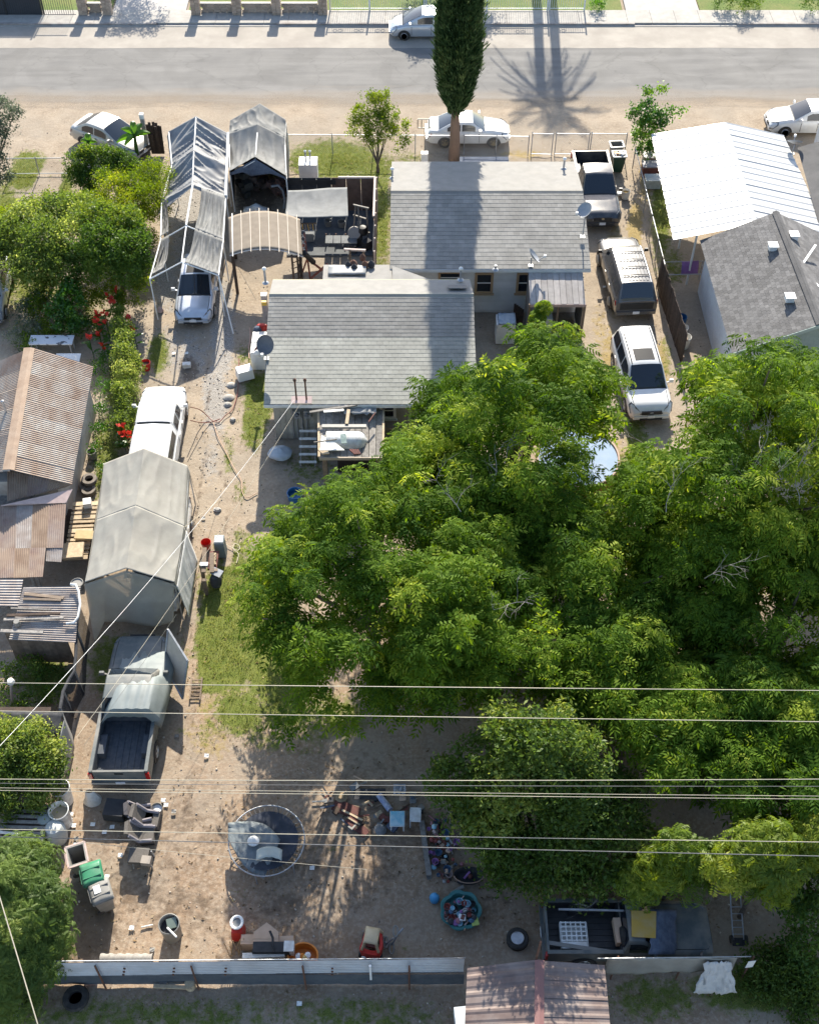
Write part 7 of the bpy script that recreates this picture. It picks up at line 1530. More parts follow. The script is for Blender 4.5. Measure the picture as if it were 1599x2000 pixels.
 for n, mb, m, l, ct in (('plank', MB().beam(P(1070, 1842, .95), P(1190, 1860, .95), .12, .1), M['gray_bin'], 'long gray bumper lying in the bed of the shaded pickup', 'bumper'), ('cardboard_box', MB().box(P(1206, 1820, 1.0), (.22, .75, .3), rz=.05), M['card'], 'narrow tan box standing in the bed behind the cab', 'box'), ('tire', MB().lathe([(.18, -.1), (.3, -.12), (.34, 0), (.3, .12), (.18, .1), (.18, -.1)], P(1220, 1830, 1.0), 18, M=Matrix.Rotation(rad(75), 3, 'Y')), M['rubber'], 'tire standing against the cab in the shaded pickup bed', 'tire'), ('rack', MB().beam(P(1090, 1776, 1.35), P(1225, 1779, 1.35), .05), M['galv'], 'steel rail along the far side of the shaded pickup bed', 'rail')): solo(n, mb, m, l, ct)
 c = P(1440, 1838, 0); t = thing('hand_truck', 'gray steel hand truck lying in deep shade at the right', 'hand truck', c)
 for dx in (-.16, .16): mb = MB(); mb.tube([c+Vector((dx, 0, .1)), c+Vector((dx, .9, .5)), c+Vector((dx*.9, 1.25, .7))], .022, 6); mb.build('rail', M['galv'], t)
 for k in range(5): MB().beam(c+Vector((-.16, .15+.18*k, .16+.08*k)), c+Vector((.16, .15+.18*k, .16+.08*k)), .025).build('crossbar', M['galv'], t)
 MB().box(c+Vector((0, -.05, .06)), (.4, .25, .02)).build('toe_plate', M['dark'], t)
 for dx in (-.22, .22): mb = MB(); mb.lathe([(.001, .04), (.12, .04), (.13, 0), (.12, -.04), (.001, -.04)], c+Vector((dx, 0, .13)), 12, M=Matrix.Rotation(rad(90), 3, 'Y')); mb.build('wheel', M['rubber'], t)
 for k, px in enumerate((1494, 1522)): solo('stake', MB().beam(P(px, 1856, 0), P(px-2, 1845, .55), .09), M['wood_pale'], ('left pale stake standing in the shade at the lower right', 'right pale stake standing in the shade at the lower right')[k], 'stake')
 # middle lawn edge: bucket, grill, stand, ladder, trailer panel
 barrel('bright red bucket standing above the wooden stand by the lawn', (402, 1058), .38, .19, M['red'], True, cat='bucket', name='bucket', base=.8)
 barrel('red round pot by the hedge left of the driveway', (284, 707), .42, .21, M['red'], True, cat='pot', name='pot', base=.75, fill=mat('pot_soil', (.1, .05, .04)))
 c = P(433, 1082, 0); t = thing('blue_cooler', 'blue gray upright cooler jug standing beside the wooden stand', 'cooler', c); MB().box(c+Vector((0, 0, .42)), (.42, .44, .78), taper=.86).build('body', mat('slate_plastic', (.13, .17, .2), rough=.5), t); MB().box(c+Vector((0, .02, .86)), (.38, .40, .10), taper=.9).build('lid', mat('pale_slate', (.3, .34, .37), rough=.5), t)
 c = P(410, 1140, 0); t = thing('wooden_stand', 'rough wooden stand with a firewood box between the red bucket and blue cooler', 'stand', c)
 for k in range(2): MB().beam(P(400+k*14, 1070+k*10, .8), P(398+k*16, 1118, .8), .16, .06).build('plank', M['wood'], t)
 for px, py in ((398, 1128), (404, 1160), (427, 1140), (420, 1118)): q = P(px, py, 0); MB().beam(q, q+Vector((0, .05, .8)), .13).build('leg', M['wood'], t)
 q = P(417, 1095, .62); MB().box(q, (.34, .85, .12)).build('tray', M['wood_red'], t)
 for k in range(12): mb = MB(); mb.tube([q+Vector((R.uniform(-.12, .12), R.uniform(-.36, .3), .1)), q+Vector((R.uniform(-.12, .12), R.uniform(-.36, .36), .14))], .045, 6); mb.build('firewood', M['wood_pale'], t)
 q = P(399, 1103, .84); mb = MB(); mb.box(q, (.3, .16, .12)); solo('bench_vise', mb, M['galv'], 'gray bench vise on the rough wooden stand', 'vise')
 mb = MB(); q = P(422, 1135, .35); mb.lathe([(.001, .35), (.16, .3), (.24, .1), (.2, -.2), (.001, -.3)], q, 12); solo('black_bag', mb, M['dark'], 'black bag hanging on the wooden stand', 'bag', smooth=True)
 mb = MB(); q = P(424, 1118, .75); mb.box(q, (.42, .3, .04), rz=-.5, rx=.2); solo('metal_tray', mb, M['galv'], 'tilted metal tray on the wooden stand', 'tray')
 c = P(382, 1345, 0); t = thing('ladder', 'short wooden ladder lying on the grass beside the leaning panel', 'ladder', c); a, b_ = P(371, 1366, .06), P(375, 1325, .06); a2, b2 = P(391, 1367, .06), P(395, 1324, .06)
 for p, q in ((a, b_), (a2, b2)): MB().beam(p, q, .05, .06).build('rail', M['wood'], t)
 for k in range(6): MB().beam(lerp(a, b_, (k+.5)/6), lerp(a2, b2, (k+.5)/6), .03).build('rung', M['wood'], t)
 pts = [P(329, 1230, 1.95), P(367, 1291, 1.6), P(357, 1366, .1), P(322, 1300, .45)]; t = thing('leaning_panel', 'tall framed plywood panel leaning against the tarped pickup', 'panel', P(345, 1330, 0))
 MB().slab(pts, .03).build('sheet', mat('pale_plywood', (.52, .44, .34), (.45, .38, .29), rough=.85, scale=3, dirt=(.3, .25, .2), damt=.4), t)
 for k in range(4): MB().beam(pts[k]+Vector((0, 0, .02)), pts[(k+1) % 4]+Vector((0, 0, .02)), .06, .06).build('frame_bar', M['galv'], t)
 # tarp over the gray pickup cab, tied down
 gtm = mat('gray_green_tarp', (.20, .225, .222), (.165, .19, .188), rough=.6, scale=3, dirt=(.16, .17, .17), damt=.35); mb = MB(); rows = []
 Lz = {0: 1.06, 1: 1.14, 2: 1.30, 3: 1.84, 4: 1.90, 5: 1.88, 6: 1.80, 7: 1.45}
 ctr = [(283, 1272, 1.08), (279, 1296, 1.16), (274, 1318, 1.25), (268, 1322, 1.70), (264, 1340, 1.84), (258, 1362, 1.84), (252, 1384, 1.82), (247, 1400, 1.5)]
 for j, (px, py, z) in enumerate(ctr):
  c = P(px, py, z); row = []
  for i in range(25):
   u = i/12-1; au = abs(u); hw = .98 if j < 3 else .80+.18*max(0, au-.7)/.3; dr = 0 if au < .72 else (au-.72)/.28
   row.append(c+Vector((u*hw*1.06, .02*nz3(i, j), -dr**1.3*(.35 if j < 3 else .72)+.035*nz3(i*.55, j*1.1, 4)+.02*math.sin(i*1.3)*(j > 3)-.04*au*au)))
  rows.append(row)
 solo('cab_tarp', mb.grid(rows), gtm, 'gray green tarp tied over the cab and bonnet of the gray pickup', 'tarp', smooth=True, solid=.012)
 # hoses
 def hose(label, pts, r=.02, m=None, name='hose'):
  pp = [P(x, y, z) for x, y, z in pts]; q = []
  for i in range(len(pp)-1):
   for k in range(4): t_ = k/4; a, b_, c_, d = pp[max(0, i-1)], pp[i], pp[i+1], pp[min(len(pp)-1, i+2)]; q.append(.5*((2*b_)+(c_-a)*t_+(2*a-5*b_+4*c_-d)*t_*t_+(3*b_-a-3*c_+d)*t_**3))
  solo(name, MB().tube(q+[pp[-1]], r, 6), m or M['hose'], label, name, smooth=True)
 hose('red hose looped over the mirror of the white pickup and across the drive', [(372, 795, 1.1), (390, 800, .5), (405, 812, .1), (416, 822, .05), (428, 824, .05), (440, 812, .05), (455, 798, .05), (465, 760, .05), (467, 700, .05)])
 hose('dark red hose from the white pickup to the hose knot', [(372, 821, .9), (390, 825, .4), (408, 825, .06), (420, 822, .05), (430, 818, .05)])
 hose('pale orange hose winding down the dirt past the rear house', [(417, 825, .05), (425, 850, .04), (440, 880, .04), (455, 910, .04), (470, 935, .04), (473, 960, .04), (482, 972, .04), (503, 962, .04)], .018, mat('pale_hose', (.42, .27, .18), rough=.6))
 hose('pink hose running along the left wall of the rear house', [(487, 700, .05), (486, 680, .05), (489, 660, .05), (488, 640, .05)], .02, mat('pink_hose', (.5, .3, .24), rough=.6))
 hose('pale garden hose coiled on the lawn', [(440, 1062, .04), (450, 1068, .04), (465, 1075, .04), (468, 1066, .04), (458, 1062, .04), (456, 1072, .04), (466, 1082, .04), (462, 1100, .04)], .012, M['wire'])
 # left side of rear house
 c = P(505, 712, 0); t = thing('washing_machine', 'white washer cabinet with clothes on top at the left wall of the rear house', 'washer', c)
 for k, dy in enumerate((.0, .75)): MB().box(c+Vector((.06, dy, .48)), (.62, .7, .96)).build('cabinet', M['white'], t); MB().box(c+Vector((.06, dy, .975)), (.58, .66, .03)).build('top_panel', M['white_plastic'], t)
 for k, (px, py, m, l) in enumerate(((503, 645, M['blue_cloth'], 'blue bundle of clothes by the left eave of the rear house'), (508, 684, M['wood_red'], 'red cloth lying on the white washer'), (512, 640, M['red'], 'red folded cloth beside the blue bundle'), (511, 690, M['white_plastic'], 'white cloth lying on the white washer'))):
  mb = MB(); q = P(px, py, 1.0 if k in (1, 3) else .9); mb.lathe([(.001, .22), (.12, .18), (.2, .02), (.16, -.1)], q, 11, sx=1.+.3*k, sy=.8); solo('clothes', mb, m, l, 'clothes', smooth=True)
 mb = MB(); mb.box(P(478, 728, .3), (.72, .5, .5), rz=rad(22), taper=.92); o = solo('white_box', mb, M['white'], 'white plastic storage box on the grass left of the rear house', 'box')
 mb = MB(); mb.box(P(518, 600, 1.2), (.25, .25, 1.5)); solo('meter_cabinet', mb, M['galv'], 'slim gray cabinet at the top left corner of the rear house', 'cabinet')
 mb = MB(); mb.box(P(516, 592, 2.2), (.22, .12, .2)); solo('yellow_sign', mb, mat('yellow_box', (.6, .38, .05), rough=.5), 'small yellow box under the left eave of the rear house', 'box')
 mb = MB(); mb.box(P(365, 713, .1), (.35, .22, .2), rz=.1); solo('white_jug', mb, M['white_plastic'], 'white jug lying on the wet patch in the driveway', 'jug')
 mb = MB(); mb.lathe([(.001, .2), (.1, .18), (.16, .0)], P(314, 607, 0), 10); solo('clothes', mb, M['pink'], 'pinkish rag bundle under the carport left of the silver sedan', 'clothes', smooth=True)
 # between house A and the leaves
 c = P(985, 668, 0); t = thing('freezer', 'white freezer with a blue tarp folded on top beside the front house', 'freezer', c); MB().box(c+Vector((0, .25, .55)), (.85, .75, 1.1)).build('cabinet', M['white'], t)
 mb = MB(); q = c+Vector((-.42, -.15, 1.12)); mb.grid([[q+Vector((i*.095, j*.11, .05+.10*abs(nz3(i*.7, j*.7, 5))-(.25 if i in (0,) else 0))) for i in range(10)] for j in range(8)]); solo('blue_tarp', mb, mat('pale_blue_tarp', (.20, .28, .38), (.5, .52, .54), rough=.5, scale=3), 'pale blue tarp bunched on top of the white freezer', 'tarp', smooth=True, solid=.01)
 for k in range(5): p = P(1001+4*k, 640, 0); solo('bicycle_part' if False else 'plank', MB().beam(p, p+Vector((.05, .25, 1.2-.08*k)), .1, .05), M['wood_dark'], 'dark board leaning on the wall between the freezer and the porch', 'board', 'dark boards leaning beside the porch')
 mb = MB(); mb.lathe([(.001, .4), (.22, .36), (.26, .0)], P(1058, 668, 0), 14); solo('red_drum', mb, M['red'], 'red drum half hidden by leaves in front of the porch', 'drum', smooth=True)
 # pool under the trees
 c = P(1128, 893, .95); c0 = Vector((c.x, c.y, 0)); t = thing('swimming_pool', 'round above ground pool with a pale blue inside and rust red wall under the trees', 'pool', c0); r = 1.62
 mb = MB(); mb.lathe([(.001, -.35), (r*.96, -.35), (r, 0)], c, 44); mb.build('liner', mat('pale_blue_liner', (.30, .37, .48), (.25, .33, .44), rough=.85, spec=.1, scale=1.2), t, smooth=50)
 for k in range(22):
  a0, a1 = k/22*6.2832, (k+.97)/22*6.2832; mb = MB(); q = [(c.x+(r+.03)*math.cos(a), c.y+(r+.03)*math.sin(a)) for a in (a0, (a0+a1)/2, a1)]
  mb.add([(x, y, .02) for x, y in q]+[(x, y, .95) for x, y in q], [(0, 1, 4, 3), (1, 2, 5, 4)]); mb.build('wall_panel', mat('rust_red_panel', (.30, .085, .035), (.24, .07, .03), rough=.6), t, solid=.02)
 mb = MB(); mb.tube([c+Vector(((r+.03)*math.cos(a), (r+.03)*math.sin(a), .02)) for a in np.linspace(0, 6.2832, 61)], .05, 6); mb.build('rim', mat('tan_rim', (.3, .2, .15), rough=.6), t, smooth=True)
 # behind right fence: coolers, buckets
 for k, (px, py, w, h, m, l) in enumerate(((1268, 322, .75, .5, M['gray_bin'], 'gray lidded tote in the row beside the white carport'), (1270, 343, 1.0, .6, mat('gray_lid_red_box', (.3, .28, .3), rough=.6), 'gray topped box behind the red one beside the white carport'), (1273, 365, .8, .45, mat('clear_tote', (.42, .45, .46), (.3, .34, .34), rough=.3), 'clear plastic tote lowest beside the white carport'))):
  c = P(px, py, 0); t = thing('storage_box', l, 'box', c); MB().box(c+Vector((0, .1, h/2)), (w, .6, h)).build('body', M['wood_red'] if k == 1 else m, t); MB().box(c+Vector((0, .1, h+.03)), (w+.05, .65, .06)).build('lid', m, t)
 barrel('blue bucket topmost by the board fence', (1331, 618), .5, .24, M['blue'], True, cat='bucket', name='bucket'); barrel('white bucket in the middle by the board fence', (1333, 638), .55, .26, M['white_plastic'], True, cat='bucket', name='bucket'); barrel('white bucket lowest by the board fence', (1338, 657), .6, .27, M['white_plastic'], True, cat='bucket', name='bucket')
 # post, dark stack and frame sign at the front
 p = P(291, 302, 0); t = thing('post', 'pale weathered post with a small box on top beside the torn carport', 'post', p); MB().beam(p, p+Vector((.0, 0, 2.2)), .2, .2).build('shaft', M['wood_gray'], t); MB().box(p+Vector((0, 0, 2.3)), (.22, .22, .26)).build('top_box', M['white_plastic'], t)
 t = thing('debris_stack', 'dark stacked boards and brush beside the pale post', 'stack', P(310, 290, 0))
 for k in range(14): a = P(299+R.uniform(0, 22), 300, .05); MB().beam(a, a+Vector((R.uniform(-.1, .15), R.uniform(-.1, .2), R.uniform(1.2, 1.9))), .14, .06).build('board', M['wood_dark'], t)
 c = P(827, 300, 0); t = thing('sign_frame', 'empty black rectangular sign frame on a thin post by the white sedan', 'sign frame', c); z0, z1 = 1.55, 2.05; x0, x1 = -.33, .33
 MB().beam(c+Vector((.05, 0, 0)), c+Vector((.05, 0, z0)), .04).build('post', M['black'], t)
 for a, b_ in (((x0, z0), (x1, z0)), ((x0, z1), (x1, z1)), ((x0, z0), (x0, z1)), ((x1, z0), (x1, z1)), ((-.12, z0), (-.12, z1)), ((x0+.6, z0), (x0+.6, z1))): MB().beam(c+Vector((a[0], 0, a[1])), c+Vector((b_[0], 0, b_[1])), .04).build('frame_bar', M['black'], t)
 mb = MB(); mb.box(P(829, 306, .25), (.36, .3, .5)); solo('white_pail_stand', mb, M['white_plastic'], 'white block stand with a dark pot under the sign frame', 'stand')
 mb = MB(); mb.box(P(945, 308, 2.2), (2.6, .5, .04), rx=-.2); solo('gray_sheet', mb, M['gray_cloth'], 'dark gray sheet lying along the north eave beside the cypress trunk', 'sheet') if False else None
 # dark rubber mats behind house A
 mb = MB(); mb.box(P(945, 313, .4), (2.6, .6, .05)); solo('awning_sheet', mb, M['blue_cloth'], 'dark blue gray awning sheet behind the north roof edge beside the cypress', 'awning')
 # post lamp at left
 p = P(20, 1400, 0); t = thing('lamp_post', 'white globe on a thin leaning post at the left edge by the bush', 'lamp post', p); top = P(22, 1332, 1.9); b = MB(); b.tube([p, lerp(p, top, .5)+Vector((.05, 0, 0)), top], .045, 8); b.build('post', M['galv'], t); b = MB(); b.lathe([(.001, -.13), (.09, -.1), (.13, 0), (.1, .1), (.001, .14)], top, 14); b.build('globe', M['white_plastic'], t, smooth=True)
 # bits of litter on the dirt
 lit = [(346, 1437), (404, 1476), (320, 1563), (325, 1572), (340, 1585), (140, 1590), (138, 1602), (145, 1612), (150, 1638), (148, 1650), (158, 1655), (182, 1610), (232, 1600), (205, 1625), (220, 1615), (258, 1812), (298, 1855), (236, 1670), (610, 1695), (422, 995), (398, 1012), (210, 1712), (340, 690), (585, 1960), (500, 700), (365, 690), (1195, 520), (1180, 560)]
 for k, (px, py) in enumerate(lit):
  mb = MB(); c = P(px, py, .03); mb.grid([[c+Vector((i*.05-.08, j*.045-.07, .07*abs(nz3(i*1.1+k, j*1.1, k*.7)))) for i in range(4)] for j in range(4)]); solo('paper_scrap', mb, M['white'] if k % 4 else M['gray_bin'], 'small crumpled pale scrap lying on the ground', 'litter', 'pale scraps scattered on the ground')
 mb = MB(); mb.tube([P(276, 1811, .04), P(299, 1806, .05)], .025, 6); solo('bone_stick', mb, M['white_plastic'], 'thin white stick on the dirt left of the trash can', 'stick')
 for k, (px, py, s) in enumerate(((452, 752, .2), (447, 776, .22), (445, 790, .16), (425, 996, .14), (455, 820, .12))): mb = MB(); mb.lathe([(.001, .1), (s*.6, .08), (s, .0)], P(px, py, 0), 8, sx=1.2); solo('stone', mb, M['concrete'], 'pale rounded stone beside the gravel drive', 'stone', 'pale stones beside the drive', smooth=True)
 # shaded yard beyond bottom fence
 a, b_ = P(300, 1926, .25), P(375, 1929, .25); solo('plank', MB().beam(a, b_, .1, .06), M['wood_pale'], 'pale plank lying in the dark grass below the bottom fence', 'plank'); solo('stump', MB().lathe([(.16, 0), (.15, .3), (.001, .31)], P(373, 1927, 0), 12), M['wood_pale'], 'pale stump at the right end of the plank below the fence', 'stump'); solo('stump', MB().lathe([(.13, 0), (.12, .22), (.001, .23)], P(321, 1924, 0), 12), M['wood_gray'], 'gray stump behind the pale plank below the fence', 'stump')
 for k, (px, py) in enumerate(((60, 1955), (150, 1952))): mb = MB(); mb.lathe([(.2, 0), (.36, .02), (.4, .1), (.36, .2), (.2, .2), (.2, 0)], P(px, py, 0), 18); solo('tire', mb, M['rubber'], ('left dark tire lying in the shade below the fence', 'right dark tire lying in the shade below the fence')[k], 'tire', smooth=True)
 mb = MB(); mb.grid([[P(95+9*i, 1908+4*j, .1+.06*nz3(i, j)) for i in range(9)] for j in range(3)]); solo('tan_cloth', mb, M['tan_cloth'], 'strip of tan cloth along the foot of the bottom fence', 'cloth', smooth=True, solid=.01); mb = MB(); mb.box(P(178, 1912, .1), (.4, .16, .08), rz=.05); solo('red_board', mb, M['red'], 'red board beside the tan cloth at the foot of the fence', 'board')
 for k, (x0, y0, x1, y1) in enumerate(((2, 2040, 22, 1950), (22, 2040, 35, 1955))): solo('beam', MB().beam(P(x0, y0, .5), P(x1, y1, .5), .16, .16), M['wood_gray'] if k == 0 else M['white_plastic'], ('gray beam at the bottom left corner', 'white beam at the bottom left corner')[k], 'beam')
yard_things()

# ------------------------------------------------------------------ overhead wires
def wires():
 def line(label, pts, z, r, m, sag=.0, ext=.6, name='power_line'):
  a, b = P(*pts[0], z), P(*pts[1], z); d = b-a; a, b = a-d*ext, b+d*ext
  q = [lerp(a, b, k/40)-Vector((0, 0, sag*4*(k/40)*(1-k/40))) for k in range(41)]
  solo(name, MB().tube(q, r, 6), m, label, 'wire', 'overhead wires crossing the yard')
 W, D = M['wire'], M['dkwire']
 line('thick pale power line highest across the yard, through the tarped pickup cab', ((0, 1332), (1599, 1347)), 9.6, .0105, W, .05)
 line('thick pale power line second from the top across the pickup rear window', ((0, 1387), (1599, 1408)), 9.6, .0105, W, .05)
 line('thick pale power line just above the barrels and the three thin wires', ((0, 1511), (1599, 1511)), 9.6, .0105, W, .35)
 line('thin wire directly below the third thick power line', ((0, 1524), (1599, 1530)), 8.2, .008, D, .2)
 line('upper of the paired thin wires under the third power line', ((0, 1536), (1599, 1552)), 7.8, .008, W, .1)
 line('lower of the paired thin wires under the third power line', ((0, 1541), (1599, 1558)), 7.6, .009, W, .1)
 line('gray cable crossing the trampoline, upper of two', ((0, 1617), (1599, 1642)), 7.2, .011, W, .1)
 line('dark cable crossing the trampoline, lower of two', ((0, 1630), (1599, 1668)), 7.0, .013, D, .15)
 line('faint thin wire ending over the dirt right of the trampoline', ((160, 1645), (705, 1697)), 6.8, .006, W, .05, .02)
 a, b = P(0, 1752, 8), P(74, 2000, 8); d = b-a; solo('service_wire', MB().tube([a-d*.9, b+d*.6], .014, 6), M['wire'], 'pale cable slanting over the bush at the bottom left corner', 'wire')
 def drop(label, A, B, sag, r, m):
  q = [lerp(A, B, k/24)-Vector((0, 0, sag*4*(k/24)*(1-k/24))) for k in range(25)]; solo('service_wire', MB().tube(q, r, 5), m, label, 'wire')
 drop('twisted service cable from the rear house mast over the canopy to the lower left', P(574, 782, 3.9), P(-60, 1520, 8.5), .5, .008, M['galv'])
 drop('thin second drop wire beside the twisted service cable', P(590, 782, 3.9), P(150, 1440, 4.5), .4, .007, W)
 drop('third thin wire slanting down over the tarped pickup', P(345, 1200, 4.), P(165, 1455, 2.5), .05, .006, W)
 for k, (a, b, l) in enumerate((((367, 912, 2.2), (390, 985, 0), 'guy rope from the upper right corner of the mesh canopy'), ((360, 1030, 2.2), (430, 975, 0), 'guy rope from the middle of the mesh canopy'), ((427, 538, 2.35), (456, 652, 0), 'white pole propping the right corner of the torn carport'), ((436, 470, 2.35), (500, 585, .4), 'rope from the torn carport to the rear house corner'))):
  mb = MB().tube([P(*a), P(*b)], .03 if k == 2 else .008, 6); solo('guy_rope' if k != 2 else 'prop_pole', mb, M['wire'] if k != 2 else M['white'], l, 'rope' if k != 2 else 'pole')
wires()
# ------------------------------------------------------------------ vegetation
def norm(v): return v/(np.linalg.norm(v)+1e-9)
def diamond(p, d, side, L, wd, droop=0.):
 p, d, side = map(np.asarray, (p, d, side)); m = p+d*L*.45; t = p+d*L+np.array([0, 0, -droop*L])
 return [p, m+side*wd/2, t, m-side*wd/2]
def tmpl_compound(n_leaf=5, L=.46, pairs=4, leaflet=.165, wd=.058, up=.25, droop=.75, seed=0):
 "a twig end with compound leaves arching outwards and down, like a walnut"
 g = np.random.default_rng(seed); q = []
 for k in range(n_leaf):
  a = 2*math.pi*k/n_leaf+g.uniform(-.3, .3); r = np.array([math.cos(a), math.sin(a), 0.]); s = np.array([-math.sin(a), math.cos(a), 0.]); l = L*g.uniform(.8, 1.15); u = up*g.uniform(.5, 1.6); dr = droop*g.uniform(.7, 1.2)
  f = lambda t: r*l*(t-.12*t*t)+np.array([0, 0, l*(u*t-dr*t*t)])
  for j in range(pairs):
   t = .28+.62*j/(pairs-1); p = f(t)
   for sg in (-1, 1):
    d = norm(s*sg*.85+r*.55+np.array([0, 0, -.35])); sd = norm(np.cross(d, [0, 0, 1.])+np.array([0, 0, .25*sg])); q += diamond(p, d, sd, leaflet*g.uniform(.8, 1.15), wd, .15)
  p = f(.95); d = norm(f(1.)-f(.9)); q += diamond(p, d, s, leaflet*1.1, wd, .1)
 return np.array(q)
def tmpl_cluster(n=14, rad_=.24, L=.12, wd=.06, up=.3, seed=0):
 g = np.random.default_rng(seed); q = []
 for k in range(n):
  p = g.normal(size=3)*rad_*.5; d = norm(g.normal(size=3)+np.array([0, 0, up])); s = norm(np.cross(d, g.normal(size=3))); q += diamond(p, d, s, L*g.uniform(.7, 1.3), wd*g.uniform(.8, 1.2), .1)
 return np.array(q)
def tmpl_sprig(n=8, L=.30, wd=.045, seed=0):
 g = np.random.default_rng(seed); q = []
 for k in range(n):
  p = g.normal(size=3)*.05; d = norm(np.array([g.uniform(-.35, .35), g.uniform(-.35, .35), 1.])); s = norm(np.cross(d, g.normal(size=3))); q += diamond(p, d, s, L*g.uniform(.6, 1.2), wd)
 return np.array(q)
T_WAL = [tmpl_compound(seed=i) for i in range(6)]
T_SPRIG2 = [tmpl_compound(6, .46, 5, .14, .045, .45, .55, seed=20+i) for i in range(4)]
T_SM = [tmpl_cluster(seed=i) for i in range(5)]
T_FINE = [tmpl_cluster(18, .24, .10, .04, .5, seed=30+i) for i in range(5)]
T_BIG = [tmpl_cluster(9, .24, .19, .10, .5, seed=40+i) for i in range(5)]
T_CYP = [tmpl_sprig(seed=i) for i in range(5)]
L_WAL = leaf_mat('walnut_leaf', (.036, .085, .010), (.12, .20, .018), (.27, .33, .045), .47, .68, .12)
L_DARK = leaf_mat('dark_leaf', (.032, .078, .014), (.085, .15, .022), (.17, .22, .035), .36, .55, .25)
L_PALE = leaf_mat('pale_leaf', (.055, .10, .02), (.145, .205, .04), (.32, .36, .10), .42, .55, .25)
L_YEL = leaf_mat('yellow_green_leaf', (.06, .115, .012), (.165, .22, .022), (.33, .35, .05), .46, .5, .25)
L_BRT = leaf_mat('bright_green_leaf', (.022, .085, .010), (.06, .16, .015), (.14, .24, .03), .42, .35)
L_MUL = leaf_mat('mulberry_leaf', (.035, .075, .014), (.09, .145, .026), (.22, .27, .06), .38, .5, .25)
L_CYP = leaf_mat('cypress_leaf', (.024, .056, .018), (.056, .10, .03), (.10, .14, .04), .12, .6, .3)
L_GRAY = leaf_mat('gray_green_leaf', (.05, .075, .045), (.11, .135, .085), (.24, .25, .15), .32, .5)
L_BAN = leaf_mat('banana_leaf', (.03, .09, .012), (.06, .15, .018), (.18, .27, .03), .45, .35)

def limbs(t, base, tips, r0, m, name='limb', bend=.25, trunk_h=None, fork=None):
 base = Vector(base); fk = fork or base+Vector((0, 0, trunk_h)); b = MB(); k = 6
 b.tube([lerp(base, fk, i/k)+Vector((.06*nz3(i*.7, base.x), .06*nz3(i*.7, base.y, 3), 0)) for i in range(k+1)], [r0*(1.25-.45*i/k) for i in range(k+1)], 10); b.build('trunk', m, t, smooth=True)
 for i, q in enumerate(tips):
  q = Vector(q); b = MB(); mid = lerp(fk, q, .5)+Vector((R.uniform(-.3, .3), R.uniform(-.3, .3), R.uniform(.0, .5)))*bend*2; b.tube([lerp(lerp(fk, mid, s), lerp(mid, q, s), s) for s in [j/7 for j in range(8)]], [r0*(.55-.47*j/7) for j in range(8)], 7); b.build(name, m, t, smooth=True)

def lobe_points(lobes, dens, up=.35, zmin=.15, inner=.62):
 pos, nr, li = [], [], []
 for i, (c, r) in enumerate(lobes):
  n = max(6, int(dens*r*r)); d = NP.normal(size=(n, 3)); d /= np.linalg.norm(d, axis=1, keepdims=True); d[:, 2] = np.where((d[:, 2] < -.25) & (NP.random(n) < .6), -d[:, 2], d[:, 2])
  q = NP.uniform(inner, 1.05, n)**.6; fz = np.array([nz3(c[0]+a*1.4, c[1]+b*1.4, c[2]+e*1.4) for a, b, e in d]); q = q*(1+.28*fz)*(1+(NP.random(n) < .07)*NP.uniform(.1, .45, n))
  p = np.asarray(c)+d*r*q[:, None]*np.array([1, 1, .82]); k = p[:, 2] > zmin; pos.append(p[k]); nn = d[k]+np.array([0, 0, up]); nr.append(nn); li += [i]*int(k.sum())
 return np.concatenate(pos), np.concatenate(nr), np.array(li)

def holes(p, n, li, f, th):
 "natural gaps: drop leaves where a slow 3D noise is low"
 k = np.array([nz3(a*f, b*f, c*f+3.3)+.5*nz3(a*f*2.7, b*f*2.7, c*f*2.7) for a, b, c in p]) > th
 return p[k], n[k], li[k]
def shrub(name, label, cat, lobes, tm, m, dens=60, sc=(.8, 1.25), base=None, trunk=.05, bark='bark', group=None, tint=(.15, .75), part='foliage', up=.4, stems=True):
 L = [((*P(px, py, z)[:],), r) for px, py, z, r in lobes]; cx = sum(l[0][0] for l in L)/len(L); cy = sum(l[0][1] for l in L)/len(L)
 b = P(*base, 0) if base else Vector((cx, cy, 0)); t = thing(name, label, cat, b, 0, group)
 if stems: limbs(t, b, [l[0] for l in L[:7]], trunk, M[bark], 'branch', trunk_h=max(.2, min(l[0][2] for l in L)*.45))
 p, n, li = holes(*lobe_points(L, dens*2.4, up), 1.5, -.22); lt = NP.uniform(*tint, len(L)); ti = np.clip(lt[li]+NP.normal(size=len(p))*.14, 0, 1)
 foliage(part, m, t, tm, p, NP.uniform(*sc, len(p)), n, ti, kind='stuff'); return t

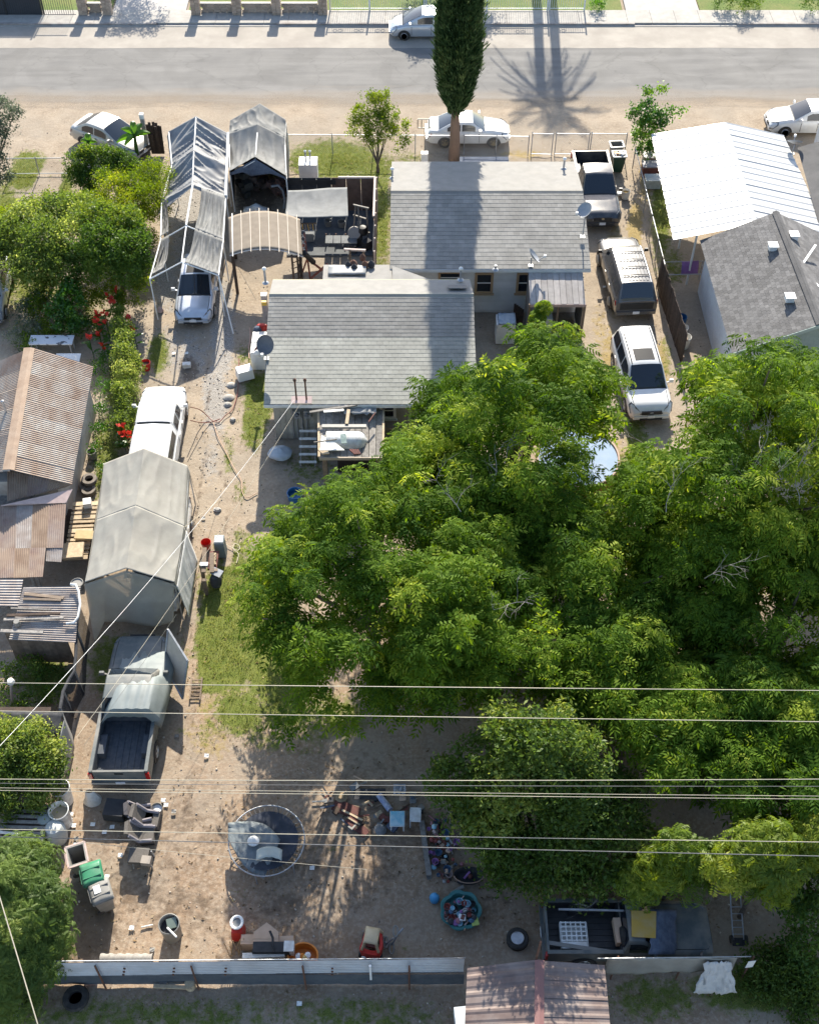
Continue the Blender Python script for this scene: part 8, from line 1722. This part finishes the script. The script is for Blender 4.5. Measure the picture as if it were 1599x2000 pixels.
def inpoly(x, y, poly):
 c = False; j = len(poly)-1
 for i in range(len(poly)):
  (xi, yi), (xj, yj) = poly[i], poly[j]
  if (yi > y) != (yj > y) and x < (xj-xi)*(y-yi)/(yj-yi)+xi: c = not c
  j = i
 return c
SIL = [(478, 990), (520, 965), (590, 985), (606, 940), (640, 945), (655, 915), (690, 925), (715, 885), (745, 880), (790, 850), (805, 800), (780, 755), (800, 740), (850, 735), (835, 705), (880, 715), (930, 715), (985, 700), (1020, 650), (1050, 612), (1068, 645), (1110, 640), (1140, 690), (1180, 700), (1205, 740), (1180, 790), (1205, 810), (1195, 835), (1172, 850), (1172, 910), (1165, 955), (1130, 1010), (1170, 1020), (1200, 960), (1225, 910), (1250, 860), (1300, 840), (1320, 790), (1312, 720), (1345, 690), (1400, 690), (1450, 650), (1470, 630), (1560, 635), (1599, 660), (1720, 700), (1720, 1720), (1560, 1700), (1400, 1650), (1270, 1570), (1200, 1450), (1080, 1400), (960, 1400), (915, 1350), (900, 1430), (800, 1440), (700, 1400), (640, 1440), (560, 1420), (545, 1310), (550, 1260), (470, 1250), (462, 1225), (485, 1150), (485, 1080), (505, 1030)]
def dome(cx, cy, cz, rx, ry, rz, n, rmin, rmax, skirt=-.5):
 out = []; tries = 0
 while len(out) < n and tries < n*40:
  tries += 1; v = Vector((R.gauss(0, 1), R.gauss(0, 1), R.gauss(0, 1))).normalized()
  if v.z < skirt: continue
  r = R.uniform(rmin, rmax) if R.random() > .3 else R.uniform(.2, .3); q = (R.uniform(.3, 1.)**.5 if r > .3 else R.uniform(.95, 1.12))*(1+.16*nz3(v.x*2.2, v.y*2.2, v.z*2.2+cx)); p = Vector((cx+v.x*rx*q, cy+v.y*ry*q, cz+v.z*rz*q))
  if p.z-r*.6 < .9: continue
  px, py = Q(*p); s = 2333*(r*.6+.42 if r > .3 else .02)/math.hypot(p.y, H-p.z)
  if all(inpoly(px+a*s, py+b*s, SIL) for a, b in ((1, 0), (-1, 0), (0, 1), (0, -1))): out.append(((p.x, p.y, p.z), r))
 return out
def walnut(label, base, cz, rx, ry, rz, n, dens, group='walnut trees over the back yard', m=L_WAL, tint=(.1, .85), tm=T_WAL, r=(.38, .85), sc=(.62, 1.42), trunk=.24):
 L = dome(base[0], base[1], cz, rx, ry, rz, int(n*3.6), *r); t = thing('walnut_tree', label, 'tree', (base[0], base[1], 0), 0, group)
 fk = Vector((base[0], base[1], max(1.6, cz-rz*.75))); tips = [l[0] for l in sorted(L, key=lambda l: -l[0][2])[::max(1, len(L)//13)]]
 limbs(t, (base[0], base[1], 0), tips, trunk, M['bark'], 'limb', .3, fork=fk)
 p, nn, li = lobe_points(L, dens, .7, 1.0, .45); p = p+NP.normal(size=p.shape)*np.array([.15, .15, .1]); p, nn, li = holes(p, nn, li, .75, -.2); nn = nn*.45+np.array([0, 0, .75])+NP.normal(size=nn.shape)*.3; lt = NP.uniform(*tint, len(L)); hz = np.clip((p[:, 2]-cz)/rz*.16, -.2, .2)
 foliage('crown', m, t, tm, p, NP.uniform(*sc, len(p)), nn, np.clip(lt[li]+NP.normal(size=len(p))*.14+(NP.random(len(p)) < .12)*.3, 0, 1), kind='stuff'); return t
def dead_branch(label, p, d, L, r=.035, n=4, seed=1):
 g = random.Random(seed); mb = MB()
 def br(p, d, L, r, lv):
  pts = [p]; q = p; dd = d
  for i in range(5): dd = (dd+Vector((g.uniform(-.3, .3), g.uniform(-.3, .3), g.uniform(-.2, .2)))).normalized(); q = q+dd*L/5; pts.append(q)
  mb.tube(pts, [r*(1-.75*i/5) for i in range(6)], 5)
  if lv:
   for k in range(n): i = g.randint(1, 5); br(pts[i], (dd+Vector((g.uniform(-1, 1), g.uniform(-1, 1), g.uniform(-.5, .6)))).normalized(), L*g.uniform(.4, .65), r*.55, lv-1)
 br(Vector(p), Vector(d).normalized(), L, r*.55, 2); return solo('dead_branch', mb, M['dead'], label, 'branch', 'bare dead branches in the walnut crowns', smooth=True)

def vegetation():
 walnut('walnut tree at the left of the grove, its crown overhanging the lawn', (-1.3, 24.6), 4.6, 5.4, 5.4, 3.9, 62, 58)
 walnut('walnut tree between the rear house roof and the pool', (4.0, 30.4), 5.2, 4.5, 5.6, 4.0, 54, 58)
 walnut('walnut tree with the brightest crown, left of the gray shingle house', (11.6, 28.8), 5.7, 5.2, 5.8, 4.5, 56, 58)
 walnut('walnut tree in the middle of the grove behind the pool', (4.6, 24.0), 3.8, 4.8, 5.2, 2.9, 50, 54)
 walnut('smaller walnut crown nearest the freezer and porch', (4.7, 35.0), 4.3, 2.3, 2.6, 2.0, 16, 58, trunk=.12)
 walnut('small walnut filling the gap right of the pool', (7.7, 27.0), 4.1, 2.3, 2.4, 2.3, 15, 56, trunk=.12)
 walnut('walnut tree at the right edge of the grove in front of the bright one', (11.8, 22.4), 3.9, 4.8, 4.8, 2.7, 46, 52)
 walnut('walnut tree in deep shade at the right, below the power lines', (9.6, 18.8), 3.1, 4.6, 3.8, 2.2, 44, 54)
 walnut('low walnut in deep shade right of the rounded small leaved tree', (7.0, 20.0), 3.0, 2.8, 3.0, 2.0, 20, 54, trunk=.14)
 walnut('shaded walnut tree at the far right edge below the grove', (14.2, 18.6), 3.3, 3.2, 3.4, 2.3, 22, 46)
 # feathery young trees catching the sun in the lower right
 shrub('feathery_tree', 'yellow green feathery sapling crown catching sun at the lower right', 'tree', [(1470, 1655, 4.4, .6), (1510, 1650, 4.6, .6), (1425, 1690, 4.0, .6), (1540, 1685, 4.0, .5), (1490, 1690, 4.1, .6), (1590, 1640, 4.2, .7), (1520, 1730, 3., .4), (1450, 1720, 3., .45)], T_SPRIG2, L_YEL, 60, (.8, 1.3), trunk=.07, tint=(.3, .85))
 shrub('feathery_tree', 'small feathery sapling with yellow tips left of the larger one', 'tree', [(1325, 1655, 4.0, .5), (1370, 1680, 3.6, .5), (1300, 1690, 3.2, .6), (1350, 1720, 2.6, .5), (1250, 1720, 2., .6)], T_SPRIG2, L_YEL, 60, (.75, 1.2), trunk=.06, tint=(.15, .7))
 shrub('mulberry_tree', 'rounded small leaved tree in the lower middle with a pale sunlit top', 'tree', [(1000, 1450, 5.4, .8), (1060, 1450, 5.7, .9), (980, 1410, 5.2, .6), (1100, 1420, 5.3, .6), (1120, 1480, 4.7, 1.0), (940, 1490, 4.2, .9), (900, 1540, 3.4, .9), (1010, 1520, 4.4, 1.1), (1090, 1540, 4.2, 1.1), (1170, 1540, 3., .9), (960, 1580, 2.9, 1.0), (1040, 1600, 2.8, 1.0), (1120, 1610, 2.6, 1.), (1190, 1600, 2.6, .9), (920, 1590, 2.2, .7), (955, 1640, 2.0, .8), (1010, 1670, 1.9, .9), (1090, 1680, 1.8, .9), (1170, 1670, 1.9, .9), (1240, 1660, 2.0, .8), (980, 1700, 1.4, .6), (1060, 1710, 1.3, .7), (1150, 1720, 1.3, .7), (1230, 1720, 1.5, .7), (880, 1520, 2.6, .5), (1220, 1560, 2.6, .7)], T_SM, L_MUL, 110, (.8, 1.5), trunk=.16, tint=(.2, 1.))
 shrub('dark_bush', 'dark blue green bush filling the right edge beside the hand truck', 'bush', [(1570, 1740, 2.2, .9), (1590, 1800, 1.8, .9), (1580, 1860, 1.2, .8), (1610, 1700, 2.6, 1.)], T_SM, L_DARK, 110, trunk=.06, tint=(.1, .6))
 shrub('bramble', 'low green bramble in the lower right corner beyond the tarp fence', 'bush', [(1500, 1890, .5, .7), (1550, 1900, .6, .7), (1590, 1930, .5, .7), (1540, 1945, .3, .6), (1480, 1925, .2, .5), (1590, 1985, .3, .6)], T_SM, L_PALE, 130, trunk=.03, tint=(.0, .4), stems=False)
 dead_branch('bare gray branches between the rear house and the pool', P(960, 960, 7.2), (.3, .6, .5), 1.7, .035, 4, 3); dead_branch('bare gray twigs at the left of the grove above the lawn', P(600, 1130, 6.0), (.8, -.3, .3), 1.5, .03, 3, 5)
 dead_branch('bare pale branches in front of the white SUV', P(1255, 865, 2.2), (-.6, .2, .3), 1.5, .04, 5, 8); dead_branch('bare gray branches in the bright right crown', P(1420, 960, 8.2), (.6, .3, .4), 1.6, .03, 5, 12); dead_branch('bare gray branches near the right edge of the grove', P(1560, 985, 8.), (-.3, .4, .5), 1.6, .03, 5, 15); dead_branch('bare brown brush under the left walnut crown', P(740, 1370, .6), (.3, -.6, .4), 1.8, .03, 5, 21); dead_branch('bare twigs hanging over the junk shade near the pool of toys', P(1170, 1745, 1.4), (-.2, -.8, -.2), .9, .02, 5, 25)
 for k, (px, py, z, s) in enumerate(((900, 1000, 7.6, 31), (985, 905, 7.4, 33), (1300, 1000, 8.2, 35), (1490, 940, 8.4, 37), (1375, 1130, 7., 41), (700, 1210, 5.4, 43), (1040, 1180, 6.8, 45), (880, 1250, 5., 47))): dead_branch('bare gray twigs '+('on the grove left of the pool', 'above the pool in the grove', 'in the bright right crown, left part', 'high in the bright right crown', 'below the bright right crown', 'low in the left walnut crown', 'in the middle of the grove', 'at the dark lower middle of the grove')[k], P(px, py, z), (R.uniform(-1, 1), R.uniform(-.3, .8), .5), 1.3, .024, 5, s)
 # cypress: trunk, upright limbs, column of foliage
 b = P(886, 311, 0); t = thing('cypress_tree', 'tall dark columnar cypress with a bare reddish trunk', 'tree', b)
 limbs(t, b, [b+Vector((.7*math.cos(a), .7*math.sin(a), 5.0)) for a in (0, 1.2, 2.5, 3.8, 5.)], .26, mat('cypress_bark', (.24, .155, .105), (.16, .105, .075), rough=.9, scale=14, stretch=(3, 3, .5), bump=.8), 'limb', .1, fork=b+Vector((0, 0, 3.1)))
 n = 13000; z = 3.0+NP.random(n)*14.+NP.normal(size=n)*.25; a = NP.uniform(0, 6.283, n); prof = np.interp(z, [3.0, 3.4, 4.4, 6, 9, 12, 14.5, 17], [.3, .6, .86, .98, .97, .86, .6, .12])
 lump = np.array([nz3(math.cos(q)*1.9, math.sin(q)*1.9, y*.42)*.26+nz3(math.cos(q)*3.8, math.sin(q)*3.8, y*.9+9)*.2+nz3(math.cos(q)*7, math.sin(q)*7, y*1.3+4)*.08 for q, y in zip(a, z)]); rr = prof*(1+lump)*NP.uniform(.72, 1.03, n)*(1+(NP.random(n) < .05)*NP.uniform(.05, .3, n))
 p = np.stack([b.x+.04+rr*np.cos(a), b.y+rr*np.sin(a), z], -1); nn = np.stack([np.cos(a)*.55, np.sin(a)*.55, np.ones(n)], -1)
 foliage('crown', L_CYP, t, T_CYP, p, NP.uniform(.65, 1.4, n), nn, np.clip(.38+lump*1.6+NP.normal(size=n)*.16, 0, 1), kind='stuff')
 # front yard trees
 shrub('small_tree', 'small round tree with yellow green crown on the front lawn', 'tree', [(735, 205, 3.0, .55), (705, 225, 2.5, .55), (760, 225, 2.5, .5), (735, 240, 2.4, .6), (695, 250, 2.0, .5), (760, 255, 1.9, .45), (730, 270, 1.7, .5), (785, 275, 1.3, .35), (790, 245, 1.8, .25), (720, 190, 3.3, .35), (748, 188, 3.3, .3), (785, 295, .9, .3)], T_SM, L_YEL, 150, (.7, 1.1), base=(738, 335), trunk=.08, tint=(.1, .8))
 shrub('small_tree', 'bushy sapling with upright shoots at the corner of the white metal roof', 'tree', [(1265, 215, 3.2, .5), (1245, 230, 2.8, .45), (1285, 235, 2.6, .5), (1262, 250, 2.3, .55), (1280, 275, 1.5, .5), (1250, 265, 1.8, .4), (1310, 222, 3., .3), (1228, 215, 3., .25), (1265, 185, 3.6, .25), (1292, 175, 3.8, .2), (1250, 170, 3.8, .18), (1330, 218, 3, .2), (1265, 295, 1., .5)], T_BIG, L_BRT, 130, (.6, 1.0), base=(1265, 312), trunk=.05, tint=(.2, .9))
 shrub('small_tree', 'dark olive tree cut off by the left edge above the wire gate', 'tree', [(0, 215, 3.4, .7), (15, 240, 3., .5), (-15, 270, 2.6, .8), (-10, 320, 1.8, .7), (28, 222, 3.4, .4), (5, 345, 1.2, .5), (-30, 400, .9, .6)], T_SM, L_GRAY, 120, (.7, 1.2), base=(-10, 360), trunk=.12, tint=(.0, .6))
 # left garden
 shrub('hedge', 'clipped dark green hedge behind the wire gate and dusty sedan', 'hedge', [(150, 318, 1.5, .55), (170, 305, 1.6, .5), (195, 305, 1.6, .5), (220, 308, 1.6, .5), (245, 312, 1.5, .5), (150, 345, .9, .5), (175, 350, .8, .6), (205, 345, 1., .6), (235, 340, 1.1, .55), (265, 330, 1.2, .45), (180, 375, .4, .4)], T_SM, L_DARK, 190, (.8, 1.2), tint=(.25, .95), trunk=.04)
 shrub('golden_shrub', 'yellow green shrub pressed against the torn carport', 'shrub', [(300, 345, 2.4, .8), (265, 360, 2.3, .8), (315, 338, 2.2, .5), (230, 375, 2.1, .8), (290, 385, 2.2, .85), (215, 400, 1.8, .7), (255, 405, 2.1, .8), (305, 410, 1.9, .7), (200, 350, 2., .5)], T_FINE, L_YEL, 150, (.85, 1.3), tint=(.1, .75), trunk=.06)
 shrub('olive_tree', 'pale green shrub with upper sprays dotted white at the left', 'shrub', [(60, 430, 2.6, 1.0), (110, 415, 2.6, .9), (150, 430, 2.5, .9), (30, 470, 2.4, 1.1), (85, 475, 2.7, 1.1), (140, 470, 2.6, 1.), (20, 520, 1.9, 1.), (70, 520, 2.2, 1.), (120, 520, 2.2, .9), (-20, 480, 2.3, 1.2), (160, 405, 2.4, .7)], T_SM, L_PALE, 130, (.85, 1.35), tint=(.25, .95), trunk=.1)
 shrub('fruit_tree', 'dark leaved fruit tree in the middle of the left garden', 'tree', [(200, 430, 3.0, .9), (240, 440, 3.0, .9), (258, 470, 2.7, .8), (190, 475, 3.0, 1.0), (235, 490, 2.8, 1.), (262, 510, 2.1, .7), (205, 525, 2.2, .9), (250, 535, 2., .8), (165, 510, 2.2, .8)], T_SM, L_DARK, 170, (.85, 1.3), tint=(.2, 1.), trunk=.11)
 shrub('citrus_shrub', 'rounded bright green citrus shrub above the stained table', 'shrub', [(135, 585, 1.5, .6), (115, 605, 1.2, .5), (150, 610, 1.2, .55), (130, 635, .8, .5), (155, 640, .7, .4), (140, 560, 1.7, .4)], T_BIG, L_BRT, 190, (.6, .9), tint=(.1, .6), trunk=.05)
 shrub('gray_shrub', 'sparse gray green shrub by the left edge car', 'shrub', [(45, 610, .7, .5), (70, 590, .9, .5), (35, 660, .6, .5), (65, 640, .6, .5), (80, 560, 1., .5)], T_SM, L_GRAY, 70, (.7, 1.1), tint=(.1, .5), trunk=.04)
 shrub('vine_hedge', 'narrow strip of pale green vine between the canna lilies and the driveway', 'hedge', [(238, 640, 1.2, .42), (243, 665, 1.2, .42), (240, 690, 1.2, .45), (250, 705, 1.0, .45), (243, 725, 1.1, .45), (255, 745, .9, .42), (243, 765, 1., .45), (252, 785, .9, .42), (248, 805, .8, .42), (240, 825, .8, .38), (250, 845, .6, .35), (262, 720, .8, .35), (232, 612, 1.2, .3)], T_SM, L_PALE, 240, (.7, 1.05), tint=(.35, .95), trunk=.03)
 shrub('weeds', 'low weeds along the wall of the rusty shed', 'weeds', [(192, 800, .3, .35), (196, 840, .25, .35), (190, 880, .2, .35), (200, 760, .3, .4), (205, 920, .2, .35), (195, 720, .3, .4), (212, 700, .4, .4)], T_SM, L_BRT, 110, (.6, .9), tint=(.1, .7), stems=False, trunk=.02)
 shrub('garden_shrub', 'leafy mid green growth filling the left garden below the pale shrub', 'shrub', [(75, 555, 1.3, .6), (100, 545, 1.3, .6), (170, 560, 1.3, .6), (210, 560, 1.1, .5), (185, 590, .8, .5), (75, 600, .8, .6), (100, 640, .5, .5), (60, 670, .4, .5), (190, 630, .5, .45), (240, 585, .8, .4), (270, 560, 1.0, .5)], T_SM, L_YEL, 120, (.7, 1.1), tint=(.0, .6), trunk=.04)
 shrub('garden_shrub', 'sunlit leafy growth between the clipped hedge and the pale shrub', 'shrub', [(100, 400, 1., .6), (140, 400, 1.4, .6), (175, 395, 1.5, .6), (295, 420, .8, .45), (288, 465, .8, .45), (282, 510, .7, .45), (275, 550, .6, .4), (265, 590, .5, .35), (60, 405, .7, .5), (25, 430, 1.2, .7), (0, 440, 1.4, .8), (200, 420, 1.8, .6)], T_SM, L_YEL, 120, (.7, 1.1), tint=(.15, .8), trunk=.04)
 # canna lilies: stem, flower and each leaf a part
 fl = mat('red_flower', (.62, .045, .02), (.5, .03, .02), rough=.5, trans=.25)
 def canna(px, py, z, lab):
  p = P(px, py, z); b = Vector((p.x+R.uniform(-.06, .06), p.y+R.uniform(-.1, .1), 0)); t = thing('canna_lily', lab, 'flower', b, 0, 'red canna lilies in the left garden'); mb = MB(); mb.tube([b, p], .018, 5); mb.build('stem', M['dkgreen_bin'] if False else L_BRT, t)
  for k in range(7):
   d = Vector((R.gauss(0, 1), R.gauss(0, 1), R.gauss(.5, .7))).normalized(); s = d.cross(Vector((R.gauss(0, 1), R.gauss(0, 1), R.gauss(0, 1)))).normalized(); q = p+Vector((0, 0, R.uniform(-.12, .1))); w_ = .10; MB().add([q, q+d*.11+s*w_, q+d*.25, q+d*.11-s*w_], [(0, 1, 2, 3)]).build('petal', fl, t)
  for k in range(4):
   a = R.uniform(0, 6.28); d = Vector((math.cos(a), math.sin(a), .9)); s = Vector((-math.sin(a), math.cos(a), 0)); q = lerp(b, p, .25+.15*k); mb = MB(); mb.grid([[q+d*l*.42-Vector((0, 0, .28*l*l))+s*.085*math.sin(math.pi*min(1, l*.95+.05))*w_ for w_ in (-1, 0, 1)] for l in (0, .25, .5, .75, 1.)]); o = mb.build('leaf', L_BAN, t, smooth=True); o.data.attributes.new('tint', 'FLOAT', 'POINT').data.foreach_set('value', [R.uniform(.2, .8)]*len(o.data.vertices))
 W = 'canna lily with red flower, '
 for px, py, z, l in ((191, 615, 1.4, W+'left of the group middle'), (205, 613, 1.5, W+'centre of the upper group'), (208, 629, 1.3, W+'largest bloom of the group'), (189, 630, 1.2, W+'small bloom left of the largest'), (174, 660, 1.2, W+'leftmost of all'), (202, 674, .9, W+'lowest of the upper group'), (195, 650, 1., W+'between the leftmost and lowest blooms'), (224, 566, 1.5, W+'topmost of all'), (213, 581, 1.4, W+'just below the topmost bloom'), (220, 592, 1.3, W+'third below the topmost bloom'), (251, 625, 1.3, W+'at the top of the vine strip'), (259, 641, 1.2, W+'nearest the driveway edge'),
      (236, 832, 1.1, W+'topmost at the lower end of the vine strip'), (250, 850, 1.0, W+'right one beside the white pickup mirror'), (239, 848, 1.0, W+'left one of the pair by the white pickup')): canna(px, py, z, l)
 # banana plants
 def banana(label, base, specs):
  b = P(*base, 0); t = thing('banana_plant', label, 'banana plant', b); mb = MB(); mb.tube([b, b+Vector((0, 0, 1.)), b+Vector((.05, 0, 1.7))], [.11, .1, .07], 10); mb.build('stem', L_BRT, t, smooth=True)
  for a, el, L_ in specs:
   d = Vector((math.cos(a)*math.cos(el), math.sin(a)*math.cos(el), math.sin(el))); s = d.cross(Vector((0, -.9, .5))).normalized(); L_ *= .8; q = b+Vector((.05, 0, 1.6)); n_ = d.cross(s); rows = []
   for l in np.linspace(0, 1, 9): w_ = .17*math.sin(math.pi*min(1, l*.9+.08))**.6; rows.append([q+d*l*L_-Vector((0, 0, .5*L_*l*l))+s*w_*k*(1+.12*math.sin(l*23+k*5))+n_*abs(k)*.08 for k in (-1, -.5, 0, .5, 1)])
   mb = MB().grid(rows); o = mb.build('leaf', L_BAN, t, smooth=True); o.data.attributes.new('tint', 'FLOAT', 'POINT').data.foreach_set('value', [R.uniform(.3, .9)]*len(o.data.vertices))
 banana('banana plant with broad leaves between the hedge and the pale post', (272, 318), ((2.4, .5, 1.7), (1.1, .95, 1.5), (.3, .6, 1.2), (3.3, .25, 1.3), (1.8, 1.25, 1.7), (4.2, .4, 1.1), (2.8, .9, 1.4))); banana('young banana plant standing in the clipped hedge', (182, 330), ((1.5, 1.2, 1.), (2.6, .6, .7), (.4, .5, .6)))
 # lower left
 shrub('elder_bush', 'large feathery light green bush at the bottom left corner', 'bush', [(30, 1690, 2.6, .8), (70, 1700, 2.4, .7), (20, 1740, 2.8, .9), (65, 1760, 2.5, .9), (95, 1780, 2., .7), (30, 1800, 2.5, .9), (80, 1830, 1.8, .8), (20, 1860, 2., .9), (60, 1890, 1.5, .8), (0, 1920, 1.5, .9), (50, 1660, 2.2, .5), (100, 1850, 1.2, .6), (-20, 1780, 2.4, 1.), (30, 1950, .9, .7)], T_SPRIG2, L_PALE, 95, (.55, .9), trunk=.09, tint=(.05, .75))
 shrub('flowering_bush', 'dense green bush with pale blossoms against the tarp roofed shack', 'bush', [(30, 1450, 1.8, .7), (65, 1455, 1.8, .6), (95, 1470, 1.6, .5), (20, 1495, 1.6, .7), (65, 1505, 1.5, .7), (95, 1510, 1.3, .5), (35, 1545, 1.1, .7), (75, 1550, 1., .6), (10, 1570, .9, .7), (-10, 1440, 1.8, .7), (80, 1430, 1.9, .4)], T_SM, L_PALE, 190, (.75, 1.15), trunk=.07, tint=(.1, .95))
 shrub('weeds', 'dark weeds around the white globe post', 'weeds', [(60, 1310, .3, .6), (100, 1330, .3, .5), (20, 1370, .4, .6), (110, 1360, .4, .45), (60, 1380, .3, .5), (5, 1320, .4, .5)], T_SM, L_DARK, 80, (.7, 1.), tint=(.2, .8), stems=False, trunk=.02)
 shrub('vine_plant', 'small feathery plant growing over the work yard edge beside the porch', 'plant', [(1050, 620, 2.6, .35), (1052, 650, 2.2, .4), (1062, 600, 3., .3)], T_WAL, L_WAL, 130, (.5, .8), tint=(.4, .8), trunk=.04)
 # trees beyond the street whose shade falls on the road
 def palm(label, x, y, h):
  b = Vector((x, y, 0)); t = thing('palm_tree', label, 'tree', b, 0, 'tall palms beyond the far fence'); mb = MB(); mb.tube([b, b+Vector((.1, 0, h*.5)), b+Vector((.05, 0, h))], [.36, .32, .28], 10); mb.build('trunk', M['bark'], t, smooth=True)
  c = b+Vector((.05, 0, h))
  for k in range(30):
   a = k*2.4+R.uniform(-.3, .3); el = 1.1-1.9*k/30; L_ = R.uniform(2.2, 3.6); d = Vector((math.cos(a)*math.cos(el), math.sin(a)*math.cos(el), math.sin(el))); s = d.cross(Vector((0, 0, 1))).normalized(); mb = MB()
   tip = lambda l: c+d*l*L_-Vector((0, 0, .5*l*l*L_*max(.1, math.cos(el))))
   mb.tube([tip(l) for l in (0, .35, .7, .95)], .03, 4)
   for j in range(13):
    for sg in (-1, 1):
     q = tip(.15+.06*j); dd = (d*.75+s*sg*.7-Vector((0, 0, .3))).normalized(); w_ = d*.035; l_ = .75*math.sin(math.pi*(.2+.055*j)); mb.add([q-w_, q+w_, q+dd*l_*.6+w_, q+dd*l_], [(0, 1, 2, 3)])
   o = mb.build('frond', L_DARK, t); o.data.attributes.new('tint', 'FLOAT', 'POINT').data.foreach_set('value', [.5]*len(o.data.vertices))
 e = 1/math.tan(SUN_EL); ta = math.tan(SUN_AZ)
 for px, py, h, l in ((1055, 185, 12.5, 'tall palm beyond the white gate, left of two, seen by its shadow on the road'), (1090, 205, 13.6, 'tall palm beyond the white gate, right of two, seen by its shadow on the road')):
  g = P(px, py, 0); palm(l, g.x+h*e*ta, g.y+h*e, h)
 def far_tree(label, px, py, r, h):
  g = P(px, py, 0); x, y = g.x+h*e*ta, g.y+h*e; t = thing('street_tree', label, 'tree', (x, y, 0)); L = [((x+R.uniform(-r, r), y+R.uniform(-r, r), h+R.uniform(-.8, .8)), r*.55) for _ in range(9)]; limbs(t, (x, y, 0), [l[0] for l in L[:5]], .15, M['bark'], trunk_h=h*.5); p, nn, li = lobe_points(L, 60, .4); foliage('crown', L_DARK, t, T_SM, p, NP.uniform(1., 1.6, len(p)), nn, NP.uniform(.1, .8, len(p)), kind='stuff')
 far_tree('leafy tree beyond the white fence shading the kerb behind the silver hatchback', 870, 62, 2.2, 5.2); far_tree('leafy tree beyond the driveway shading the far pavement at the left', 255, 8, 1.7, 4.5)
 shrub('lawn_shrub', 'low green shrub at the far lawn right of the driveway', 'shrub', [(1440, 8, .6, .8), (1410, 5, .5, .6), (1470, 4, .5, .6)], T_SM, L_DARK, 60, (.8, 1.2), stems=False, tint=(.2, .8)); shrub('lawn_shrub', 'small green shrub at the far lawn left of the driveway', 'shrub', [(1165, 10, .4, .4)], T_SM, L_BRT, 90, stems=False); shrub('lawn_shrub', 'clipped round shrub in the upper right corner lawn', 'shrub', [(1590, 8, .6, .7)], T_SM, L_DARK, 60, (.8, 1.2), stems=False)
vegetation()
